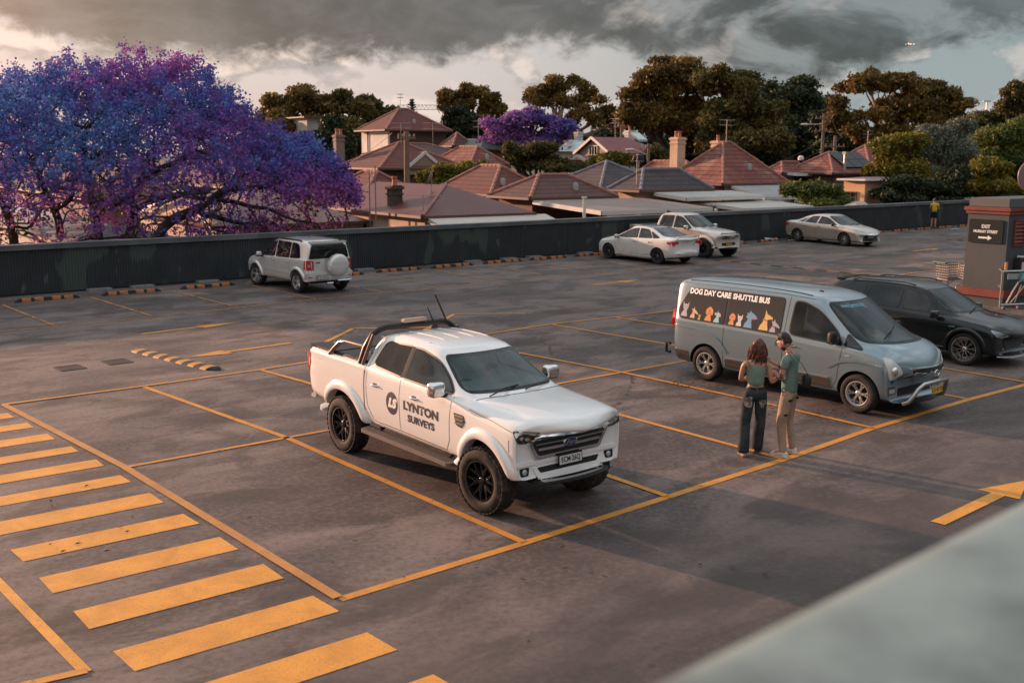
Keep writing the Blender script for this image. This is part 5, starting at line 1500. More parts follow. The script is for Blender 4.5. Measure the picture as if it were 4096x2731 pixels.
def sedan(label, paintm, length, wb, h, near_r, near_f, side, style, rimm, Rt, extra, sc_=(1, .95, 1), glass=GLASS, roofm=None, wid=.90):
 root = empty('car', (0, 0, 0)); tag(root, label, 'car')
 P = paintm; ar = Rt+.045; zc = Rt; S = []; k = h/1.47; f = length/4.75; w0 = wid
 def st(x, *a, **kk):
  a = list(a)
  for i in (0, 2, 4, 6, 7): a[i] *= k
  S.append((x*f, sec(*a, **kk)))
 st(-2.34, .55, w0-.16, .75, w0-.18, .92, .58, .96, .98, xk=-.18)
 st(-2.31, .36, w0-.06, .70, w0-.10, .97, .62, 1.01, 1.03, xk=-.20)
 st(-2.15, .26, w0-.015, .68, w0-.06, .99, .66, 1.035, 1.06, xk=-.10)
 st(-1.80, .22, w0, .68, w0-.045, .985, .68, 1.045, 1.085, xk=-.06)
 st(-1.58, .21, w0, .68, w0-.045, .98, .67, 1.075, 1.115, xk=-.10)
 st(-1.15, .20, w0, .66, w0-.045, .965, .60, 1.27, 1.32, xk=-.10)
 st(-.75, .19, w0, .66, w0-.045, .955, .56, 1.375, 1.425, xk=-.04)
 st(-.30, .19, w0, .66, w0-.045, .945, .56, 1.42, 1.465)
 st(.10, .19, w0, .66, w0-.045, .935, .56, 1.405, 1.455)
 st(.34, .19, w0, .66, w0-.05, .93, .565, 1.34, 1.39, xk=.06)
 st(.80, .20, w0, .66, w0-.05, .92, .66, 1.13, 1.18, xk=.16)
 st(1.20, .20, w0, .66, w0-.055, .905, .74, .95, 1.00, xk=.18)
 st(1.32, .21, w0, .66, w0-.06, .89, .70, .93, .97, xk=.10)
 st(1.80, .21, w0-.01, .64, w0-.09, .83, .62, .86, .90, xk=.03)
 st(2.15, .22, w0-.05, .58, w0-.14, .72, .54, .75, .78, xk=.16)
 st(2.32, .24, w0-.12, .50, w0-.20, .60, .46, .62, .64, xk=.28)
 st(2.37, .28, w0-.20, .46, w0-.28, .52, .40, .53, .54, xk=.28)
 xf, xr = wb/2+extra.get('dx', 0), -wb/2+extra.get('dx', 0)
 Z = lambda z: z*k
 X = lambda x: x*f
 pz = lambda L: arcpoly([(X(p[0]), Z(p[1]), *(p[2:])) for p in L])
 fz = lambda L: arcpoly([(p[0], Z(p[1]), *(p[2:])) for p in L])
 WF = fz([(-.70, 1.0, .06), (.70, 1.0, .06), (.54, 1.36, .06), (-.54, 1.36, .06)]); WR = fz([(-.62, 1.10, .06), (.62, 1.10, .06), (.50, 1.37, .06), (-.50, 1.37, .06)])
 S1 = pz([(-.22, .985, .02), (.92, .955, .03), (.60, 1.12, .12), (.22, 1.30, .14), (-.16, 1.345, .03)]); S2 = pz([(-1.02, 1.01, .03), (-.30, .985, .02), (-.24, 1.345, .02), (-.72, 1.31, .12)])
 b = Body(S, [(xf, ar), (xr, ar)], zc, w0-.15, crease=[((0, 13), 6, .4), ((5, 9), 9, .35)], cabin=(X(-1.45), X(1.18), .30, Z(1.45)), holes=[('F', WF), ('B', WR), ('S', S1), ('S', S2)])
 link('body', b.mesh, [P, BLACKP], root)
 interior(b, root, X(.98), .30, Z(.93), (X(.12), X(-.70)), w0-.1, seat_m=extra.get('seat'))
 window(b, root, 'windscreen', WF, 'F', WGLASS, .016)
 window(b, root, 'rear_window', WR, 'B', WGLASS, .016)
 if roofm: b.lay(pz([(-.74, -.52/k, .05), (.14, -.52/k, .05), (.14, .52/k, .05), (-.74, .52/k, .05)]), 'T', .004, .002).build('roof_panel', roofm, root, sm=60)
 fm = extra.get('frame', TRIM)
 for v in 'RL':
  window(b, root, 'side_window', S1, v, SIDEG, .016, fm)
  window(b, root, 'side_window', S2, v, SIDEG, .016, fm)
  window(b, root, 'quarter_light', pz([(-1.40, 1.03, .03), (-1.09, 1.01, .02), (-.86, 1.25, .06)]), v, DARKG, .016, fm)
  seam(b, root, [[(X(-.26), .34), (X(-.26), Z(.96))], [(X(-.26), .32), (X(.78), .32), (X(.95), .55), (X(1.0), Z(.92))], [(X(-.26), .32), (X(-.95), .34), (X(-1.12), .62), (X(-1.10), Z(.98))], [(X(1.2), Z(.90)), (X(1.8), Z(.82)), (X(2.15), Z(.70))]], v, wd=.007)
  extra['side'](b, root, v, X, Z) if 'side' in extra else None
  b.lay(pz([(-2.22, .74, .03), (-1.86, .84, .03), (-1.88, .92, .03), (-2.20, .92, .03)]), v, .007, .01).build('tail_light', LAMP_R, root, sm=50)
  b.lay(pz([(1.86, .72, .03), (2.18, .58, .03), (2.16, .66, .03), (1.86, .80, .02)]), v, .007, .01).build('headlight', LAMP_W, root, sm=50)
 for x in (X(-.10), X(-.92)): handle(b, root, x, Z(.84), P, .18)
 for sg in (-1, 1):
  b.lay(fz([(sg*.46, .84, .02), (sg*.80, .78, .02), (sg*.80, .92, .02), (sg*.52, .93, .02)]), 'B', .007, .01).build('tail_light', LAMP_R, root, sm=50)
  b.lay(fz([(sg*.44, .60, .02), (sg*.56, .54, .02), (sg*.76, .60, .02), (sg*.78, .74, .03), (sg*.66, .71, .03)]), 'F', .007, .01).build('headlight', LAMP_W, root, sm=50)
 extra['front'](b, root, X, Z) if 'front' in extra else None
 extra['rear'](b, root, X, Z) if 'rear' in extra else None
 for x in (xf, xr):
  for sg in (-1, 1): wheel('wheel', Rt, .215, Rt*.70, style, root, (x, sg*(w0-.115), Rt), sg, rimm)
 mirror(b, root, X(.80), Z(1.0), w0-.03, extra.get('mirror', P), (.10, .17, .11))
 wipers(b, root, [((X(1.26), -.4), (X(1.12), .1)), ((X(1.26), .0), (X(1.10), .5))])
 axles(root, wb, .7, .26)
 root.scale = (sc_[0], sc_[1], .965)
 place(root, near_r, near_f, wb, side*(w0-.14)*sc_[1])
 return root
def lancer():
 Wp = paint('warm_white_paint', (.62, .61, .58))
 def rear(b, root, X, Z):
  q = MB().tube([(X(-2.18), -.62, Z(1.02)), (X(-2.24), -.60, Z(1.11)), (X(-2.26), 0, Z(1.13)), (X(-2.24), .60, Z(1.11)), (X(-2.18), .62, Z(1.02))], .028, 8)
  q.build('boot_spoiler', Wp, root, sm=60)
  h, n = b.hit(-.0, .62, 'B')
  plate(root, h+Vector((-.012, 0, -.14)), REAR, 'EXC·09L', PLATE_W, INK, .37, .107)
  for sg in (-1, 1): b.lay(arcpoly([(sg*.46, .42, .01), (sg*.62, .42, .01), (sg*.62, .445, .01), (sg*.46, .445, .01)]), 'B', .006, .002).build('reflector', LAMP_R, root)
  T = Matrix.Translation(b.hit(-.42, .80, 'B')[0]+Vector((-.008, 0, 0)))@REAR
  MB().box((0, 0, 0), (.11, .11, .003), M=T).build('p_sticker', mat('sticker_white', (.7, .62, .62), .5), root)
  t = text_mesh('P', .11, .008); t.transform(T@Matrix.Translation((0, 0, .004))); link('sticker_letter', t, mat('sticker_red', (.55, .03, .06), .5), root)
  T = Matrix.Translation(b.hit(-.0, .90, 'B')[0]+Vector((-.008, 0, 0)))@REAR
  for k in range(3):
   a = R(90+120*k); c_ = Vector((math.cos(a), math.sin(a)))
   p_ = Vector((-c_.y, c_.x))
   MB().prism([(0, 0), tuple(c_*.02+p_*.012), tuple(c_*.04), tuple(c_*.02-p_*.012)], 0, .004, M=T).build('emblem', CHROME, root)
  MB().tube([(X(-.85), 0, Z(1.44)), (X(-.88), 0, Z(1.49)), (X(-.98), 0, Z(1.54))], [.02, .01, .008], 6).build('aerial', BLACKP, root)
 def side(b, root, v, X, Z):
  b.lay(arcpoly([(X(-1.05), .22, .01), (X(1.0), .22, .01), (X(1.0), .30, .02), (X(-1.05), .28, .02)]), v, .03, .03).build('side_skirt', Wp, root, sm=50)
 sedan('white sedan with a small boot spoiler, nosed up to the wall beside the gold pickup', Wp, 4.57, 2.635, 1.49, (1512.8, 606.6), (1401.8, 593.9), 1, 'ten',
  mat('gunmetal_alloy', (.17, .17, .18), .3, .8), .32, dict(rear=rear, side=side), (1.03, .96, 1), None, mat('dark_roof', (.06, .065, .065), .3, coat=.5), .875)
lancer()
def camry():
 Cp = paint('champagne_paint', (.44, .37, .315), .6)
 def front(b, root, X, Z):
  b.lay(arcpoly([(-.36, .60, .03), (-.56, .28, .05), (.56, .28, .05), (.36, .60, .03)]), 'F', .012, .01).build('grille', mat('grille_slats', (.015, .015, .016), .4, bump=(50, .8)), root, sm=50)
  b.lay(arcpoly([(-.44, .62, .02), (-.40, .585, .02), (.40, .585, .02), (.44, .62, .02)]), 'F', .02, .01).build('grille_bar', CHROME, root, sm=50)
  T = Matrix.Translation(b.hit(0, .63, 'F')[0]+Vector((.02, 0, 0)))@FRONT
  MB().tube([T@Vector((.06*math.cos(t_*math.pi/8), .042*math.sin(t_*math.pi/8), 0)) for t_ in range(16)], .007, 5, closed=True).build('emblem', CHROME, root)
  MB().tube([T@Vector((.022*math.cos(t_*math.pi/8), .038*math.sin(t_*math.pi/8), 0)) for t_ in range(16)], .006, 5, closed=True).build('emblem', CHROME, root)
  h, n = b.hit(0, .48, 'F')
  plate(root, h+Vector((.05, 0, 0)), FRONT, 'DJB·55K', PLATE_W, INK, .37, .107)
 sedan('champagne sedan parked beside the dark wall, bonnet pointing away from it', Cp, 4.85, 2.775, 1.47, (1831.8, 554.2), (1942.9, 565.3), -1, 'fan', ALLOY, .325, dict(front=front, mirror=BLACKP, frame=CHROME), (1.08, .95, 1.0))
camry()
def hilux():
 root = empty('pickup_truck', (0, 0, 0)); tag(root, 'gold dual-cab pickup truck with black wheels, partly hidden behind the white sedan', 'pickup truck')
 P = paint('gold_paint', (.56, .47, .41), .7)
 wb = 3.085; ar = .44; zc = .40; S = []
 def st(x, *a, **k): S.append((x, sec(*a, **k)))
 st(-2.62, .66, .80, .9, .80, 1.14, .78, 1.17, 1.175)
 st(-2.58, .60, .86, .9, .85, 1.16, .82, 1.19, 1.195)
 st(-1.60, .56, .87, .9, .855, 1.165, .83, 1.195, 1.20)
 st(-.98, .50, .87, .9, .855, 1.17, .83, 1.20, 1.205)
 st(-.96, .48, .87, .9, .85, 1.18, .82, 1.21, 1.22)
 st(-.94, .48, .87, .9, .85, 1.20, .70, 1.58, 1.63)
 st(-.84, .48, .87, .9, .845, 1.20, .63, 1.73, 1.77)
 st(-.5, .48, .87, .88, .845, 1.19, .61, 1.765, 1.81)
 st(0, .48, .87, .88, .845, 1.18, .61, 1.76, 1.81)
 st(.28, .48, .87, .88, .845, 1.17, .60, 1.70, 1.75, xk=.05)
 st(.72, .48, .87, .88, .85, 1.15, .69, 1.42, 1.48, xk=.14)
 st(1.06, .48, .87, .88, .85, 1.13, .75, 1.20, 1.26, xk=.14)
 st(1.16, .48, .87, .88, .84, 1.12, .72, 1.17, 1.22, xk=.08)
 st(1.6, .50, .87, .88, .83, 1.09, .70, 1.13, 1.18)
 st(2.05, .48, .86, .85, .80, 1.03, .66, 1.07, 1.11, xk=.06)
 st(2.30, .44, .84, .80, .77, .95, .60, .99, 1.02, xk=.18)
 st(2.38, .42, .80, .74, .73, .86, .55, .89, .90, xk=.24)
 WF = arcpoly([(-.70, 1.26, .05), (.70, 1.26, .05), (.57, 1.68, .06), (-.57, 1.68, .06)])
 SS = [arcpoly([(-.06, 1.21, .03), (.84, 1.19, .03), (.60, 1.38, .1), (.26, 1.62, .14), (-.06, 1.67, .03)]), arcpoly([(-.84, 1.23, .05), (-.16, 1.21, .03), (-.16, 1.67, .03), (-.76, 1.66, .06)])]
 b = Body(S, [(wb/2, ar), (-wb/2, ar)], zc, .74, crease=[((0, 5), 6, .5), ((6, 14), 6, .4), ((7, 10), 9, .3), (4, None, .6)], cabin=(-.90, 1.04, .55, 1.75), holes=[('F', WF)]+[('S', q) for q in SS])
 interior(b, root, .90, .55, 1.16, (.10, -.52), .78)
 link('body', b.mesh, [P, BLACKP], root)
 window(b, root, 'windscreen', WF, 'F', WGLASS); window(b, root, 'rear_window', arcpoly([(-.58, 1.30, .05), (.58, 1.30, .05), (.52, 1.64, .06), (-.52, 1.64, .06)]), 'B', DARKG)
 for v in 'RL':
  for q in SS: window(b, root, 'side_window', q, v, SIDEG)
  seam(b, root, [[(-.11, .56), (-.11, 1.2)], [(-.11, .56), (.80, .56), (.88, .7), (.92, 1.16)], [(-.11, .56), (-.80, .60), (-.92, .9), (-.92, 1.2)], [(-.97, .52), (-.97, 1.2)]], v)
  sg = -1 if v == 'R' else 1
 for ax in (wb/2, -wb/2): flare(b, root, ax, ar, ar, P, .06, .12, 6, 180)
 bed = b.lay(arcpoly([(-2.52, -.74, .02), (-1.04, -.74, .02), (-1.04, .74, .02), (-2.52, .74, .02)]), 'T', .004, .001).build('tray_liner', mat('tray_dark', (.02, .02, .022), .6), root)
 for sg in (-1, 1):
  b.lay(arcpoly([(sg*.50, .97, .02), (sg*.56, .80, .03), (sg*.78, .80, .03), (sg*.81, .97, .03)]), 'F', .008, .012).build('headlight', LAMP_W, root, sm=50)
  b.lay(arcpoly([(sg*.58, .62, .03), (sg*.58, .50, .03), (sg*.78, .52, .03), (sg*.76, .62, .03)]), 'F', .004, .012).build('fog_light', LAMP_W, root, sm=50)
 g0 = b.lay(arcpoly([(-.48, .97, .03), (-.44, .78, .04), (.44, .78, .04), (.48, .97, .03)]), 'F', .012, .01).build('grille', CHROME, root, sm=50)
 for z0, z1 in ((.80, .855), (.885, .94)):
  b.lay(arcpoly([(-.40, z0, .02), (.40, z0, .02), (.42, z1, .02), (-.42, z1, .02)]), 'F', .018, .0).build('grille_slot', BLACKP, g0)
 T = Matrix.Translation(b.hit(0, .87, 'F')[0]+Vector((.03, 0, 0)))@FRONT
 MB().tube([T@Vector((.075*math.cos(t_*math.pi/8), .055*math.sin(t_*math.pi/8), 0)) for t_ in range(16)], .010, 5, closed=True).build('emblem', CHROME, root)
 b.lay(arcpoly([(-.46, .64, .03), (-.44, .52, .03), (.44, .52, .03), (.46, .64, .03)]), 'F', .004, .01).build('bumper_slot', BLACKP, root)
 plate(root, b.hit(0, .56, 'F')[0]+Vector((.03, 0, 0)), FRONT, 'BP·51·EG', PLATE_Y, INK, .37, .11)
 bd = MB().tube([(2.20, -.60, 1.05), (2.33, -.40, 1.045), (2.36, 0, 1.045), (2.33, .40, 1.045), (2.20, .60, 1.05)], .022, 8).build('bonnet_guard', BLACKP, root, sm=50)
 for x in (wb/2, -wb/2):
  for sg in (-1, 1): wheel('wheel', .40, .27, .21, 'steel', root, (x, sg*.80, .40), sg, mat('dark_alloy', (.03, .03, .032), .3, .7), lug=True)
 mirror(b, root, .72, 1.24, .86, CHROME, (.12, .20, .16))
 for x in (-.72, .06): handle(b, root, x, 1.02)
 wipers(b, root, [((1.10, -.45), (.98, .05)), ((1.10, .05), (.98, .55))])
 axles(root, wb, .75, .46)
 root.scale = (1.04, .95, .98)
 a = gp(1617.6, 592.3); c = gp(1673, 588.5)
 az_ = R(140); dv_ = Vector((math.sin(az_), math.cos(az_), 0)); L = Vector((-dv_.y, dv_.x, 0))
 root.location = a - dv_*wb/2*1.04 + L*.74
 root.rotation_euler = (0, 0, math.atan2(dv_.y, dv_.x))
hilux()
# ================================================================== vegetation
RNG = np.random.default_rng(7)
def leaf_mat(name, cols, trans=.25, rough=.6):
 if name in MATS: return MATS[name]
 m = bpy.data.materials.new(name); m.use_nodes = True
 k = NT(m.node_tree); b = k.n['Principled BSDF']; out = k.n['Material Output']
 a = k.new('ShaderNodeAttribute', attribute_name='tint')
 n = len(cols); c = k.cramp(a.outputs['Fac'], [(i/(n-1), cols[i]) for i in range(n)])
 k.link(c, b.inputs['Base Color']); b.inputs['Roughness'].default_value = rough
 b.inputs['Specular IOR Level'].default_value = .25
 t = k.new('ShaderNodeBsdfTranslucent'); k.link(c, t.inputs[0])
 mx = k.new('ShaderNodeMixShader'); mx.inputs[0].default_value = trans
 k.link(b.outputs[0], mx.inputs[1]); k.link(t.outputs[0], mx.inputs[2]); k.link(mx.outputs[0], out.inputs[0])
 MATS[name] = m; return m
BARK = mat('dark_bark', (.035, .026, .022), .9, var=(2.5, (.09, .065, .05), .4, .7), bump=(12, .5))
BARKG = mat('pale_gum_bark', (.30, .22, .17), .8, var=(1.5, (.12, .09, .075), .45, .65), bump=(6, .4))
def cards(name, centers, size, tint, m, parent, flat=.0, aspect=.55, kind=None):
 """one leaf-sized quad at every centre"""
 N = len(centers)
 d = RNG.normal(size=(N, 3)); d /= np.linalg.norm(d, axis=1)[:, None]
 u = RNG.normal(size=(N, 3)); u -= d*(u*d).sum(1)[:, None]; u /= np.linalg.norm(u, axis=1)[:, None]
 s = (size*RNG.uniform(.6, 1.3, N))[:, None]
 a = d*s; b = u*s*aspect
 V = np.stack([centers-a, centers-b, centers+a, centers+b], 1).reshape(-1, 3)
 me = bpy.data.meshes.new(name)
 me.vertices.add(4*N); me.vertices.foreach_set('co', V.astype(np.float32).ravel())
 me.loops.add(4*N); me.loops.foreach_set('vertex_index', np.arange(4*N, dtype=np.int32))
 me.polygons.add(N); me.polygons.foreach_set('loop_start', np.arange(0, 4*N, 4, dtype=np.int32))
 me.update(calc_edges=True)
 at_ = me.attributes.new('tint', 'FLOAT', 'FACE'); at_.data.foreach_set('value', np.clip(tint, 0, 1).astype(np.float32))
 return link(name, me, m, parent)
def curve_pts(a, b, bend, n=6, seed=0):
 r = random.Random(seed); a = Vector(a); b = Vector(b); L = (b-a).length
 o = [Vector((r.uniform(-1, 1), r.uniform(-1, 1), r.uniform(-.3, .8)))*L*bend for _ in range(2)]
 P = []
 for i in range(n+1):
  t = i/n
  P.append(a.lerp(b, t)+o[0]*math.sin(math.pi*t)*.5+o[1]*math.sin(2*math.pi*t)*.35)
 return P
def lobe_tree(name, label, group, base, lobes, leaf, mat_l, n, bark=BARK, trunk_r=.35, clump=.9, per=34, cat='tree', branches=3, seed=1, tint_f=None, asp=.55, tilt=0, fill=.35, subs=9, subr=.46):
 """trunk and limbs reach into every lobe (world x, y, z, rx, ry, rz); leaf cards in clumps through each lobe"""
 r = random.Random(seed); rs = np.random.default_rng(seed)
 root = empty(name, base); tag(root, label, cat, group)
 B = Vector(base)
 loc = [(Vector(l[:3])-B, Vector(l[3:6])) for l in lobes]
 zc = min(l[0].z-l[1].z*.6 for l in loc); cx_ = sum((l[0] for l in loc), Vector())/len(loc)
 fork = Vector((cx_.x*.35+tilt, cx_.y*.35, max(.8, zc*.8)))
 tb = MB()
 tb.tube([p for p in curve_pts((0, 0, -.2), fork, .10, 5, seed)], [trunk_r*(1.25-.5*i/5) for i in range(6)], 8)
 tb.build('trunk', bark, root, sm=60)
 lm = MB()
 for j, (c, rr) in enumerate(loc):
  P = curve_pts(fork-Vector((0, 0, .15)), c+Vector((0, 0, rr.z*.15)), .16, 7, seed*31+j)
  r0 = trunk_r*.62
  lm.tube(P, [r0*(1-.78*i/7) for i in range(8)], 6)
  for q in range(branches):
   s_ = P[r.randint(3, 6)]
   th = r.uniform(0, 6.28); ph = r.uniform(-.2, 1.1)
   e = c+Vector((math.cos(th)*math.cos(ph)*rr.x, math.sin(th)*math.cos(ph)*rr.y, math.sin(ph)*rr.z))*.85
   Q = curve_pts(s_, e, .2, 5, seed*77+j*9+q)
   lm.tube(Q, [r0*.36*(1-.8*i/5) for i in range(6)], 5)
 lm.build('limbs', bark, root, sm=60)
 # foliage: every lobe is a cluster of smaller rounded tufts with gaps between them
 vol = np.array([max(.01, (l[1].x*l[1].z)) for l in loc]); vol /= vol.sum()
 C = []; T = []
 for (c, rr), w_ in zip(loc, vol):
  ms = subs; k = max(8, int(n*2.6*w_/ms)); R_ = np.array(rr)
  for q in range(ms):
   d = rs.normal(size=3); d[2] = d[2]*.9+.25; d /= np.linalg.norm(d)
   sc_ = np.array(c)+d*R_*rs.uniform(.35, .92)
   sr = R_*subr*rs.uniform(.65, 1.3)*np.array([1.05, 1.05, .80]); sr = np.maximum(sr, leaf*1.5)
   e = rs.normal(size=(k, 3)); e[:, 2] += .35; e /= np.linalg.norm(e, axis=1)[:, None]
   lump = 1+.20*np.sin(e[:, 0]*7+q)*np.cos(e[:, 1]*6+seed)+.14*np.sin(e[:, 2]*11+q*2)
   rad = rs.uniform(0, 1, k)**.38
   pts = sc_+e*(rad*lump)[:, None]*sr+rs.normal(size=(k, 3))*leaf*.35
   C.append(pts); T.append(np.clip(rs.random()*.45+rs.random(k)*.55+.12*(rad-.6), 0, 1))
 C = np.concatenate(C); T = np.concatenate(T)
 if tint_f is not None: T = tint_f(C, T)
 cards('crown', C, leaf*.62, T, mat_l, root, aspect=asp)
 return root
def D2(x, y, rx, ry, dist, dr=None, j=0):
 """a lobe seen at photo point (x, y) with photo radii rx, ry, at that distance"""
 p = at(x, y, dist+j); k = pxm(dist+j)
 return (p.x, p.y, p.z, rx*k, (dr if dr else rx*k*.9), ry*k)
GZ = -3.5
def gbase(x, dist):
 p = at(x, 400, dist); return (p.x, p.y, GZ)
# --- the big jacaranda: grown towards attraction points filling its crown
def space_colonise(attr, start, step=.42, kill=.75, infl=4.5, iters=150, up=.03, seed=3):
 rs = np.random.default_rng(seed)
 nodes = [np.array(s) for s, _ in start]; par = [p for _, p in start]
 A = attr.copy()
 nd = np.array(nodes)
 best = ((A[:, None]-nd[None])**2).sum(2); bi = best.argmin(1); bd = best.min(1)
 for it in range(iters):
  if len(A) == 0: break
  ok = bd < infl**2 if it > 25 else np.ones(len(A), bool)
  if not ok.any(): break
  ids = bi[ok]; dirs = A[ok]-nd[ids]; dirs /= np.linalg.norm(dirs, axis=1)[:, None]+1e-9
  new = []; np_ = []
  for u in np.unique(ids):
   d = dirs[ids == u].sum(0); L = np.linalg.norm(d)
   if L < 1e-6: continue
   d = d/L+rs.normal(size=3)*.42+np.array([0, 0, up]); d /= np.linalg.norm(d)
   q = nd[u]+d*step
   new.append(q); np_.append(u)
  if not new: break
  base_i = len(nd); new = np.array(new)
  nd = np.concatenate([nd, new]); par += np_
  dd = ((A[:, None]-new[None])**2).sum(2); m = dd.min(1); mi = dd.argmin(1)+base_i
  upd = m < bd; bd = np.where(upd, m, bd); bi = np.where(upd, mi, bi)
  keep = bd > kill**2
  A, bd, bi = A[keep], bd[keep], bi[keep]
 return nd, np.array(par)
def branch_mesh(nd, par, tip_r=.018, power=2.35, rmax=.5, nmin=5):
 n = len(nd); ch = [[] for _ in range(n)]
 for i in range(n):
  if par[i] >= 0: ch[par[i]].append(i)
 rad = np.zeros(n)
 for i in range(n-1, -1, -1):
  rad[i] = tip_r if not ch[i] else min(rmax, sum(rad[c]**power for c in ch[i])**(1/power))
 mb = MB(); done = set()
 stack = [i for i in range(n) if par[i] < 0]
 chains = []
 while stack:
  s = stack.pop(); pts = [s] if par[s] < 0 else [par[s], s]
  cur = s
  while ch[cur]:
   c = sorted(ch[cur], key=lambda q: -rad[q])
   for o in c[1:]: stack.append(o)
   cur = c[0]; pts.append(cur)
  chains.append(pts)
 for pts in chains:
  if len(pts) < 2: continue
  P = nd[pts].copy()
  for _ in range(2):
   if len(P) > 2: P[1:-1] = P[1:-1]*.5+(P[:-2]+P[2:])*.25
  rr = [float(rad[i]) for i in pts]; rr[0] = min(rr[0], rr[1]*1.15)
  mb.tube([tuple(p) for p in P], rr, 8 if max(rr) > .12 else 4, cap=False)
 return mb, rad
def jacaranda():
 rs = np.random.default_rng(11)
 Y0 = 43.0
 base = gbase(330, Y0); root = empty('jacaranda_tree', base)
 tag(root, 'huge jacaranda in full purple-blue flower spreading over the dark wall, at the left', 'tree', 'jacaranda trees in flower')
 B = np.array(base)
 sil = [(-140, 210), (-60, 165), (0, 160), (60, 148), (150, 124), (230, 116), (330, 102), (430, 110), (500, 138), (560, 188), (598, 250), (650, 262), (720, 285), (790, 335), (828, 392)]
 sx, sy = [p[0] for p in sil], [p[1]+46 for p in sil]
 def crown(k, deep, zlo=.6):
  x = rs.uniform(-140, 825, k*2); v = rs.uniform(-1, 1, k*2)
  wd = np.interp(x, [-140, 0, 500, 620, 700, 828], [7.5, 8.0, 7.0, 5.0, 4.2, 1.2])
  Y = Y0+v*wd
  kx = np.array([(q*4096/2352-2048)/CAM_F for q in x])
  yt = np.interp(x, sx, sy)
  zt = CAM_H+(360-yt)/(CAM_F*2352/4096)*np.minimum(Y, Y0)
  zt = .8+(zt-.8)*np.sqrt(np.clip(1-.80*v*v, 0, 1))*(1+.05*np.sin(x*.045+v*5)+.04*np.sin(x*.11-v*9))
  dz = deep(k*2)
  z = zt-dz
  P = np.stack([kx*Y, Y, z], 1)
  return P[z > zlo][:k], None
 A = np.concatenate([crown(1500, lambda n: rs.uniform(0, 2.2, n))[0], crown(1100, lambda n: rs.uniform(1.5, 7.5, n), .2)[0]])
 C8 = lambda p: (p[0]*.421, p[1]*.421+57.4)
 limbs = [[(330, 1400), (330, 1170), (328, 1060), (310, 1000), (235, 920), (220, 800), (170, 750), (120, 640)], [(310, 1000), (380, 960), (430, 900), (330, 885), (240, 860)],
  [(560, 1400), (525, 1120), (518, 1050), (500, 975), (482, 860), (480, 740), (430, 645), (370, 610), (280, 625)], [(518, 1050), (560, 1020), (620, 975), (700, 960), (735, 900), (800, 840), (838, 780), (850, 680), (830, 600)],
  [(480, 740), (560, 700), (640, 650), (700, 560)], [(640, 1400), (700, 1080), (722, 980), (735, 905)], [(722, 985), (800, 968), (900, 942), (960, 918), (1040, 925), (1110, 905), (1165, 865), (1200, 780)],
  [(800, 1400), (880, 1100), (930, 1050), (1010, 1030), (1090, 1015), (1170, 930), (1250, 862), (1330, 900), (1420, 880), (1520, 850), (1620, 800), (1700, 785)], [(1090, 1015), (1160, 1050), (1260, 1070), (1380, 1090)],
  [(838, 780), (930, 765), (1010, 720), (1110, 700), (1200, 640)], [(100, 1400), (70, 1090), (38, 1000), (-20, 930), (-60, 800)], [(70, 1090), (140, 1130), (230, 1175)], [(430, 645), (470, 560), (560, 480)], [(1250, 862), (1330, 800), (1450, 770), (1560, 700)],
  [(735, 905), (700, 820), (640, 760), (600, 690)], [(1040, 925), (1120, 960), (1210, 945), (1330, 980), (1480, 1010)]]
 base_n = np.array([at(300, 400, Y0).x, Y0, GZ-.6])
 nodes = [(base_n, -1)]; seen = {}
 for li, L in enumerate(limbs):
  prev = seen.get(L[0], 0)
  for i, p in enumerate(L):
   if p in seen: prev = seen[p]; continue
   dY = Y0-1.5+1.8*math.sin(p[0]*.0042+li*1.9)-1.2*(li % 3 == 0)
   q = np.array(at(*C8(p), dY)); q[2] = max(q[2], GZ+.3)
   a0 = nodes[prev][0]; Ln = np.linalg.norm(q-a0); m_ = max(1, int(Ln/.40))
   for t_ in range(1, m_+1):
    t = t_/m_; w_ = np.array([math.sin(t*6+p[0]), math.cos(t*5+p[1]), math.sin(t*7+li)])*.09*(t_ < m_)
    nodes.append((a0+(q-a0)*t+w_, prev)); prev = len(nodes)-1
   seen[p] = prev
 nd, par = space_colonise(A, nodes, step=.42, kill=.75, infl=7, iters=140, up=.0, seed=5)
 mb, rad = branch_mesh(nd, par, .022, 2.12, .42)
 me = mb.mesh('branches', 60); me.transform(Matrix.Translation(-Vector(base)))
 link('trunk', me, BARK, root)
 # blossom: panicles round the thin branches, thickest in the upper shell
 tips = nd[(rad < .05)]
 w_ = np.clip((tips[:, 2]-1.6)/7.0, .05, .6)
 T0 = tips[rs.random(len(tips)) < w_]
 cl = np.repeat(T0, 2, 0)+rs.normal(size=(len(T0)*2, 3))*np.array([.30, .30, .24])
 top_ = crown(2900, lambda n: rs.exponential(.60, n), 2.2)[0]
 lows = crown(420, lambda n: rs.uniform(2, 8, n), .5)[0]
 cl = np.concatenate([cl, top_, lows])
 per = 28
 P = (cl[:, None]+rs.normal(size=(len(cl), per, 3))*np.array([.13, .13, .12])).reshape(-1, 3)
 # hue drifts between magenta-violet and blue in broad patches
 hz = P[:, 2]
 f = np.interp(hz, [0, 1.8, 3.2, 4.8, 6.2, 7.6, 9], [.14, .22, .48, .78, .80, .60, .40])
 f = f+.20*np.sin(P[:, 0]*.45+hz*.6)+.14*np.sin(hz*1.3-P[:, 0]*.9+1.3)+np.interp(P[:, 0], [-24, -17, -12, -5], [-.28, -.05, 0, .18])
 cj = np.repeat(rs.random(len(cl)), per)
 t = f+(cj-.5)*.50+rs.normal(size=len(P))*.10
 # the left edge of the tree is pinker
 m = leaf_mat('jacaranda_bloom', [(.40, .13, .32), (.30, .10, .36), (.18, .09, .37), (.11, .135, .44), (.115, .22, .48)], .32)
 cards('blossom', P-B, .062, t, m, root, aspect=.75)
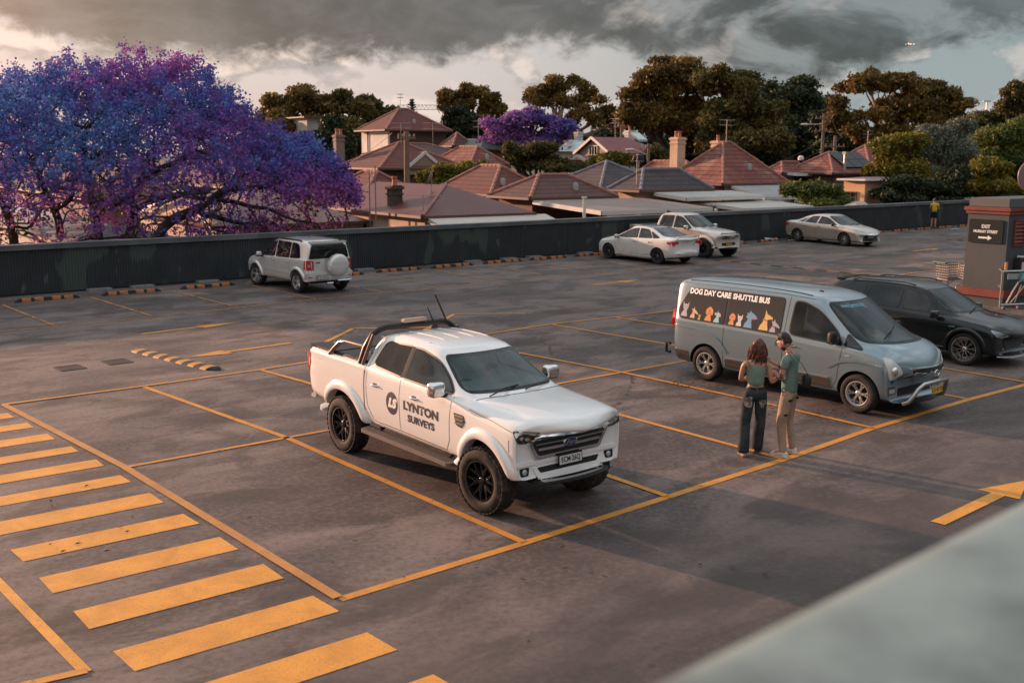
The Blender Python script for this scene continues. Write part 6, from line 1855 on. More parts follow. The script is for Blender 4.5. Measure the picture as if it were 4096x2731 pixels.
 # sparse new leaves and pods
 lt = tips[rs.random(len(tips)) < .12]
 Q = (lt[:, None]+rs.normal(size=(len(lt), 10, 3))*.22).reshape(-1, 3)
 cards('leaves', Q-B, .10, rs.random(len(Q)), leaf_mat('jaca_leaf', [(.035, .04, .012), (.09, .075, .02)], .3), root)
jacaranda()
GUM = leaf_mat('gum_leaf', [(.050, .038, .014), (.15, .098, .028), (.30, .19, .048)], .25)
OLV = leaf_mat('olive_leaf', [(.032, .036, .015), (.095, .085, .028), (.22, .165, .045)], .22)
DKG = leaf_mat('dark_leaf', [(.012, .022, .012), (.028, .045, .022), (.07, .078, .032)], .15)
YLG = leaf_mat('yellow_green_leaf', [(.040, .055, .014), (.13, .13, .022), (.34, .25, .035)], .3)
GRY = leaf_mat('grey_green_leaf', [(.060, .08, .060), (.15, .17, .13), (.25, .27, .21)], .18)
MGR = leaf_mat('mid_green_leaf', [(.035, .055, .02), (.10, .13, .034), (.24, .24, .05)], .25)
PRP = leaf_mat('purple_bloom', [(.62, .30, .48), (.38, .15, .40), (.18, .11, .38), (.11, .13, .38)], .30)
def T(name, label, x0, dist, lobes, leaf, m, n, **kw):
 L = [D2(l[0], l[1], l[2], l[3], dist, None, (l[4] if len(l) > 4 else 0)) for l in lobes]
 return lobe_tree(name, label, kw.pop('group', 'trees beyond the roofs'), gbase(x0, dist), L, leaf, m, n, **kw)
# back row, left to right
T('gum_tree', 'dark brownish gum tree with a feathery top just right of the big jacaranda', 690, 135, [(650, 260, 55, 45), (700, 230, 50, 32), (735, 255, 45, 40, 3), (620, 285, 35, 40), (690, 300, 70, 40, -3)], .42, GUM, 11000, seed=2, trunk_r=.6, clump=1.3)
T('broadleaf_tree', 'rounded dark green tree behind the two-storey house, left of its ridge', 830, 140, [(790, 240, 35, 30), (835, 260, 55, 38), (880, 270, 45, 35), (800, 300, 60, 45, -4), (870, 310, 50, 40)], .42, OLV, 12000, seed=3, trunk_r=.6, clump=1.3)
T('broadleaf_tree', 'dark bushy tree left of the white wall of the two-storey house', 780, 118, [(770, 310, 45, 40), (800, 335, 30, 35), (735, 330, 45, 40)], .36, DKG, 6000, seed=4, trunk_r=.4)
T('gum_tree', 'open gum tree with a domed crown behind the crane jib end', 1085, 140, [(1045, 222, 32, 20), (1085, 212, 34, 20), (1120, 232, 32, 22), (1060, 250, 45, 22), (1125, 262, 32, 22), (1020, 245, 20, 14), (1148, 250, 16, 16)], .36, GUM, 9000, seed=5, trunk_r=.5, subs=8, subr=.40)
T('spreading_tree', 'low dark green layered tree below the open gum', 1065, 118, [(1045, 268, 32, 18), (1075, 290, 50, 22), (1040, 305, 40, 22), (1100, 312, 35, 25)], .34, DKG, 6500, seed=6, trunk_r=.4)
T('gum_tree', 'sparse tall gum with a pale forked trunk, above the lilac tree', 1275, 132, [(1245, 215, 45, 22), (1300, 190, 50, 22), (1225, 235, 28, 18), (1340, 215, 28, 22), (1290, 235, 50, 18), (1375, 255, 45, 28, 4), (1410, 285, 35, 28, 5), (1330, 275, 45, 25)], .34, GUM, 8500, bark=BARKG, seed=7, trunk_r=.55, subs=7, subr=.36, branches=5)
T('fig_tree', 'tall broad brown-leaved tree, the highest of the tree line', 1540, 122, [(1530, 165, 65, 36), (1590, 195, 60, 40), (1500, 215, 55, 40), (1480, 265, 50, 45), (1560, 265, 75, 55), (1445, 270, 30, 30), (1590, 300, 60, 40)], .38, GUM, 19000, seed=8, trunk_r=.8, clump=1.3)
T('fig_tree', 'broad olive-brown tree leaning right of the highest tree', 1690, 116, [(1650, 185, 45, 32), (1705, 195, 50, 38), (1660, 240, 60, 45), (1735, 250, 55, 50), (1700, 305, 85, 50), (1640, 310, 60, 45), (1770, 320, 50, 45)], .37, OLV, 19000, seed=9, trunk_r=.8, clump=1.3)
T('dome_tree', 'smooth dark green dome-shaped tree behind the tree line, right of centre', 1815, 150, [(1800, 215, 65, 40), (1850, 250, 60, 45), (1760, 240, 45, 45), (1830, 300, 80, 50)], .42, DKG, 13000, seed=10, trunk_r=.8, subs=14, subr=.5)
T('gum_tree', 'wide golden-brown gum tree with pale limbs showing, at the right of the tree line', 2020, 118, [(1985, 200, 50, 32), (2060, 195, 55, 30), (1935, 260, 48, 38), (2130, 215, 50, 30), (2185, 235, 42, 28), (2040, 255, 65, 40), (2120, 270, 70, 35), (1960, 310, 55, 35), (2050, 315, 80, 35), (2200, 270, 25, 25)], .36, GUM, 20000, bark=BARKG, seed=11, trunk_r=.7, subs=9, subr=.42, branches=4)
T('broadleaf_tree', 'dark tree in the gap between the dome tree and the golden gum', 1915, 140, [(1910, 250, 25, 30), (1900, 300, 45, 45), (1920, 330, 50, 30)], .4, DKG, 5000, seed=12, trunk_r=.4)
T('gum_tree', 'dark gum crown cut off by the right edge of the picture', 2330, 120, [(2340, 210, 35, 22), (2360, 235, 40, 20), (2310, 243, 20, 10)], .36, OLV, 3500, seed=13, trunk_r=.4, clump=1.1)
T('broadleaf_tree', 'low dark tree under the distant light mast', 2270, 125, [(2260, 285, 50, 28), (2320, 285, 60, 35), (2210, 300, 35, 25)], .36, OLV, 6000, seed=14, trunk_r=.4)
# right-hand bushes near the wall
T('broadleaf_tree', 'yellow-green sunlit tree left of the grey-green one, by the cream building', 2060, 78, [(2050, 350, 48, 36), (2035, 395, 48, 40), (2090, 330, 32, 28), (2080, 400, 45, 45), (2030, 430, 40, 35)], .23, YLG, 15000, seed=15, trunk_r=.35, clump=.8)
T('silver_leaf_tree', 'grey-green feathery tree at the right, in front of the wide golden gum', 2165, 80, [(2150, 320, 55, 38), (2205, 300, 40, 28), (2120, 350, 45, 40), (2190, 365, 55, 45), (2150, 420, 65, 45)], .23, GRY, 16000, seed=16, trunk_r=.4, clump=.9, asp=.3)
T('broadleaf_tree', 'tall mid-green tree filling the right edge behind the ticket pillar', 2310, 84, [(2300, 320, 70, 50), (2360, 300, 50, 45), (2270, 370, 55, 45), (2340, 380, 65, 55), (2300, 430, 70, 45)], .24, MGR, 18000, seed=17, trunk_r=.45, clump=.9)
T('broadleaf_tree', 'small sunlit yellow-green tree just left of the round mirror', 2275, 72, [(2265, 385, 38, 20), (2305, 395, 30, 20), (2290, 430, 60, 25), (2240, 440, 40, 28)], .20, YLG, 8000, seed=18, trunk_r=.2, clump=.6)
T('broadleaf_tree', 'dark green undergrowth tree above the wall near the worker in yellow', 2120, 72, [(2090, 440, 60, 35), (2160, 445, 60, 32), (2040, 455, 40, 22), (2200, 420, 40, 40)], .20, DKG, 10000, seed=19, trunk_r=.2, clump=.6)
T('frangipani_bush', 'rounded glossy green bush just above the wall, between the white roofs and the cream building', 1873, 66, [(1840, 440, 42, 24), (1895, 440, 42, 22), (1870, 462, 70, 24), (1925, 458, 26, 20)], .17, MGR, 11000, seed=20, trunk_r=.2, clump=.55)
T('hedge_shrub', 'bright green shrub between the tiled roofs, right of the timber pole', 1080, 70, [(1060, 388, 38, 12), (1100, 388, 30, 12), (1010, 400, 36, 18), (980, 412, 30, 20), (1040, 410, 45, 18)], .18, YLG, 6500, seed=21, trunk_r=.15, clump=.6)
T('hedge_shrub', 'round yellow-green shrub in front of the red-roofed gable house', 1400, 84, [(1405, 362, 36, 18), (1385, 370, 30, 14), (1425, 372, 26, 14)], .2, YLG, 3500, seed=22, trunk_r=.15, clump=.6)
T('broadleaf_tree', 'dark green tree under the lilac jacaranda', 1225, 90, [(1240, 345, 45, 22), (1200, 365, 45, 22), (1265, 380, 50, 22), (1180, 350, 30, 20), (1310, 388, 55, 14)], .24, OLV, 8000, seed=23, trunk_r=.3)
T('broadleaf_tree', 'small dark tree beside the street lamp in front of the red roof', 1480, 92, [(1505, 355, 28, 22), (1530, 370, 22, 18), (1480, 372, 22, 14)], .24, OLV, 3000, seed=24, trunk_r=.2)
def pt(C, T_):
 x = C[:, 0]; return np.clip(.5+(x/8.0)*.5+(T_-.5)*.5, 0, 1)
T('jacaranda_tree', 'smaller lilac-pink and blue jacaranda among the roofs in the middle', 1195, 97, [(1150, 300, 40, 28), (1195, 280, 48, 26), (1240, 272, 42, 22), (1270, 300, 40, 25), (1215, 320, 55, 22), (1140, 325, 35, 20), (1290, 315, 22, 16), (1225, 262, 30, 12)], .22, PRP, 13000, seed=25, trunk_r=.35, clump=.8, group='jacaranda trees in flower', tint_f=pt, asp=.7)
# a dark belt of trees closing the view
belt = []
bl = ['far dark tree in the belt behind the houses']
random.seed(9)
xs = [600, 700, 800, 905, 985, 1110, 1190, 1310, 1395, 1480, 1570, 1660, 1750, 1850, 1950, 2050, 2150, 2250, 2350, 2440, 520, 420, 300, 180, 60, -40]
for i, x in enumerate(xs):
 y = {985: 300, 905: 308}.get(x, random.uniform(298, 318))
 if i < 3:
  o = T('belt_tree', bl[0], x, 165, [(x, y+25, 60, 32), (x-35, y+45, 50, 30), (x+38, y+45, 50, 30)], .6, DKG, 3600, seed=40+i, trunk_r=.5, clump=1.6, group='dark trees closing the view')
  belt.append((o, x))
 else:
  s_, x0 = belt[i % 3]; o = copy_tree(s_)
  p = at(x, 400, 165+random.uniform(-8, 10)); o.location = (p.x, p.y, GZ+random.uniform(-.5, .5)-(5 if x < 560 else 0)); o.rotation_euler = (0, 0, 0)
# Norfolk pine far away
b = gbase(948, 150); r = empty('norfolk_pine', b); tag(r, 'tiny pointed conifer poking above the two-storey house ridge beside the crane jib', 'tree')
top = at(948, 234, 150).z-GZ
MB().tube([(0, 0, 0), (0, 0, top)], [.3, .03], 6).build('trunk', BARK, r)
C = []
for i in range(26):
 z = top*(.45+.55*i/25); L = (1-i/25)*3.0+.25
 for k_ in range(6):
  a = k_*1.047+i*.5
  for q in range(9): C.append((math.cos(a)*L*q/8, math.sin(a)*L*q/8, z+.25*q/8))
cards('crown', np.array(C), .2, RNG.random(len(C)), DKG, r)
for i, (a_, d_) in enumerate(((-36, 120), (-44, 112), (-60, 125), (-68, 110), (-77, 104), (-86, 98), (-95, 96), (-106, 92), (-118, 90))):  # unseen trees added left of view for window reflections, some sunk below the sun
 o = copy_tree(belt[i % 3][0]); o.location = (math.sin(R(a_))*d_, math.cos(R(a_))*d_, GZ-(9.5 if -62 < a_ < -40 else 3.5)); o.rotation_euler = (0, 0, 0)
# ================================================================== houses beyond the wall
def tile_mat(name, c1, c2, c3, bands=True, scale=1.0):
 m = bpy.data.materials.new(name); m.use_nodes = True
 k = NT(m.node_tree); b = k.n['Principled BSDF']
 uv = k.new('ShaderNodeUVMap'); uv.uv_map = 'UVMap'
 t = k.new('ShaderNodeTexCoord')
 br = k.new('ShaderNodeTexBrick'); k.link(uv.outputs[0], br.inputs['Vector'])
 br.inputs['Scale'].default_value = 1/scale; br.inputs['Brick Width'].default_value = .30; br.inputs['Row Height'].default_value = .34
 br.inputs['Mortar Size'].default_value = .012; br.inputs['Bias'].default_value = 0
 br.inputs['Color1'].default_value = (*c1, 1); br.inputs['Color2'].default_value = (*c2, 1); br.inputs['Mortar'].default_value = (*[x*.45 for x in c1], 1)
 n = k.noise(t.outputs['Object'], .55, 6, .65)
 c = k.mix(k.math('MULTIPLY', k.ramp(n, .46, .66), .75), br.outputs['Color'], c3)
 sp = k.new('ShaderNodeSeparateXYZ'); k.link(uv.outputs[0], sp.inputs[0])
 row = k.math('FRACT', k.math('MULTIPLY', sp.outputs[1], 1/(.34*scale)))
 c = k.mix(k.math('MULTIPLY', k.ramp(row, .26, .08), .85), c, tuple(x*.18 for x in c1))      # shade line under each lap, put into the colour
 c = k.mix(1.0, c, (.72, .50, .45), 'MULTIPLY')
 k.link(c, b.inputs['Base Color']); b.inputs['Roughness'].default_value = .75
 k.link(k.bump(k.math('SUBTRACT', 1.0, row), .9, .06), b.inputs['Normal'])
 return m
def sheet_mat(name, c1, c2):
 m = bpy.data.materials.new(name); m.use_nodes = True
 k = NT(m.node_tree); b = k.n['Principled BSDF']
 uv = k.new('ShaderNodeUVMap'); uv.uv_map = 'UVMap'; t = k.new('ShaderNodeTexCoord')
 sp = k.new('ShaderNodeSeparateXYZ'); k.link(uv.outputs[0], sp.inputs[0])
 wv = k.math('SINE', k.math('MULTIPLY', sp.outputs[0], 2*math.pi/.16))
 c = k.mix(k.ramp(k.noise(t.outputs['Object'], .8, 6, .6), .35, .7), c1, c2)
 k.link(c, b.inputs['Base Color']); b.inputs['Roughness'].default_value = .5
 k.link(k.bump(wv, .25, .02), b.inputs['Normal'])
 return m
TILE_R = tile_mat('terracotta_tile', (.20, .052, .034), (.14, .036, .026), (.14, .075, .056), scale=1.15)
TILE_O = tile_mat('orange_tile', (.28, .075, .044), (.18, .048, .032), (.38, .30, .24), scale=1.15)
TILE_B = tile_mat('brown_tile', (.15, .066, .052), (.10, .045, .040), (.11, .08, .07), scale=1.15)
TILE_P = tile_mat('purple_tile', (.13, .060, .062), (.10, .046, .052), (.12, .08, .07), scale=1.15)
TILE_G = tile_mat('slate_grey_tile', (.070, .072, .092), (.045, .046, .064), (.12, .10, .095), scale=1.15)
SH_M = sheet_mat('maroon_roof_sheet', (.10, .028, .027), (.12, .036, .034))
SH_R = sheet_mat('red_roof_sheet', (.20, .035, .035), (.16, .028, .028))
SH_P = sheet_mat('faded_pink_roof_sheet', (.17, .072, .064), (.21, .09, .08))
SH_W = sheet_mat('pale_roof_sheet', (.40, .39, .37), (.33, .32, .30))
SH_T = sheet_mat('tan_roof_sheet', (.25, .18, .155), (.21, .15, .13))
SH_G = sheet_mat('grey_roof_sheet', (.30, .30, .31), (.23, .23, .24))
SH_V = sheet_mat('green_roof_sheet', (.035, .06, .05), (.045, .075, .06))
SH_B = sheet_mat('ice_blue_roof', (.40, .50, .52), (.34, .43, .46))
def brick(name, c1, c2, mo):
 m = bpy.data.materials.new(name); m.use_nodes = True
 k = NT(m.node_tree); b = k.n['Principled BSDF']; t = k.new('ShaderNodeTexCoord')
 br = k.new('ShaderNodeTexBrick'); br.inputs['Scale'].default_value = 3.2; br.inputs['Mortar Size'].default_value = .02
 v = k.new('ShaderNodeVectorMath', operation='ADD')
 sp = k.new('ShaderNodeSeparateXYZ'); k.link(t.outputs['Object'], sp.inputs[0])
 cb = k.new('ShaderNodeCombineXYZ'); k.link(k.math('ADD', sp.outputs[0], sp.outputs[1]), cb.inputs[0]); k.link(sp.outputs[2], cb.inputs[1])
 k.link(cb.outputs[0], br.inputs['Vector'])
 br.inputs['Color1'].default_value = (*c1, 1); br.inputs['Color2'].default_value = (*c2, 1); br.inputs['Mortar'].default_value = (*mo, 1)
 k.link(k.mix(k.math('MULTIPLY', k.ramp(k.noise(t.outputs['Object'], .9, 6, .6), .4, .7), .5), br.outputs['Color'], mo), b.inputs['Base Color'])
 b.inputs['Roughness'].default_value = .85; return m
W_CR = mat('cream_render', (.56, .40, .29), .85, var=(1.3, (.44, .31, .23), .4, .75))
W_WH = mat('white_render', (.62, .60, .57), .8, var=(1.0, (.50, .48, .45), .4, .7))
W_BR = brick('red_brick', (.20, .085, .06), (.15, .065, .05), (.17, .13, .11))
W_DB = brick('dark_brick', (.085, .045, .038), (.06, .034, .03), (.08, .06, .05))
W_OB = brick('old_brick', (.21, .13, .10), (.15, .10, .085), (.22, .18, .15))
W_GR = mat('grey_render', (.40, .38, .36), .8, var=(1.0, (.32, .30, .28), .4, .7))
W_DK = mat('shaded_opening', (.012, .011, .011), .7)
FASC = mat('white_fascia', (.60, .57, .53), .6)
GUT = mat('brown_gutter', (.10, .05, .04), .6)
RIDGE_R = mat('ridge_tile', (.30, .13, .10), .75, var=(3, (.22, .11, .09), .4, .7))
RIDGE_G = mat('ridge_grey', (.17, .17, .20), .75, var=(3, (.11, .11, .13), .4, .7))
WIN = mat('house_window_glass', (.03, .035, .045), .08, spec=.8)
GA = R(55)
UA = Vector((math.sin(GA-math.pi/2), math.cos(GA-math.pi/2), 0))   # back-left
UB = Vector((math.sin(GA), math.cos(GA), 0))                       # back-right
def reach(C, d, xpx):
 """how far along d from C (at its height) until photo column xpx"""
 rr = ray(xpx, 400); k = rr.x/rr.y
 den = d.x-k*d.y
 return max(1.5, (k*C.y-C.x)/den)
def roof_faces(mb_list, mat_roof): pass
def add_roof(root, polys, m, name='roof', th=.12):
 """polys: list of outward-facing 3d polygons (first edge is the eave); UVs run along the eave and up the slope"""
 bm = bmesh.new(); uvl = bm.loops.layers.uv.new('UVMap')
 for P in polys:
  P = [Vector(p) for p in P]
  vs = [bm.verts.new(p) for p in P]; f = bm.faces.new(vs)
  u = (P[1]-P[0]).normalized(); nrm = (P[1]-P[0]).cross(P[-1]-P[0]).normalized(); w_ = nrm.cross(u)
  if w_.z < 0: w_ = -w_
  for l in f.loops: q = l.vert.co-P[0]; l[uvl].uv = (q.dot(u), q.dot(w_))
 me = bpy.data.meshes.new(name); bm.to_mesh(me); bm.free()
 me = evaluated(me, [('SOLIDIFY', dict(thickness=th, offset=-1))])
 return link(name, me, m, root)
def ridge_caps(mb, a, b, r=.11):
 a, b = Vector(a), Vector(b); n = max(2, int((b-a).length/.42))
 for i in range(n):
  p, q = a.lerp(b, i/n), a.lerp(b, (i+1.06)/n)
  mb.tube([p, q], [r*1.12, r*.92], 6)
HOUSES = []
def hip(label, C_px, dist, xl, xr, pitch, roofm, wallL, wallR=None, name='house', over=.45, gableL=False, ridgem=RIDGE_R, zg=GZ, py=None, tiles=True, cat='house', gut=GUT, gableR=False):
 """C_px: near eave corner; xl/xr: photo columns of the far eave corners; local x runs back-right, local y back-left"""
 C = at(*C_px, dist); La = reach(C, UA, xl); Lb = reach(C, UB, xr)
 root = empty(name, (C.x, C.y, zg), math.atan2(UB.y, UB.x)); tag(root, label, cat, 'houses beyond the wall')
 ez = C.z-zg; tp = math.tan(R(pitch))
 s = min(La, Lb)/2
 if py is not None:
  q = C+UA*s+UB*(0 if gableL and Lb >= La else s); rr = ray(C_px[0], py)
  h = max(.3, CAM_H+rr.z/rr.y*q.y-C.z); tp = h/s
 h = s*tp; rz = ez+h
 c0, c1, c2, c3 = (0, 0, ez), (Lb, 0, ez), (Lb, La, ez), (0, La, ez)       # near, right, back, left
 if Lb >= La:      # ridge along x
  r0, r1 = ((0 if gableL else s), s, rz), ((Lb if gableR else Lb-s), s, rz)
  polys = [[c0, c1, r1, r0], [c2, c3, r0, r1]]
  if not gableL: polys.append([c3, c0, r0])
  if not gableR: polys.append([c1, c2, r1])
 else:
  r0, r1 = (s, (0 if gableR else s), rz), (s, La-s, rz)
  polys = [[c3, c0, r0, r1], [c1, c2, r1, r0], [c2, c3, r1]]
  if not gableR: polys.append([c0, c1, r0])
 rf = add_roof(root, polys, roofm)
 if tiles:
  rc = MB(); ridge_caps(rc, r0, r1)
  for c, r_ in ((c0, r0), (c3, r0 if Lb >= La else r1), (c1, r1 if Lb >= La else r0), (c2, r1)):
   if (gableL and c in (c0, c3)) or (gableR and c in (c1, c0) and not Lb >= La): continue
   ridge_caps(rc, c, r_)
  rc.build('ridge_tiles', ridgem, rf)
 o = over
 wl = MB()
 x0, x1, y0, y1 = o, Lb-o, o, La-o
 def quad(a, b, c, d): wl.add([a, b, c, d], [(0, 1, 2, 3)])
 w0 = MB().add([(x0, y0, 0), (x0, y1, 0), (x0, y1, ez-.02), (x0, y0, ez-.02)], [(0, 1, 2, 3)])
 w0.box(((x0+.1), (y0+y1)/2, (ez-.02)/2), (.2, y1-y0, ez-.02))
 w0.build('left_wall', wallL, root)
 MB().box(((x0+x1)/2+.1, y0+.1, (ez-.02)/2), (x1-x0-.2, .2, ez-.02)).build('front_wall', wallR or wallL, root)
 MB().box(((x0+x1)/2+.1, y1-.1, (ez-.02)/2), (x1-x0-.2, .2, ez-.02)).build('back_wall', wallR or wallL, root)
 MB().box((x1-.1, (y0+y1)/2, (ez-.02)/2), (.2, y1-y0-.42, ez-.02)).build('end_wall', wallR or wallL, root)
 if gableL:
  MB().add([(x0, y0, ez-.03), (x0, y1, ez-.03), (x0, s, rz-.25), (x0+.2, y0, ez-.03), (x0+.2, y1, ez-.03), (x0+.2, s, rz-.25)], [(0, 2, 1), (3, 4, 5), (0, 3, 5, 2), (1, 2, 5, 4)]).build('gable', wallL, root)
  for y in (0, La): MB().beam((-.02, y, ez-.05), (-.02, s, rz-.05), .05, .24).build('barge_board', FASC, root)
 g = MB()
 g.beam((0, -.06, ez-.05), (Lb, -.06, ez-.05), .12, .12)
 if not gableL: g.beam((-.06, 0, ez-.05), (-.06, La, ez-.05), .12, .12)
 g.build('gutter', gut, root)
 root['_g'] = 0; del root['_g']
 return dict(root=root, roof=rf, La=La, Lb=Lb, ez=ez, rz=rz, C=C, s=s, tp=tp, x0=x0, y0=y0)
def house_window(H, side, t, z0, z1, w_, cols=1, frame=FASC):
 """window on the left wall (side 'L', t along back-left) or front wall ('F')"""
 fr = MB(); gl = MB(); h = z1-z0; zc = (z0+z1)/2
 if side == 'L': T_ = Matrix.Translation((H['x0'], t, zc))@Matrix.Rotation(-math.pi/2, 4, 'Z')
 else: T_ = Matrix.Translation((t, H['y0'], zc))
 for sx in (-1, 1): fr.box((sx*w_/2, -.03, 0), (.07, .10, h+.07), M=T_)
 for sz in (-1, 1): fr.box((0, -.032, sz*h/2), (w_+.14, .10, .07), M=T_)
 for k in range(1, cols): fr.box((-w_/2+w_*k/cols, -.028, 0), (.05, .08, h), M=T_)
 fr.box((0, -.026, 0), (w_, .07, .045), M=T_)
 f = fr.build('window', frame, H['root'])
 gl.box((0, -.012, 0), (w_-.02, .02, h-.02), M=T_); gl.build('pane', WIN, f)
def chimney(H, x, y, ztop, w_, d, m, pots=1, name='chimney', zb=None, capm=None):
 zb = H['ez'] if zb is None else zb
 q = MB().box((x, y, (zb+ztop)/2), (w_, d, ztop-zb))
 q.box((x, y, ztop-.12), (w_+.14, d+.14, .14)); q.box((x, y, ztop-.42), (w_+.09, d+.09, .08))
 c = q.build(name, m, H['roof'])
 pt_ = MB()
 for i in range(pots):
  px = x+(i-(pots-1)/2)*.32
  pt_.lathe([(.13, ztop), (.10, ztop+.28), (.13, ztop+.32), (.13, ztop+.42), (.08, ztop+.42), (.08, ztop)], 10, 'Z', (px, y, 0))
 pt_.build('chimney_pot', mat('pot_clay', (.42, .14, .08), .7), c, sm=40)
def tv_aerial(parent, p, h=1.8, span=1.2, rz=.4):
 q = MB().tube([p, (p[0], p[1], p[2]+h)], .025, 5)
 dx, dy = math.cos(rz), math.sin(rz)
 for i, z in enumerate((h*.98, h*.78)):
  q.tube([(p[0]-dx*span/2, p[1]-dy*span/2, p[2]+z), (p[0]+dx*span/2, p[1]+dy*span/2, p[2]+z)], .018, 4)
  for k in range(6):
   t = -span/2+span*k/5
   q.tube([(p[0]+dx*t-dy*.3, p[1]+dy*t+dx*.3, p[2]+z), (p[0]+dx*t+dy*.3, p[1]+dy*t-dx*.3, p[2]+z)], .012, 4)
 q.build('tv_aerial', mat('aerial_metal', (.35, .33, .32), .4, .7), parent)
def dish(parent, p, r=.42, rz=0, m=None):
 M_ = Matrix.Translation(p)@Matrix.Rotation(rz, 4, 'Z')@Matrix.Rotation(R(65), 4, 'Y')
 q = MB().lathe([(.001, 0), (r*.5, .03), (r*.85, .09), (r, .14), (r, .16), (r*.8, .10), (.001, .02)], 20, 'Z', M=M_)
 q.build('satellite_dish', m or mat('dish_brown', (.22, .17, .14), .5), parent, sm=40)
 MB().tube([Vector(p)-Vector((0, 0, .02)), (p[0]-.05, p[1], p[2]-.5), (p[0]-.25, p[1], p[2]-.95)], .03, 6).tube([(p[0]-.05, p[1], p[2]-.5), (p[0]+.2, p[1], p[2]-.95)], .025, 5).build('dish_mount', mat('aerial_metal', (.35, .33, .32), .4, .7), parent)
def slab(root, corners_px, dist_list, m, th=.10, name='patio_roof', **kw):
 P = [at(x, y, d) for (x, y), d in zip(corners_px, dist_list)]
# -- front row
H1 = hip('cream cottage with a plain maroon metal roof and dark chimney, right above the wall', (971, 497), 47, 690, 1230, 17, SH_M, W_CR, W_CR, tiles=False, over=.25, py=424.6)
rc = MB(); rc.tube([(0, 0, H1['ez']+.02), (H1['s'], H1['s'], H1['rz']+.02)], .10, 5); rc.build('ridge_flashing', mat('maroon_flashing', (.26, .10, .09), .5), H1['roof'])
for t in (3.0, 6.0, 8.6): house_window(H1, 'L', t, H1['ez']-1.25, H1['ez']-.65, .42, 1)
chimney(H1, .9, 4.2, H1['ez']+1.25, .55, .55, mat('soot_brick', (.05, .038, .032), .9, var=(5, (.10, .075, .06), .4, .7)), 1, zb=H1['ez']-.1)
dish(H1['roof'], (2.2, 2.9, H1['ez']+1.55), .36, 2.5)
tv_aerial(H1['roof'], (.6, 1.0, H1['ez']-.4), 1.3, 1.6, 2.6)
q = MB(); q.tube([(-.5, 3.5, H1['ez']-2.6), (-.5, 3.5, H1['ez']+2.2)], .03, 5).tube([(-.5, 4.1, H1['ez']-2.6), (-.5, 4.1, H1['ez']+2.0)], .03, 5); q.build('mast', mat('aerial_metal', (.35, .33, .32), .4, .7), H1['root'])
# its pale verandah roof
def lean_to(H, x0, x1, y_in, y_out, z_in, z_out, m, fas=FASC, name='verandah_roof', posts=(), wall=None, th=.06, zg=0):
 polys = [[(x0, -y_out, z_out), (x1, -y_out, z_out), (x1, -y_in, z_in), (x0, -y_in, z_in)]]
 r_ = add_roof(H['root'], polys, m, name, th)
 f = MB().beam((x0, -y_out-.04, z_out-.10), (x1, -y_out-.04, z_out-.10), .05, .20)
 f.beam((x0-.03, -y_out, z_out-.10), (x0-.03, -y_in, z_in-.10), .05, .20)
 f.build('fascia', fas, r_)
 for x in posts: MB().beam((x, -y_out+.15, 0), (x, -y_out+.15, z_out-.1), .12, .12).build('post', fas, r_)
 if wall: MB().box(((x0+x1)/2, -(y_out-.6)/1, (z_out-.2)/2), (x1-x0-.3, .15, z_out-.2)).build('shade_sheet', wall, r_)
 return r_
lean_to(H1, .3, H1['Lb']+.6, .02, 1.9, H1['ez']-.08, H1['ez']-.55, sheet_mat('cream_roof_sheet', (.52, .47, .41), (.46, .41, .36)))
H0 = hip('house with a large faded pink metal roof and cream gable, behind the jacaranda', (486, 520), 47, 300, 850, 22, SH_P, W_CR, gableL=True, tiles=False, over=.3, py=433)
chimney(H0, 6.5, 4.0, H0['rz']+1.0, .5, .5, W_WH, 1, zb=H0['ez'])
house_window(H0, 'L', 2.2, H0['ez']-1.4, H0['ez']-.5, .7)
HA = hip('low building with a pale grey corrugated roof at the far left, behind the jacaranda trunks', (150, 560), 40, -320, 420, 14, SH_G, W_GR, tiles=False)
HB = hip('brown tiled roof seen through the jacaranda branches at the left', (190, 455), 66, -40, 480, 25, TILE_B, W_BR)
HB2 = hip('green-walled house hidden behind the jacaranda crown', (520, 430), 72, 330, 760, 24, TILE_R, mat('sage_render', (.16, .18, .15), .8))
H2 = hip('terracotta tiled roof rising behind the dark chimney of the maroon-roofed cottage', (822, 473), 55, 700, 1010, 27, TILE_R, W_CR, W_BR, py=394)
H3 = hip('terracotta tiled roof with a small front gable, behind the timber pole', (871, 387), 74, 770, 1075, 27, TILE_R, W_DB, py=327)
# small gable on its front slope
def dormer(H, x, w_, out, z0, hgt, roofm, wallm):
 y0 = .8;
 a, b, c = (x-w_/2, y0-out, z0), (x+w_/2, y0-out, z0), (x, y0-out, z0+hgt)
 k = hgt/H['tp']
 polys = [[a, c, (x, y0+k+1.2, z0+hgt), (x-w_/2, y0+1.2, z0)][::-1], [b, (x+w_/2, y0+1.2, z0), (x, y0+k+1.2, z0+hgt), c][::-1]]
 r_ = add_roof(H['roof'], polys, roofm, 'gablet', .10)
 MB().add([a, b, c], [(0, 1, 2)]).add([(a[0], a[1]+.06, a[2]-.6), (b[0], b[1]+.06, b[2]-.6), (b[0], b[1]+.06, b[2]), (a[0], a[1]+.06, a[2])], [(0, 1, 2, 3)]).build('gable_wall', wallm, r_)
 f = MB().beam((a[0], a[1]-.05, a[2]), (c[0], c[1]-.05, c[2]), .06, .22).beam((b[0], b[1]-.05, b[2]), (c[0], c[1]-.05, c[2]), .06, .22); f.build('barge_board', FASC, r_)
dormer(H3, 3.6, 2.6, .9, H3['ez']+.15, .95, TILE_R, mat('timber_gable', (.26, .18, .12), .8))
chimney(H3, .6, 7.5, H3['ez']+2.4, .7, .5, W_OB, 2, zb=H3['ez']-.3)
H4 = hip('two-storey house with white and dark brick walls and a brown tiled hip roof', (885.7, 298), 104, 817, 1040, 26, TILE_R, W_WH, W_DB, name='two_storey_house', over=.5, py=250)
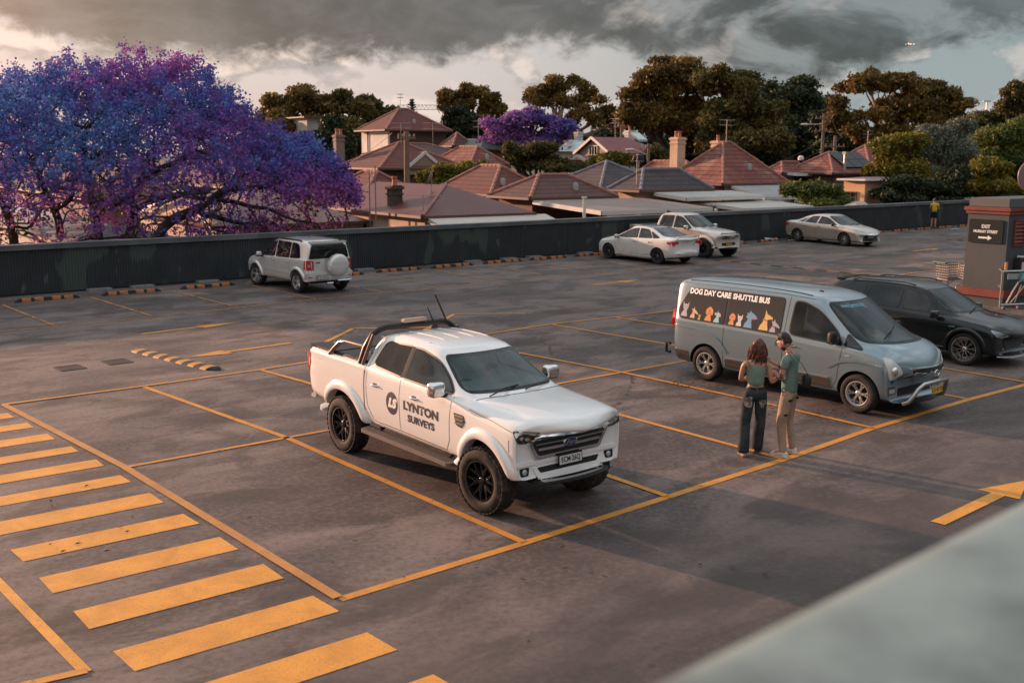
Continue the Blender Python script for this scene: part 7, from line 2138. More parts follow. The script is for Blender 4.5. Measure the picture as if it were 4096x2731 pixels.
house_window(H4, 'L', 2.6, H4['ez']-3.0, H4['ez']-2.0, .7)
MB().tube([(H4['x0']-.08, 4.6, H4['ez']-5), (H4['x0']-.08, 4.6, H4['ez']-.1)], .06, 6).build('downpipe', GUT, H4['root'])
H4b = hip('purple-brown tiled roof in front of the two-storey house', (905, 356), 90, 832, 1085, 20, TILE_P, W_BR, py=330)
tv_aerial(H4b['roof'], (5, 2.0, H4b['ez']+.4), 2.4, 1.8, .2)
H4c = hip('small purple-brown hip roof just right of the two-storey house', (1040, 335), 97, 1010, 1090, 30, TILE_P, W_BR, py=305)
H5 = hip('bright orange-red tiled roof in the middle, above the green shrub', (1080, 378), 82, 985, 1170, 27, TILE_O, W_BR, py=337)
H5b = hip('low dark green metal roof beside the lilac jacaranda', (1100, 342), 94, 985, 1190, 16, SH_V, W_BR, tiles=False, py=318)
H6 = hip('terracotta tiled hip roof in the centre, right of the shrub', (1126, 447), 60, 990, 1270, 27, TILE_R, W_BR, py=381)
H7 = hip('brown tiled roof wing with brick walls, beside the flat tan patio roof', (1218, 455), 55, 1120, 1420, 22, TILE_B, W_BR, W_BR, py=402)
lt = lean_to(H7, .15, reach(at(1218, 458, 55), UB, 1470), .05, 5.6, H7['ez']-.12, H7['ez']-.42, SH_T, name='patio_roof', posts=(.5, 4.2, 8.0))
MB().box((3.4, -.6, 1.4), (6.5, .1, 2.8)).build('dark_patio_wall', mat('dark_timber', (.045, .030, .026), .8, var=(3, (.02, .016, .015), .4, .6), stretch=(4, 4, .3)), H7['root'])
q = MB().box((-.45, 2.0, H7['ez']-.85), (.35, .85, .75)).build('air_conditioner', mat('ac_white', (.62, .60, .56), .5), H7['root'], bevel=.03)
MB().lathe([(.001, 0), (.26, 0), (.26, -.02), (.001, -.02)], 20, 'X', (-.64, 2.05, H7['ez']-.85)).build('fan_grille', mat('ac_grille', (.18, .17, .17), .6), q)
tag(bpy.data.objects.new('x', None)) if False else None
p = at(1342.6, 460, 46); pp = MB().beam((0, 0, 0), (0, 0, p.z+.1-GZ), .13, .13).box((0, 0, p.z+.12-GZ), (.22, .22, .05)); pp.build('white_post', FASC, loc=None, label='square pale post standing in front of the tan patio roof', cat='post').location = (p.x, p.y, GZ)
H8 = hip('slate-grey tiled hip roof in the centre right', (1378.5, 433), 64, 1250, 1540, 27, TILE_G, W_CR, ridgem=RIDGE_G, py=371)
H8b = hip('lower slate-grey tiled wing with a satellite dish, above the cream wall', (1471.6, 438), 59, 1395, 1640, 24, TILE_G, W_CR, W_CR, ridgem=RIDGE_G, py=389)
dish(H8b['roof'], (1.8, 2.2, H8b['ez']+1.6), .36, 1.2, mat('dish_black', (.02, .022, .025), .4))
tv_aerial(H8b['roof'], (.4, .8, H8b['ez']+.2), 1.8, 1.1, 1.0)
lean_to(H8b, 1.0, H8b['Lb']+1.5, .02, 2.6, H8b['ez']-.10, H8b['ez']-.30, SH_W, name='flat_roof')
H13 = hip('low white outbuilding with a flat pale roof just above the gold pickup', (1634, 468), 58, 1575, 1800, 4, SH_W, W_WH, mat('lilac_wall', (.50, .48, .50), .8), name='outbuilding', tiles=False, over=.12, gut=FASC)
house_window(H13, 'L', 1.0, H13['ez']-1.15, H13['ez']-.25, .7, 2)
lean_to(H13, .3, H13['Lb'], .02, 2.2, H13['ez']-.02, H13['ez']-.16, sheet_mat('ivory_roof_sheet', (.46, .43, .38), (.40, .37, .33)), name='carport_roof', posts=(.5, 5.0))
MB().tube([(1.6, -.3, 0), (1.6, -.3, H13['ez']-.5), (2.0, -1.2, H13['ez']-.35)], .05, 6).build('downpipe', FASC, H13['root'])
H9 = hip('big weathered orange-red tiled roof with a tall cream chimney on its left', (1660, 423), 70, 1520, 1815, 33, TILE_O, W_BR, W_WH, py=327)
chimney(H9, 1.2, 5.6, H9['ez']+3.1, .75, .75, W_CR, 2, zb=H9['ez']-.2)
chimney(H9, 5.6, 6.0, H9['rz']+.15, .7, .7, W_CR, 1, zb=H9['ez'])
lean_to(H9, .8, H9['Lb']+.3, .02, 3.0, H9['ez']-.10, H9['ez']-.75, SH_G, name='grey_lean_to')
lean_to(H9, 3.6, H9['Lb']+1.0, 3.05, 5.4, H9['ez']-.95, H9['ez']-1.25, SH_G, name='lower_lean_to')
H9w = hip('long low orange-red tiled wing left of the tall cream chimney', (1575, 415), 76, 1440, 1640, 26, TILE_O, W_BR, py=371)
H10 = hip('brown tiled roof with dark solar panels, right of the big orange roof', (1913, 398), 86, 1800, 2020, 24, TILE_O, W_DB, W_BR, py=350)
H10b = hip('small tiled hip end left of the solar panel roof', (1797, 397), 88, 1750, 1870, 24, TILE_O, W_WH, py=372)
lean_to(H10b, .5, 9, .02, 1.2, H10b['ez']+.02, H10b['ez']-.05, sheet_mat('teal_awning', (.10, .17, .17), (.12, .20, .20)), name='awning', wall=W_DK)  # near-black sheet under the awning stands in for the verandah's shade
P0 = [(1.8, .9), (5.6, .9), (5.6, 2.9), (1.8, 2.9)]
zf = lambda y: H10['ez']+y*H10['tp']+.16
sp_ = MB()
for i in range(3):
 for j in range(2):
  x = 2.2+i*1.35; y = .5+j*.95
  sp_ = MB().add([(x, y, zf(y)), (x+1.28, y, zf(y)), (x+1.28, y+.9, zf(y+.9)), (x, y+.9, zf(y+.9)), (x, y, zf(y)-.05), (x+1.28, y, zf(y)-.05), (x+1.28, y+.9, zf(y+.9)-.05), (x, y+.9, zf(y+.9)-.05)],
  [(0, 1, 2, 3), (0, 4, 5, 1), (1, 5, 6, 2), (2, 6, 7, 3), (3, 7, 4, 0)])
  sp_.build('solar_panel', mat('solar_glass', (.008, .010, .014), .35, spec=.3), H10['roof'])
MB().tube([(1.7, .2, H10['ez']-.2), (1.7, .2, H10['ez']+1.5)], .12, 8).box((1.7, .2, H10['ez']+1.6), (.34, .34, .22)).build('flue', mat('flue_steel', (.45, .44, .44), .35, .8), H10['roof'])
MB().lathe([(.25, 0), (.25, .2), (.18, .35), (.001, .4)], 12, 'Z', (2.0, 5.0, H10['ez']+1.0)).build('roof_vent', FASC, H10['roof'])
H11 = hip('farthest brown tiled roof at the right, behind the solar panels', (1998, 384), 98, 1890, 2090, 28, TILE_O, W_BR, py=334)
H14 = hip('small cream-orange building with one window, beside the bushes on the right', (1990, 412), 72, 1925, 2080, 6, sheet_mat('lilac_roof', (.20, .14, .17), (.16, .11, .14)), mat('peach_render', (.60, .36, .22), .8), mat('peach_render2', (.52, .34, .23), .8), name='outbuilding', tiles=False, over=.3, gut=FASC)
house_window(H14, 'L', 1.4, H14['ez']-1.6, H14['ez']-.9, .9, 2, mat('dark_frame', (.08, .05, .04), .6))
H15 = hip('little beige gabled shed roof peeping over the wall near the worker', (1970, 480), 62, 1940, 2003, 28, mat('beige_canvas', (.42, .34, .27), .8), W_CR, name='shed', tiles=False, over=.1, gableR=True)
H12 = hip('red metal gabled house with a tall white-framed window and a skylight', (1400, 352), 98, 1316, 1530, 38, SH_R, mat('stone_render', (.34, .27, .21), .8), W_GR, gableL=True, tiles=False, over=.3, py=315)
house_window(H12, 'L', H12['s'], H12['ez']-1.0, H12['ez']+(H12['rz']-H12['ez'])*.45, 1.2, 3)
zf2 = lambda y: H12['ez']+y*H12['tp']
MB().add([(5.5, 2.2, zf2(2.2)+.10), (6.6, 2.2, zf2(2.2)+.10), (6.6, 3.4, zf2(3.4)+.10), (5.5, 3.4, zf2(3.4)+.10), (5.5, 2.2, zf2(2.2)-.1), (6.6, 2.2, zf2(2.2)-.1), (6.6, 3.4, zf2(3.4)-.1), (5.5, 3.4, zf2(3.4)-.1)],
  [(0, 1, 2, 3), (0, 4, 5, 1), (1, 5, 6, 2), (2, 6, 7, 3), (3, 7, 4, 0)]).build('skylight', mat('skylight_glass', (.30, .40, .40), .1, coat=1), H12['roof'])
chimney(H12, 6.4, 4.6, H12['rz']+.7, .8, .6, W_WH, 1)
H12b = hip('small red-roofed porch gable left of the red gabled house', (1345, 368), 93, 1305, 1390, 32, SH_R, mat('stone_render', (.34, .27, .21), .8), gableL=True, tiles=False, name='porch', py=357)
H16 = hip('house with an ice-blue roof and white chimneys behind the red gabled house', (1330, 348), 112, 1255, 1400, 24, SH_B, W_WH, tiles=False, py=322)
for x, y in ((1.0, 7.6), (1.0, 6.0), (3.4, 4.4), (.6, 9.8)): chimney(H16, x, y, H16['rz']+.9, .75, .6, W_WH, 1)
q = MB().box((.6, 2.6, H16['ez']+.9), (.9, .5, .8)).build('air_conditioner', mat('ac_white', (.62, .60, .56), .5), H16['roof'], bevel=.03)
H17 = hip('flat-topped building with a red roof edge behind the jacaranda, at its right', (700, 268), 125, 640, 760, 3, SH_R, W_GR, name='flat_roof_building', tiles=False)
# ------------------------------------------------------------------ poles, lamps, wires
WOOD = mat('pole_timber', (.20, .14, .10), .9, var=(2, (.12, .085, .06), .4, .7), stretch=(8, 8, .6))
WIREM = mat('wire_black', (.02, .02, .02), .6)
tips = {}
def pole(x, ytop, dist, label, arms=((.25, 2.0),), r=.16, lamp=None, key=None, arm_rz=.6, name='utility_pole'):
 p = at(x, ytop, dist); h = p.z-GZ
 root = empty(name, (p.x, p.y, GZ)); tag(root, label, 'utility pole', 'timber poles among the houses')
 MB().tube([(0, 0, 0), (0, 0, h)], [r*1.2, r*.85], 8).build('pole', WOOD, root, sm=60)
 c, s_ = math.cos(arm_rz), math.sin(arm_rz)
 for dz, L in arms:
  a = MB().beam((-c*L/2, -s_*L/2, h-dz), (c*L/2, s_*L/2, h-dz), .10, .12).build('crossarm', WOOD, root)
  for t in (-.45, -.2, .2, .45):
   MB().lathe([(.03, 0), (.05, .05), (.03, .1), (.05, .14), (.001, .18)], 8, 'Z', (c*L*t, s_*L*t, h-dz+.06)).build('insulator', mat('insulator', (.25, .16, .12), .4), a)
 if lamp:
  lx, ly = lamp; e = at(lx, ly, dist)-Vector((p.x, p.y, GZ))
  z1 = h-.9
  am = MB().tube([(0, 0, z1), (e.x*.5, e.y*.5, z1*.45+e.z*.55), (e.x*.85, e.y*.85, e.z), tuple(e)], .05, 6).build('lamp_arm', mat('galvanised', (.40, .40, .40), .5, .6), root)
  MB().ball((e.x, e.y, e.z), (.38, .17, .10), 12).build('lamp_head', mat('lamp_casing', (.5, .5, .5), .4), am, sm=60)
 tips[key or x] = [Vector((p.x+c*L_*t, p.y+s_*L_*t, p.z-.1)) for L_ in (2.0,) for t in (-.45, .45)]
pole(933.5, 302, 60, 'tall bare timber pole standing in front of the tiled roofs, left of centre', ((.35, 1.1),), .17, key='a')
pole(1205, 318, 104, 'slim pole with a street lamp between the two-storey house and the lilac jacaranda', ((.3, .8),), .12, (1183, 300), key='b')
pole(1427.5, 288, 108, 'timber pole with a crossarm above the red gabled roof', ((.2, 2.0),), .15, key='c')
pole(1490, 330, 84, 'short pole carrying a long white street lamp arm, left of the tall cream chimney', ((.3, .6),), .12, (1448, 344), key='d')
pole(1893, 262, 96, 'pole with a transformer and a lamp arm reaching up left, right of centre', ((.4, 2.2), (1.5, 2.2)), .15, (1849, 286), key='e')
pole(1919, 312, 92, 'timber pole with two pale crossarms, above the solar panel roof', ((.9, 2.6), (1.8, 2.6)), .17, key='f')
pole(1455, 300, 112, 'thin pole behind the red gabled roof, right of the crossarm pole', ((.2, .6),), .10, key='g')
def wire(a, b, sag=.6, r=.016):
 a, b = Vector(a), Vector(b)
 P = [a.lerp(b, i/14)-Vector((0, 0, sag*4*(i/14)*(1-i/14))) for i in range(15)]
 MB().tube([p-a for p in P], r, 4).build('overhead_wire', WIREM, loc=None, label=WL.pop(0), cat='wire', group='overhead wires').location = a
WL = ['sagging wire from the crossarm pole towards the left', 'lower wire from the crossarm pole towards the left', 'wire sagging left from the double-crossarm pole past the big orange roof', 'lower wire sagging left from the double-crossarm pole',
  'wire joining the transformer pole and the double-crossarm pole', 'wire crossing left from the timber pole over the two-storey house wall', 'wire from the slim lamp pole to the crossarm pole']
wire(tips['c'][0], at(1150, 325, 112), .8, .022); wire(tips['c'][0]-Vector((0, 0, .5)), at(1300, 318, 106), .4, .018)
wire(tips['f'][0], at(1560, 415, 80), 1.0, .022); wire(tips['f'][1], at(1700, 395, 84), .8, .022)
wire(tips['e'][1], tips['f'][1], .3, .02); wire(tips['a'][0], at(700, 405, 66), .5, .014); wire(tips['b'][1], tips['c'][0], .9, .018)
# street light mast on the horizon at the right
p = at(2267, 233, 190); r_ = empty('floodlight_mast', (p.x, p.y, GZ)); tag(r_, 'thin floodlight mast on the skyline at the far right', 'mast')
MB().tube([(0, 0, 0), (0, 0, p.z-GZ)], [.2, .1], 6).build('mast', mat('galvanised', (.40, .40, .40), .5, .6), r_)
MB().box((0, 0, p.z-GZ), (1.3, .3, .25)).build('floodlights', mat('lamp_casing', (.5, .5, .5), .4), r_)
# tower crane jib
a, b = at(917, 247, 330), at(1012, 247, 330)
r_ = empty('tower_crane', (b.x+3, b.y, GZ)); tag(r_, 'thin lattice jib of a distant tower crane between the trees', 'crane')
o_ = Vector((b.x+3, b.y, GZ)); CR = mat('crane_steel', (.25, .24, .25), .6)
j = MB(); A_, B_ = a-o_, b-o_+Vector((4, 0, 0)); n = 14; hh = 1.35
top = [A_.lerp(B_, i/n)+Vector((0, 0, hh*.5)) for i in range(n+1)]; bot = [A_.lerp(B_, (i+.5)/n)-Vector((0, 0, hh*.5)) for i in range(n)]
j.tube(top, .10, 4); j.tube(bot, .10, 4)
for i in range(n): j.tube([top[i], bot[i]], .06, 4); j.tube([bot[i], top[i+1]], .06, 4)
j.build('jib', CR, r_)
MB().tube([(0, 0, 0), (0, 0, (a-o_).z+1)], .6, 4).build('mast', CR, r_)
# aeroplane
p = at(2091, 102, 2400); r_ = empty('aeroplane', p); tag(r_, 'distant aeroplane with lights on, in the sky at the upper right', 'aeroplane'); r_.rotation_euler = (R(6), 0, R(12))
PL = mat('plane_skin', (.5, .5, .52), .4)
MB().tube([(-1, -9, 0), (0, -7, 0), (0, 6, 0), (0, 10, .6)], [.3, 1.5, 1.5, .3], 10).build('fuselage', PL, r_, sm=60)
MB().add([(-10, 2.5, .2), (0, -2, -.5), (10, 2.5, .2), (0, 2, -.5), (-10, 3.3, .2), (10, 3.3, .2)], [(0, 1, 3, 4), (1, 2, 5, 3)]).build('wings', PL, r_)
MB().add([(0, 7, .5), (0, 9.5, .5), (0, 9.8, 3.6), (0, 8.8, 3.6)], [(0, 1, 2, 3)]).add([(-3.5, 9.4, .8), (0, 8, .8), (3.5, 9.4, .8), (0, 9.6, .8)], [(0, 1, 2, 3)]).build('tail', PL, r_)
for sx in (-9.6, 9.6): MB().ball((sx, 2, .2), .5, 8).build('navigation_light', mat('nav_light', (1, .9, .8), .5, emit=(1, .85, .7, 3)), r_)
random.seed(21)
for H_ in (H2, H3, H4, H5, H6, H7, H9, H11, H12, HB, H9w):
 x = random.uniform(.3, .7)*H_['Lb']; y = .35*H_['s']
 zz = H_['ez']+y*H_['tp']
 MB().lathe([(.16, -.1), (.16, .22), (.10, .34), (.001, .36)], 10, 'Z', (x, y, zz)).build('roof_vent', mat('vent_grey', (.30, .28, .27), .6), H_['roof'], sm=50)
 if random.random() < .6: tv_aerial(H_['roof'], (H_['s'], H_['s']*.9, H_['rz']-.2), random.uniform(1.4, 2.4), random.uniform(1.0, 1.6), random.uniform(0, 3))
# ================================================================== ticket pillar, rails, trolley
KP = mat('pillar_grey', (.045, .057, .066), .6, var=(1.2, (.034, .044, .052), .4, .7))
KR = mat('pillar_red', (.17, .035, .025), .55, var=(2, (.13, .028, .022), .4, .7))
kc = gp(2300, 706); kz = 3.0
kr = empty('ticket_pillar', kc, math.atan2(UB.y, UB.x)); tag(kr, 'grey pillar building with red bands and exit sign at the right edge', 'pillar building')
# local x back-right, local y back-left; the near corner is the origin
KL, KB = 1.22, 3.2
def ring(z0, z1, o, name, m, bev=0):
 MB().box((KB/2, KL/2, (z0+z1)/2), (KB+2*o, KL+2*o, z1-z0)).build(name, m, kr, bevel=bev)
ring(0, .25, .03, 'plinth', KP); ring(.25, .47, .10, 'lower_band', KR, .015)
ring(.47, kz-.44, 0, 'shaft', KP); ring(kz-.44, kz-.36, .05, 'upper_band', KR, .01); ring(kz-.35, kz-.25, .09, 'upper_band', KR, .01)
ring(kz-.25, kz, .0, 'cap', mat('pillar_cap', (.085, .092, .097), .6), .02)
# exit sign on the left face (x = 0 plane, facing -x)
SG_ = Matrix.Translation((-.012, KL*.52, 2.08))@Matrix(((0, 0, -1, 0), (-1, 0, 0, 0), (0, 1, 0, 0), (0, 0, 0, 1)))
sgn_ = MB().prism(arcpoly([(-.51, -.33, .05), (.51, -.33, .05), (.51, .33, .05), (-.51, .33, .05)]), 0, .02, M=SG_).build('exit_sign', mat('sign_black', (.010, .014, .015), .35), kr)
SW = mat('sign_white', (.70, .72, .72), .5)
for s_, sz, y in (('EXIT', .135, .13), ('MURRAY STREET', .105, -.01)):
 t = text_mesh(s_, sz, .004, .92); t.transform(SG_@Matrix.Translation((0, y, .026))); link('sign_text', t, SW, sgn_)
MB().prism([(-.20, -.205), (.08, -.205), (.08, -.25), (.20, -.18), (.08, -.11), (.08, -.155), (-.20, -.155)], .021, .027, M=SG_).build('sign_arrow', SW, sgn_)
for x in (-.46, .46):
 for y in (-.27, .27): MB().prism([(x+.014*math.cos(k), y+.014*math.sin(k)) for k in range(6)], .02, .03, M=SG_).build('sign_screw', CHROME, sgn_)
# louvred vent on the right face (y = 0 plane, facing -y)
v_ = MB()
vx0, vx1, vz0, vz1 = .30, .80, 1.72, 2.40
for (cx_, cz_, w__, h__) in ((vx0, (vz0+vz1)/2, .05, vz1-vz0+.05), (vx1, (vz0+vz1)/2, .05, vz1-vz0+.05), ((vx0+vx1)/2, vz0, vx1-vx0, .05), ((vx0+vx1)/2, vz1, vx1-vx0, .05)):
 v_.box((cx_, -.025, cz_), (w__, .05, h__))
vo_ = v_.build('vent', KR, kr)
MB().box(((vx0+vx1)/2, -.006, (vz0+vz1)/2), (vx1-vx0, .008, vz1-vz0)).build('vent_back', W_DK, vo_)
for i in range(6):
 z = vz0+.07+i*.105
 MB().add([(vx0, -.045, z), (vx1, -.045, z), (vx1, -.012, z+.06), (vx0, -.012, z+.06), (vx0, -.045, z-.012), (vx1, -.045, z-.012)], [(0, 1, 2, 3), (0, 4, 5, 1)]).build('louvre', KR, vo_)
FS = Matrix(((1, 0, 0, 0), (0, 0, -1, 0), (0, 1, 0, 0), (0, 0, 0, 1)))
for s_, z in (('Trolley', 2.10), ('Return', 1.86)):
 t = text_mesh(s_, .20, .004, .9); w__ = max(v.co.x for v in t.vertices)
 t.transform(Matrix.Translation((1.20+w__, -.012, z))@FS); link('wall_text', t, SW, kr)
MB().box((1.42, -.01, 2.34), (.40, .02, .16)).build('small_sign', mat('sign_pale', (.5, .5, .48), .5), kr)
bx = MB().box((.85, -.10, 1.12), (.9, .2, .46)).build('ticket_box', mat('box_dark', (.018, .016, .015), .5), kr, bevel=.02)
MB().box((.58, -.206, 1.12), (.17, .012, .26)).build('notice', mat('sign_pale', (.5, .5, .48), .5), bx)
MB().prism([(x_*.07, y_*.07) for x_, y_ in ((-1, 0), (-.2, -.7), (-.2, -.3), (1, -.3), (1, .3), (-.2, .3), (-.2, .7))], 0, .01, M=Matrix.Translation((1.05, -.205, 1.03))@FS).build('notice_arrow', SW, bx)
MB().lathe([(.03, 0), (.065, 0), (.065, -.012), (.03, -.012)], 16, 'Y', (1.10, -.202, 1.24)).build('notice_ring', SW, bx)
MB().box((.55, -.12, 1.40), (.16, .14, .05)).build('box_light', mat('lens_white', (.6, .6, .58), .3), bx, bevel=.01)
# round mirror seen from behind, on top of the pillar
mp = kr.matrix_basis@Vector((.42, .55, kz)) if False else Matrix.Translation(kc)@Matrix.Rotation(math.atan2(UB.y, UB.x), 4, 'Z')@Vector((1.25, .15, kz))
mr = empty('traffic_mirror', mp, R(180)); tag(mr, 'round mirror seen from behind on a steel post on top of the pillar', 'mirror')
MB().tube([(0, 0, 0), (0, 0, .75)], .05, 10).build('post', mat('post_steel', (.45, .44, .43), .3, .9), mr, sm=60)
M_ = Matrix.Translation((0, .10, .62))@Matrix.Rotation(R(90), 4, 'X')@Matrix.Rotation(R(8), 4, 'Y')
MB().lathe([(.001, -.02), (.30, -.01), (.44, .0), (.46, .02), (.46, .05), (.43, .05), (.001, .05)], 40, 'Z', M=M_).build('mirror_back', mat('mirror_back', (.20, .14, .13), .5), mr, sm=40)
MB().box((0, .05, .66), (.10, .10, .16)).build('bracket', mat('galvanised', (.40, .40, .40), .5, .6), mr)
# steel rails of the trolley bay
ST = mat('rail_steel', (.48, .47, .46), .25, .9)
rp = gp(2296, 712); rr_ = empty('trolley_bay_rails', rp, math.atan2(UB.y, UB.x)-.35); tag(rr_, 'shiny steel trolley bay rails with a blue round sign at the right edge', 'rails')
q = MB()
zt, zb = 1.06, .14
for x in (0, 2.3): q.tube([(x, 0, zb-.08), (x, 0, zt)], .030, 8)
q.tube([(0, 0, zt), (2.3, 0, zt)], .032, 8); q.tube([(0, 0, zb), (2.3, 0, zb)], .032, 8)
q.tube([(0, 0, zt*.57), (.6, .9, zt*.57)], .025, 8); q.tube([(0, 0, zt), (.6, .9, zt)], .03, 8); q.tube([(.6, .9, 0), (.6, .9, zt)], .03, 8)
q.build('frame', ST, rr_, sm=60)
hp_ = [(.20, .0, .18), (.42, .05, .50), (.58, .06, .74), (.70, .06, .80), (.82, .06, .74), (.92, .05, .50), (.96, .0, .12)]
MB().tube(hp_, .030, 8).tube([(.42, .12, .16), (1.05, .12, .86)], .022, 8).tube([(.55, .1, .18), (.72, .1, .66)], .014, 6).build('hoop', mat('rail_copper', (.62, .42, .32), .22, .9), rr_, sm=60)
for x in (.12, .6, 1.1): MB().lathe([(.001, -.03), (.05, -.03), (.05, .03), (.001, .03)], 12, 'Y', (x, .0, .05)).tube([(x, 0, .05), (x, 0, zb)], .012, 6).build('castor', mat('castor_grey', (.12, .10, .10), .6), rr_, sm=50)
bl = MB().box((.42, -.01, .92), (.52, .012, .16)).build('clear_panel', mat('perspex', (.30, .32, .32), .1, .0, coat=1), rr_)
ds = MB().lathe([(.001, -.055), (.115, -.055), (.115, -.04), (.001, -.04)], 28, 'Y', (.62, 0, .90)).build('round_sign', mat('sign_teal', (.05, .25, .30), .5), rr_)
RM = Matrix.Translation((.62, -.062, .90))@FS
ic = MB().tube([RM@Vector(p) for p in ((-.01, .055, 0), (-.01, .0, 0), (.045, 0, 0), (.06, -.05, 0))], .008, 6).tube([RM@Vector((-.012+.042*math.cos(t), -.02+.042*math.sin(t), 0)) for t in [2.3+k*.4 for k in range(11)]], .006, 5)
ic.ball(RM@Vector((-.01, .072, 0)), .013, 8); ic.build('wheelchair_symbol', SW, ds)
MB().tube([(.30, .25, zt), (.30, .25, zt+.22)], .04, 8).build('bollard_top', mat('bollard_orange', (.50, .22, .10), .4), rr_)
# shopping trolley behind the black car
tp_ = gp(2190, 700);
def trolley():
 p = at(2188, 640, 31.5); tr = empty('shopping_trolley', (p.x, p.y, 0), R(20)); tag(tr, 'wire shopping trolley with a green handle behind the black car', 'trolley')
 WM = mat('trolley_wire', (.16, .155, .15), .35, .8); GH = mat('green_plastic', (.02, .12, .06), .45)
 q = MB(); x0, x1 = -.45, .40
 def rect(z, sx, sy, r):
  return [(x0*sx, -.27*sy, z), (x1*sx, -.22*sy, z), (x1*sx, .22*sy, z), (x0*sx, .27*sy, z)]
 for i in range(7):
  t = i/6; z = .52+.46*t; q.tube(rect(z, .86+.14*t, .85+.15*t, 0), .008 if 0 < i < 6 else .014, 4, closed=True)
 for i in range(13):
  t = i/12; x = x0+(x1-x0)*t
  for sy in (-1, 1): q.tube([(x*.86, sy*.225*.85, .52), (x, sy*(.27-.05*t), .98)], .005, 4)
 for i in range(7): y = -.22+i*.073; q.tube([(x1*.86, y*.85, .52), (x1, y, .98)], .005, 4); q.tube([(x0*.86, y*.85, .52), (x0, y, .98)], .005, 4); q.tube([(x0*.86, y*.85, .52), (x1*.86, y*.85, .52)], .005, 4)
 q.build('basket', WM, tr)
 f = MB()
 for sy in (-1, 1):
  f.tube([(x0*.9, sy*.24, .52), (x0*.8, sy*.24, .30), (-.1, sy*.23, .16), (.42, sy*.20, .14)], .014, 6); f.tube([(.34, sy*.19, .50), (-.05, sy*.22, .30), (-.1, sy*.23, .16)], .012, 6)
 f.build('chassis', WM, tr)
 h = MB().tube([(x0-.10, -.27, 1.03), (x0-.10, .27, 1.03)], .022, 8).build('handle', GH, tr, sm=60)
 MB().tube([(x0-.09, -.27, 1.03), (x0, -.27, .98)], .014, 6).tube([(x0-.09, .27, 1.03), (x0, .27, .98)], .014, 6).build('handle_arm', GH, h)
 MB().tube([(x1, -.22, .99), (x1, .22, .99)], .018, 6).build('green_rim', GH, tr)
 for sx, sy in ((-.36, .24), (-.36, -.24), (.40, .19), (.40, -.19)):
  w__ = MB().lathe([(.001, -.018), (.055, -.018), (.06, 0), (.055, .018), (.001, .018)], 14, 'Y', (sx, sy, .06)).build('castor', BLACKP, tr, sm=50)
trolley()
# ================================================================== people
def skin_mesh(name, pts, edges, radii, lvl=2, root=0):
 """one continuous tapered surface grown round a skeleton"""
 me = bpy.data.meshes.new(name); me.from_pydata([tuple(p) for p in pts], edges, [])
 o = bpy.data.objects.new('tmp_skin', me); COL.objects.link(o)
 o.modifiers.new('s', 'SKIN')
 if not me.skin_vertices: me.skin_vertices.new()
 for i, r in enumerate(radii):
  sv_ = me.skin_vertices[0].data[i]; sv_.radius = r if isinstance(r, tuple) else (r, r); sv_.use_root = (i == root)
 o.modifiers['s'].use_smooth_shade = True
 m2 = o.modifiers.new('b', 'SUBSURF'); m2.levels = lvl; m2.render_levels = lvl
 dg = bpy.context.evaluated_depsgraph_get(); dg.update()
 out = bpy.data.meshes.new_from_object(o.evaluated_get(dg), depsgraph=dg)
 bpy.data.objects.remove(o)
 out.polygons.foreach_set('use_smooth', np.ones(len(out.polygons), bool)); return out
class Skel:
 def __init__(s): s.p = []; s.e = []; s.r = []
 def add(s, p, r, parent=None):
  s.p.append(Vector(p)); s.r.append(r); i = len(s.p)-1
  if parent is not None: s.e.append((parent, i))
  return i
 def chain(s, pts, rs, parent=None):
  ids = []
  for p, r in zip(pts, rs): parent = s.add(p, r, parent); ids.append(parent)
  return ids
 def mesh(s, name, lvl=2): return skin_mesh(name, s.p, s.e, s.r, lvl)
SKIN_ = mat('skin', (.42, .22, .15), .5, var=(9, (.34, .16, .11), .4, .75))
SKIN_T = mat('tattooed_skin', (.36, .19, .13), .5, var=(16, (.07, .05, .05), .50, .56))
def hand(sk, wrist, d, side, thumb, parent, curl=.5, s=1.0):
 """palm and five unequal fingers; d = pointing direction, side = across the palm towards the thumb, thumb = palm normal (curl direction)"""
 d = Vector(d).normalized(); side = Vector(side).normalized(); nrm = Vector(thumb).normalized()
 p0 = sk.add(wrist+d*.030*s, .021*s, parent); p1 = sk.add(wrist+d*.065*s, (.026*s, .016*s), p0)
 for k, (o, L) in enumerate(((.026, .070), (.009, .078), (-.009, .072), (-.026, .056))):
  b = wrist+d*.080*s+side*o*s
  j1 = b+(d*(1-curl*.5)+nrm*curl*.8).normalized()*L*.5*s
  j2 = j1+(d*(1-curl*1.5)+nrm*curl*1.5).normalized()*L*.5*s
  sk.chain([b, j1, j2], [.0095*s, .0085*s, .0072*s], p1)
 t0 = wrist+d*.035*s+side*.032*s; t1 = t0+(d*.6+side*.6+nrm*.5).normalized()*.035*s
 sk.chain([t0, t1, t1+(d*.8+nrm*.7).normalized()*.028*s], [.012*s, .010*s, .009*s], p0)
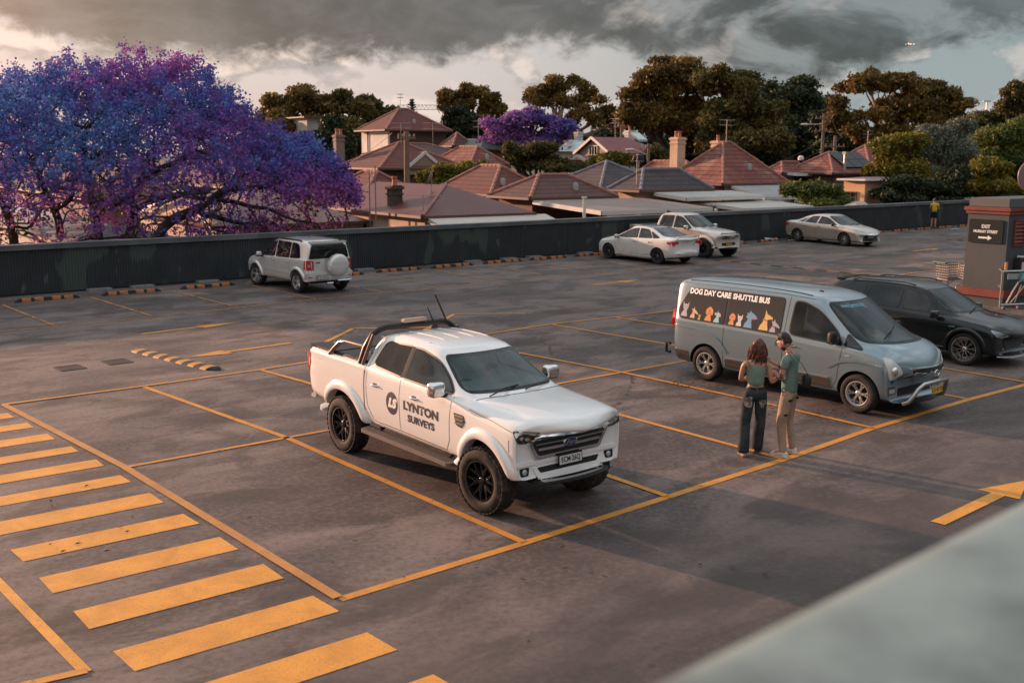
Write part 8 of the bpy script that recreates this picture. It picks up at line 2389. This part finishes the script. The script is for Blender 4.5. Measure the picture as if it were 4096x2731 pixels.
def head_mesh(c, up, fwd, s=1.0, female=False):
 """head with brow, nose, lips, chin and ears, as displaced sphere"""
 up = Vector(up).normalized(); fwd = Vector(fwd); fwd = (fwd-up*fwd.dot(up)).normalized(); rt = fwd.cross(up)
 M = Matrix((rt, fwd, up)).transposed().to_4x4(); M.translation = Vector(c)
 bm = bmesh.new(); bmesh.ops.create_icosphere(bm, subdivisions=4, radius=1)
 for v in bm.verts:
  x, y, z = v.co
  px, py, pz = x*.076, y*.098, z*.118
  if z < 0: px *= 1-.34*(-z)**1.3; py = py*(1-.20*(-z)) + (.012*(-z) if y > 0 else -.0)
  if y < 0 and z < -.2: py *= 1-.3*(-z)
  if y > .2:       # face features, front half
   g = lambda cx, cz, sx, sz, a: a*math.exp(-((x-cx)/sx)**2-((z-cz)/sz)**2)
   py += g(0, -.16, .16, .22, .016)+g(0, -.30, .13, .10, .012)     # nose bridge and tip
   py -= g(.38, .06, .20, .12, .010)+g(-.38, .06, .20, .12, .010)   # eye sockets
   py += g(0, .26, .60, .10, .005)+g(0, -.58, .22, .06, .006)+g(0, -.70, .20, .06, .005)-g(0, -.64, .24, .03, .004)
   py += g(0, -.90, .30, .14, .010)
  v.co = M@(Vector((px, py, pz))*s)
 for sd_ in (-1, 1):    # ears
  bmesh.ops.create_icosphere(bm, subdivisions=2, radius=1, matrix=M@Matrix.Translation((sd_*.078*s, -.008*s, -.005*s))@Matrix.Diagonal((.012*s, .022*s, .034*s, 1)))
 me = bpy.data.meshes.new('head'); bm.to_mesh(me); bm.free(); return me, M
def face_parts(root, M, s=1.0, beard=None, glasses=False, brow=(.03, .015, .01)):
 eye = MB()
 for sd_ in (-1, 1): eye.ball(M@Vector((sd_*.030*s, .083*s, .006*s)), (.012*s, .012*s, .009*s), 10)
 e = eye.build('eyes', mat('eye_white', (.5, .47, .44), .3), root, sm=60)
 ir = MB()
 for sd_ in (-1, 1): ir.ball(M@Vector((sd_*.030*s, .092*s, .005*s)), .0055*s, 8)
 ir.build('iris', mat('iris_brown', (.03, .018, .01), .2), e, sm=60)
 br = MB()
 for sd_ in (-1, 1): br.tube([M@Vector((sd_*.014*s, .099*s, .024*s)), M@Vector((sd_*.030*s, .097*s, .029*s)), M@Vector((sd_*.048*s, .083*s, .023*s))], .004*s, 5)
 br.build('eyebrows', mat('brow', brow, .8), root)
 li = MB().ball(M@Vector((0, .102*s, -.073*s)), (.021*s, .008*s, .007*s), 10)
 li.build('lips', mat('lips', (.36, .11, .09), .5), root, sm=60)
 if glasses:
  g = MB()
  for sd_ in (-1, 1):
   g.tube([M@Vector((sd_*.031*s+.020*s*math.cos(t), .107*s, .004*s+.017*s*math.sin(t))) for t in [k*.63 for k in range(10)]], .0016, 5, closed=True)
   g.tube([M@Vector((sd_*.050*s, .105*s, .008*s)), M@Vector((sd_*.080*s, .0, .010*s))], .0016, 5)
  g.tube([M@Vector((-.011*s, .109*s, .006*s)), M@Vector((.011*s, .109*s, .006*s))], .0016, 5)
  g.build('glasses', mat('gold_wire', (.55, .40, .25), .25, .9), root)
def shell_of(me, M, keep, off, name, m, root, jitter=.0, seed=0):
 """hair or beard: the part of the head surface where keep(local) is true, pushed out"""
 bm = bmesh.new(); bm.from_mesh(me); Mi = M.inverted(); rs = random.Random(seed)
 bm.normal_update()
 loc = {v: Mi@v.co for v in bm.verts}
 dele = [v for v in bm.verts if not keep(loc[v])]
 bmesh.ops.delete(bm, geom=dele, context='VERTS')
 for v in bm.verts: v.co += v.normal*(off(loc[v]) if callable(off) else off)+Vector((rs.uniform(-1, 1), rs.uniform(-1, 1), rs.uniform(-1, 1)))*jitter
 out = bpy.data.meshes.new(name); bm.to_mesh(out); bm.free()
 out = evaluated(out, [('SOLIDIFY', dict(thickness=.012, offset=-1))])
 smooth(out, 60); return link(name, out, m, root)
def strands(name, roots, M, m, parent, n, length, rad=.0035, spread=.02, fall=1.0, seed=1, wave=.012, outdir=.35):
 rs = random.Random(seed); mb = MB()
 for i in range(n):
  a = rs.choice(roots); p = Vector(a); o = (p-M.translation); o.z *= .3; o.normalize()
  L = length*rs.uniform(.7, 1.1); P = [p]; d = (o*outdir+Vector((0, 0, -fall))).normalized(); ph = rs.uniform(0, 6)
  for k in range(1, 6):
   t = k/5
   q = p+d*L*t+o*.02*math.sin(t*3)+Vector((math.sin(ph+t*7), math.cos(ph+t*6), 0))*wave*t+Vector((rs.uniform(-1, 1), rs.uniform(-1, 1), 0))*spread*.2
   P.append(q)
  mb.tube(P, [rad, rad*1.6, rad*1.7, rad*1.5, rad, rad*.4], 4)
 return mb.build(name, m, parent, sm=60)
def shoe(root, ankle, d, m, sole, name='shoe', L=.285):
 d = Vector((d[0], d[1], 0)).normalized(); ang = math.atan2(d.y, d.x)
 T = Matrix.Translation((ankle[0], ankle[1], 0))@Matrix.Rotation(ang, 4, 'Z')
 out = [(-.085, -.034), (-.06, -.043), (.04, -.044), (.12, -.052), (.175, -.045), (.20, -.015), (.20, .015), (.17, .042), (.11, .046), (.03, .038), (-.06, .040), (-.088, .030)]
 k = L/.285
 MB().prism([(x*k, y*k) for x, y in out], 0, .028, M=T).build('sole', sole, (so := bpy.data.objects.new(name, None)), bevel=.006)
 COL.objects.link(so); so.parent = root; so.empty_display_size = .05
 bm = bmesh.new(); bmesh.ops.create_icosphere(bm, subdivisions=3, radius=1)
 for v in bm.verts:
  x, y, z = v.co
  v.co = Vector((.052+x*.145, y*(.045+.006*x), .028+max(0, z)*(.085-.045*max(-.2, x)) if z > 0 else .026))*k
  v.co = T@v.co
 me = bpy.data.meshes.new('upper'); bm.to_mesh(me); bm.free(); smooth(me, 60); link('upper', me, m, so)
 return so
def person_body(o, P, hand_cfg, build=1.0, fem=False, skin=SKIN_, arm_skin=None):
 """P: joints in metres. body = torso, neck, limbs and hands in one surface"""
 sk = Skel(); b = build
 pel = sk.add(P['pelvis'], (.098*b, .076*b))
 wa = sk.add(P['waist'], (.105*b if fem else .100*b, .080*b), pel); ch = sk.add(P['chest'], (.135*b, .10*b), wa)
 nk0 = sk.add(P['neck0'], (.075*b, .07*b), ch); nk = sk.add(P['neck'], .052*b, nk0); sk.add(P['head'], .05*b, nk)
 for s_ in 'LR':
  sh = sk.add(P['sh'+s_], .052*b, ch); el = sk.add((Vector(P['sh'+s_])+Vector(P['el'+s_]))/2, .045*b, sh)
  el = sk.add(P['el'+s_], .038*b, el); fo = sk.add((Vector(P['el'+s_])*.6+Vector(P['wr'+s_])*.4), .037*b, el); wr = sk.add(P['wr'+s_], .026*b, fo)
  hc = hand_cfg[s_]; hand(sk, Vector(P['wr'+s_]), hc[0], hc[1], hc[2], wr, hc[3], .95)
  hi = sk.add(P['hip'+s_], .066*b, pel); th = sk.add((Vector(P['hip'+s_])+Vector(P['kn'+s_]))/2, .062*b, hi)
  kn = sk.add(P['kn'+s_], .056*b, th); ca = sk.add(Vector(P['kn'+s_])*.65+Vector(P['an'+s_])*.35, .056*b, kn); an = sk.add(P['an'+s_], .038*b, ca)
  ft = Vector(P['toe'+s_]); sk.add(ft, .035*b, an)
 me = sk.mesh('body')
 return link('body', me, skin, o)
def garment(o, name, pts, edges, radii, m, lvl=2): return link(name, skin_mesh(name, pts, edges, radii, lvl), m, o)
def V(*a): return Vector(a)
def cloth(name, col, col2=None, s=3, lo=.35, hi=.7, rough=.9):
 return mat(name, col, rough, spec=.2, var=(s, col2 or tuple(c*.72 for c in col), lo, hi), bump=(14, .5))
def woman():
 o = empty('person', (0, 0, 0)); tag(o, 'woman seen from behind, red-brown hair, green sleeveless top, wide dark jeans, holding a bottle', 'person', 'two people standing talking')
 # local frame: +y = facing away, +x = right of picture
 P = dict(pelvis=(0, 0, .93), waist=(0, .01, 1.08), chest=(0, .02, 1.24), neck0=(0, .01, 1.37), neck=(.01, .02, 1.43), head=(.02, .03, 1.50),
  shL=(-.165, .01, 1.34), elL=(-.20, .06, 1.10), wrL=(-.10, .22, 1.06), shR=(.165, .0, 1.34), elR=(.215, -.04, 1.08), wrR=(.345, .10, 1.13),
  hipL=(-.085, 0, .88), knL=(-.12, .03, .48), anL=(-.14, -.03, .09), toeL=(-.14, .09, .05), hipR=(.085, 0, .88), knR=(.10, .06, .49), anR=(.09, .14, .10), toeR=(.10, .25, .06))
 hc = dict(L=((.3, .9, 0), (0, 0, 1), (.8, 0, -.2), .6), R=((.75, .6, .1), (0, 0, 1), (-.5, .8, 0), .75))
 body = person_body(o, P, hc, .93, True)
 me, M = head_mesh((.03, .05, 1.555), (0, .12, 1), (.45, .85, -.15), .98); link('head', me, SKIN_, o, ); face_parts(o, M, .98)
 HR = mat('red_brown_hair', (.13, .030, .013), .5, var=(18, (.05, .015, .010), .35, .7), bump=(40, .6))
 hair = shell_of(me, M, lambda p: not (p.y > .045 and p.z < .062) and p.z > -.06 and not (p.y > .02 and p.z < -.0), lambda p: .017+.007*math.sin(p.x*60)*math.cos(p.z*50), 'hair', HR, o, .003, 3)
 rts = [tuple(v.co) for v in hair.data.vertices if (M.inverted()@v.co).y < .03 and -.05 < (M.inverted()@v.co).z < .09]
 s1 = strands('hair_lengths', rts, M, HR, hair, 260, .20, .0045, .02, 1.0, 5, .014, .10)
 top = cloth('sage_knit', (.20, .27, .21), (.14, .20, .155))
 c = lambda k: V(*P[k])
 pts = [c('waist')+V(0, 0, -.085), c('waist')+V(0, 0, .04), c('chest'), c('chest')+V(0, 0, .075), c('shL')+V(.055, 0, .035), c('shR')+V(-.055, 0, .035)]
 t = garment(o, 'tank_top', pts, [(0, 1), (1, 2), (2, 3), (3, 4), (3, 5)], [(.142, .112), (.126, .102), (.152, .114), (.125, .098), (.030, .038), (.030, .038)], top)
 st = MB().tube([(.10, -.085, 1.30), (.135, -.045, 1.385), (.14, .02, 1.40)], .006, 5).tube([(-.10, -.085, 1.30), (-.135, -.045, 1.385), (-.14, .02, 1.40)], .006, 5)
 st.build('bra_strap', mat('dark_strap', (.05, .02, .018), .7), t)
 den = cloth('dark_denim', (.020, .026, .030), (.050, .056, .058), 5)
 def leg(s_, fl):
  hi, kn, an = c('hip'+s_), c('kn'+s_), c('an'+s_)
  return [hi+V(0, 0, .0), (hi+kn)/2, kn, kn*.5+an*.5, an+V(0, 0, .0), an+V(0, 0, -.045)]
 pts = [V(0, 0, 1.03), V(0, 0, .93)]; ed = [(0, 1)]; ra = [(.142, .112), (.152, .120)]
 for s_ in 'LR':
  L_ = leg(s_, 1); b_ = len(pts); pts += L_; ra += [(.098, .100), .090, .084, .086, .090, .092]
  ed += [(1, b_)]+[(b_+i, b_+i+1) for i in range(5)]
 j = garment(o, 'jeans', pts, ed, ra, den)
 fade = mat('worn_print', (.40, .33, .27), .8, var=(14, (.10, .09, .08), .42, .58))
 bj = BVHTree.FromPolygons([v.co for v in j.data.vertices], [tuple(p.vertices) for p in j.data.polygons])
 def patch(cx_, cz_, w_, h_, m, name, dirv=V(0, 1, 0), par=None, rag=.25, seed=2):
  rs = random.Random(seed); n = 14; ring = []
  for k in range(n):
   a = 2*math.pi*k/n; f = 1/max(abs(math.cos(a)), abs(math.sin(a)))**.8*(1-rag*rs.random())
   ring.append((cx_+w_*math.cos(a)*f, cz_+h_*math.sin(a)*f))
  vs = [];
  for k in range(3):
   for (x, z) in ring:
    f = (k+1)/3; X, Z = cx_+(x-cx_)*f, cz_+(z-cz_)*f
    h = bj.ray_cast(V(X, 0, Z)-dirv*1.0, dirv) if dirv.y else bj.ray_cast(V(-1*dirv.x, X, Z), dirv)
    if h[0] is None: h = (V(X, -.12, Z), V(0, -1, 0))
    vs.append(h[0]+h[1]*.004)
  h = bj.ray_cast(V(cx_, 0, cz_)-dirv*1.0, dirv); vs.append((h[0]+h[1]*.004) if h[0] is not None else V(cx_, -.12, cz_))
  fs = [(k*n+i, k*n+(i+1) % n, (k+1)*n+(i+1) % n, (k+1)*n+i) for k in range(2) for i in range(n)]+[(3*n, i, (i+1) % n) for i in range(n)]
  MB().add(vs, fs).build(name, m, par or j)
 patch(-.105, .80, .060, .085, fade, 'pocket_print'); patch(.095, .80, .055, .045, fade, 'pocket_print', seed=5); patch(.095, .74, .030, .030, fade, 'pocket_print', seed=6)
 blt = MB().tube([(.112*math.cos(a), .086*math.sin(a), 1.0) for a in [k*math.pi/12 for k in range(24)]], .016, 6, closed=True).build('belt', mat('black_belt', (.01, .01, .011), .5), j)
 MB().tube([(0, -.100, 1.02), (0, -.112, .93)], .006, 5).build('seam', mat('seam_pale', (.10, .11, .12), .8), j)
 so = mat('brown_sole', (.16, .08, .05), .7)
 shoe(o, (-.14, -.03), (-.1, 1, 0), mat('grey_trainer', (.30, .28, .27), .7, var=(20, (.05, .04, .04), .48, .55)), so, L=.26)
 shoe(o, (.09, .14), (.55, .8, 0), mat('dark_trainer', (.03, .022, .02), .7), so, L=.26)
 o.location = gp(1728, 1046); o.location.z = 0
 o.scale = (.99, .99, .985)
 # the bottle she holds
 wr = o.matrix_basis@V(*P['wrR'])
 wr = o.location+Vector((P['wrR'][0], P['wrR'][1], P['wrR'][2]))
 bt = empty('drink_bottle', wr+V(.055, .065, .03)); tag(bt, 'small dark red drink bottle with a green cap in the woman\'s right hand', 'bottle')
 MB().lathe([(.001, -.09), (.026, -.088), (.028, -.07), (.027, .05), (.020, .075), (.012, .09), (.011, .115)], 16, 'Z').build('glass', mat('red_drink', (.14, .02, .015), .12, coat=1), bt, sm=50)
 MB().lathe([(.014, .105), (.015, .14), (.001, .142)], 12, 'Z').build('cap', mat('green_cap', (.02, .14, .07), .5), bt, sm=50)
 MB().lathe([(.0285, -.045), (.0285, .03)], 16, 'Z').build('label', mat('pale_label', (.45, .40, .36), .6), bt)
 return o
def man():
 o = empty('person', (0, 0, 0)); tag(o, 'bearded man in green t-shirt and torn tan trousers, looking down', 'person', 'two people standing talking')
 # local frame: +y is the way he faces; the whole figure is then turned to his left
 P = dict(pelvis=(0, 0, .97), waist=(0, 0, 1.12), chest=(0, .0, 1.32), neck0=(0, .01, 1.465), neck=(0, .04, 1.53), head=(0, .075, 1.59),
  shL=(-.185, 0, 1.43), elL=(-.225, .04, 1.15), wrL=(-.13, .27, 1.29), shR=(.185, 0, 1.43), elR=(.215, .09, 1.17), wrR=(.08, .31, 1.31),
  hipL=(-.085, 0, .90), knL=(-.115, .06, .50), anL=(-.14, .0, .09), toeL=(-.15, .13, .05), hipR=(.085, 0, .90), knR=(.11, .04, .50), anR=(.125, -.02, .09), toeR=(.14, .10, .05))
 hc = dict(L=((.35, .9, .35), (0, 0, 1), (.9, -.2, 0), .7), R=((-.4, .9, .3), (0, 0, 1), (-.9, -.2, 0), .7))
 body = person_body(o, P, hc, 1.0, False, SKIN_)
 c = lambda k: V(*P[k])
 # tattooed forearm nearest the camera: a sleeve of inked skin that follows it
 garment(o, 'tattooed_arm', [c('shL')*.35+c('elL')*.65, c('elL'), c('elL')*.5+c('wrL')*.5, c('wrL')*.9+c('elL')*.1], [(0, 1), (1, 2), (2, 3)], [.044, .041, .038, .029], SKIN_T)
 garment(o, 'tattooed_arm', [c('elR'), c('elR')*.5+c('wrR')*.5, c('wrR')*.85+c('elR')*.15], [(0, 1), (1, 2)], [.040, .036, .029], SKIN_T)
 me, M = head_mesh((0, .105, 1.635), (0, .40, 1), (0, .85, -.5), 1.0); link('head', me, SKIN_, o); face_parts(o, M, 1.0, glasses=True)
 HR = mat('black_hair', (.014, .009, .008), .55, var=(16, (.03, .02, .016), .4, .7), bump=(40, .6))
 shell_of(me, M, lambda p: p.z > .055 or (p.y < -.01 and p.z > -.03 and abs(p.x) < .09), lambda p: .012+.022*max(0, p.z-.05)/.06+(.012 if p.y > .03 else 0), 'hair', HR, o, .004, 7)
 hb = MB(); rs = random.Random(3)
 for k in range(70):
  a = rs.uniform(0, 6.28); r_ = rs.uniform(0, .06); hb.ball(M@V(r_*math.cos(a), r_*math.sin(a)*1.2+.02, .118+rs.uniform(0, .022)-r_*.3), rs.uniform(.012, .02), 5)
 hb.build('hair_top', HR, o, sm=60)
 shell_of(me, M, lambda p: (p.y > .0 and p.z < -.045 and not (p.y > .08 and -.085 < p.z < -.06 and abs(p.x) < .022)) and p.z > -.125, .006, 'beard', mat('beard', (.030, .018, .014), .8), o, .001, 9)
 ts = cloth('green_tshirt', (.15, .225, .185), (.11, .175, .14), 2.2)
 pts = [V(0, 0, .87), V(0, .005, 1.06), c('chest')+V(0, 0, -.02), c('chest')+V(0, 0, .085), c('shL'), c('shL')*.45+c('elL')*.55, c('shR'), c('shR')*.45+c('elR')*.55]
 t = garment(o, 'tshirt', pts, [(0, 1), (1, 2), (2, 3), (3, 4), (4, 5), (3, 6), (6, 7)], [(.160, .128), (.148, .118), (.165, .118), (.105, .09), .068, .066, .068, .066], ts)
 tr = cloth('tan_canvas', (.36, .255, .185), (.24, .16, .115), 4)
 pts = [V(0, 0, 1.03), V(0, 0, .94)]; ed = [(0, 1)]; ra = [(.135, .11), (.142, .118)]
 for s_ in 'LR':
  hi, kn, an = c('hip'+s_), c('kn'+s_), c('an'+s_); b_ = len(pts)
  pts += [hi, (hi+kn)/2, kn, (kn+an)/2, an+V(0, 0, .02), an+V(0, 0, -.02)]; ra += [(.094, .098), .086, .074, .066, .062, .062]
  ed += [(1, b_)]+[(b_+i, b_+i+1) for i in range(5)]
 j = garment(o, 'trousers', pts, ed, ra, tr)
 bj = BVHTree.FromPolygons([v.co for v in j.data.vertices], [tuple(p.vertices) for p in j.data.polygons])
 LT, DR = V(.8, -.6, 0)*-1, V(.8, .6, 0)
 LT = V(.6, -.8, 0)
 for cx_, cz_, w_, h_ in ((.0, .83, .055, .022), (.12, .85, .030, .020), (-.07, .62, .035, .018)):
  n = 12; vs = []
  for k in (1, .5):
   for i in range(n):
    a = 2*math.pi*i/n; h = bj.ray_cast(LT*(cx_+w_*k*math.cos(a))-DR*1.5+V(0, 0, cz_+h_*k*math.sin(a)*(1+.3*math.sin(3*a))), DR)
    vs.append(h[0]+h[1]*.004 if h[0] is not None else LT*cx_-DR*.1+V(0, 0, cz_))
  MB().add(vs, [(i, (i+1) % n, n+(i+1) % n, n+i) for i in range(n)]+[tuple(range(n, 2*n))]).build('tear', mat('tear_dark', (.010, .008, .008), .8), j)
 MB().ball((-.15, .03, .96), (.012, .02, .035), 8).ball((-.155, .03, .92), (.006, .012, .03), 6).build('keys', CHROME, j)
 ws = mat('white_trainer', (.60, .50, .44), .6); wsl = mat('white_sole', (.62, .55, .50), .6)
 shoe(o, (P['anL'][0], P['anL'][1]), (.05, 1, 0), ws, wsl); shoe(o, (P['anR'][0], P['anR'][1]), (-.35, 1, 0), ws, wsl)
 MB().tube([V(*P['wrL'])*.94+V(*P['elL'])*.06+V(.034*math.cos(a), .010*math.sin(a), .034*math.sin(a)) for a in [k*.524 for k in range(12)]], .009, 6, closed=True).ball(V(*P['wrL'])+V(-.036, -.02, .0), (.010, .018, .018), 10).build('watch', BLACKP, o, sm=50)
 o.location = gp(1806, 1044); o.location.z = 0; o.scale = (.975, .975, .975); o.rotation_euler = (0, 0, R(53))
 L = o.location
 # shoulder bag: strap over the left shoulder, bag at the right hip
 bg_ = empty('shoulder_bag', L+V(.215, -.05, 1.08)); tag(bg_, 'small black shoulder bag hanging at the man\'s side on a strap', 'bag')
 MB().superball((0, 0, 0), (.11, .20, .19), .6).build('pouch', mat('black_nylon', (.012, .012, .014), .6, bump=(20, .4)), bg_, sm=60)
 sp = [V(.01, -.04, .08), V(-.05, -.085, .17), V(-.12, -.115, .27), V(-.20, -.115, .36), V(-.265, -.075, .425), V(-.29, -.02, .425), V(-.30, .03, .38)]
 bg = MB();
 for a, b in zip(sp, sp[1:]): bg.beam(a, b, .008, .032, up=(-.3, -1, .2))
 bg.build('strap', mat('black_nylon', (.012, .012, .014), .6), bg_)
 ph = MB().box((0, 0, 0), (.075, .012, .15)).build('phone', mat('phone_black', (.01, .01, .012), .15), None, bevel=.004, label='dark phone held in the man\'s near hand', cat='phone')
 ph.location = L+(Matrix.Rotation(R(53), 3, 'Z')@V(-.02, .40, 1.345))*.975; ph.rotation_euler = (R(60), R(0), R(53))
 return o
def worker():
 o = empty('person', (0, 0, 0)); tag(o, 'worker in a yellow shirt and dark shorts standing at the far wall', 'person')
 P = dict(pelvis=(0, 0, .95), waist=(0, 0, 1.10), chest=(0, .01, 1.30), neck0=(0, .01, 1.43), neck=(-.01, .03, 1.49), head=(-.02, .05, 1.55),
  shL=(-.19, .02, 1.40), elL=(-.24, .12, 1.15), wrL=(-.18, .30, 1.25), shR=(.19, 0, 1.40), elR=(.24, .06, 1.13), wrR=(.12, .26, 1.16),
  hipL=(-.09, 0, .90), knL=(-.10, .02, .49), anL=(-.11, -.02, .09), toeL=(-.12, .10, .05), hipR=(.09, 0, .90), knR=(.09, .03, .49), anR=(.09, .0, .09), toeR=(.10, .12, .05))
 hc = dict(L=((.1, .8, .5), (0, 0, 1), (1, 0, 0), .6), R=((-.6, .7, 0), (0, 0, 1), (-.7, 0, 0), .6))
 body = person_body(o, P, hc, 1.0)
 me, M = head_mesh((-.03, .06, 1.61), (-.05, .2, 1), (-.5, .8, -.2), 1.0); link('head', me, SKIN_, o); face_parts(o, M)
 shell_of(me, M, lambda p: p.z > .05 or (p.y < 0 and p.z > -.03), .014, 'hair', mat('brown_hair', (.05, .025, .015), .6), o, .002)
 c = lambda k: V(*P[k])
 garment(o, 'shirt', [V(0, 0, .98), c('waist'), c('chest'), c('chest')+V(0, 0, .08), c('shL'), c('shL')*.5+c('elL')*.5, c('shR'), c('shR')*.5+c('elR')*.5], [(0, 1), (1, 2), (2, 3), (3, 4), (4, 5), (3, 6), (6, 7)],
  [(.165, .13), (.155, .125), (.175, .13), (.12, .10), .072, .07, .072, .07], cloth('hi_vis_yellow', (.60, .42, .045), (.48, .33, .04)))
 garment(o, 'shorts', [V(0, 0, 1.02), V(0, 0, .93), c('hipL')-V(0, 0, .06), V(-.10, 0, .60), c('hipR')-V(0, 0, .06), V(.10, 0, .60)], [(0, 1), (1, 2), (2, 3), (1, 4), (4, 5)], [(.14, .11), (.15, .12), .10, .098, .10, .098], cloth('navy_shorts', (.012, .014, .02)))
 for s_ in 'LR':
  garment(o, 'sock', [c('an'+s_)+V(0, 0, .10), c('an'+s_)], [(0, 1)], [.052, .048], mat('yellow_sock', (.45, .32, .06), .8))
  shoe(o, P['an'+s_][:2], (0, 1, 0), mat('work_boot', (.03, .022, .018), .7), mat('boot_sole', (.02, .018, .017), .8))
 o.location = onwall(2145, .75); o.rotation_euler = (0, 0, R(-20)); o.scale = (1, 1, 1)
def lookout():
 o = empty('person', (0, 0, 0)); tag(o, 'dark-haired person half hidden behind the gold pickup, only the top of the head showing', 'person')
 P = dict(pelvis=(0, 0, .92), waist=(0, 0, 1.06), chest=(0, .01, 1.26), neck0=(0, .01, 1.38), neck=(0, .02, 1.44), head=(0, .03, 1.50),
  shL=(-.18, .02, 1.35), elL=(-.25, .12, 1.12), wrL=(-.20, .34, 1.20), shR=(.18, 0, 1.35), elR=(.25, .06, 1.10), wrR=(.16, .30, 1.14),
  hipL=(-.09, 0, .86), knL=(-.10, .02, .47), anL=(-.11, -.02, .09), toeL=(-.12, .10, .05), hipR=(.09, 0, .86), knR=(.09, .03, .47), anR=(.09, .0, .09), toeR=(.10, .12, .05))
 hc = dict(L=((.1, .8, .2), (0, 0, 1), (0, 0, -1), .3), R=((-.1, .9, 0), (0, 0, 1), (0, 0, -1), .3))
 body = person_body(o, P, hc, .95)
 me, M = head_mesh((-.02, .03, 1.57), (-.25, .1, 1), (-1, .2, -.35), 1.05); link('head', me, SKIN_, o); face_parts(o, M)
 shell_of(me, M, lambda p: p.z > .045 or (p.y < .02 and p.z > -.06), .020, 'hair', mat('black_hair', (.014, .009, .008), .55), o, .003)
 c = lambda k: V(*P[k])
 garment(o, 'shirt', [V(0, 0, .95), c('waist'), c('chest'), c('chest')+V(0, 0, .08), c('shL'), c('elL'), c('shR'), c('elR')], [(0, 1), (1, 2), (2, 3), (3, 4), (4, 5), (3, 6), (6, 7)],
  [(.155, .12), (.145, .115), (.165, .12), (.11, .09), .066, .06, .066, .06], cloth('dark_shirt', (.03, .03, .035)))
 garment(o, 'trousers', [V(0, 0, .98), V(0, 0, .90), c('hipL'), c('knL'), c('anL')+V(0, 0, .05), c('hipR'), c('knR'), c('anR')+V(0, 0, .05)], [(0, 1), (1, 2), (2, 3), (3, 4), (1, 5), (5, 6), (6, 7)], [(.13, .11), (.14, .12), .10, .08, .07, .10, .08, .07], cloth('dark_trousers', (.02, .02, .024)))
 for s_ in 'LR': shoe(o, P['an'+s_][:2], (0, 1, 0), mat('work_boot', (.03, .022, .018), .7), mat('boot_sole', (.02, .018, .017), .8))
 # stands at the wall, behind the pickup
 p = onwall(1536, .55); o.location = p
 z = at(1536, 472, 51.0).z; o.scale = (1, 1, 1)
woman(); man(); worker(); lookout()
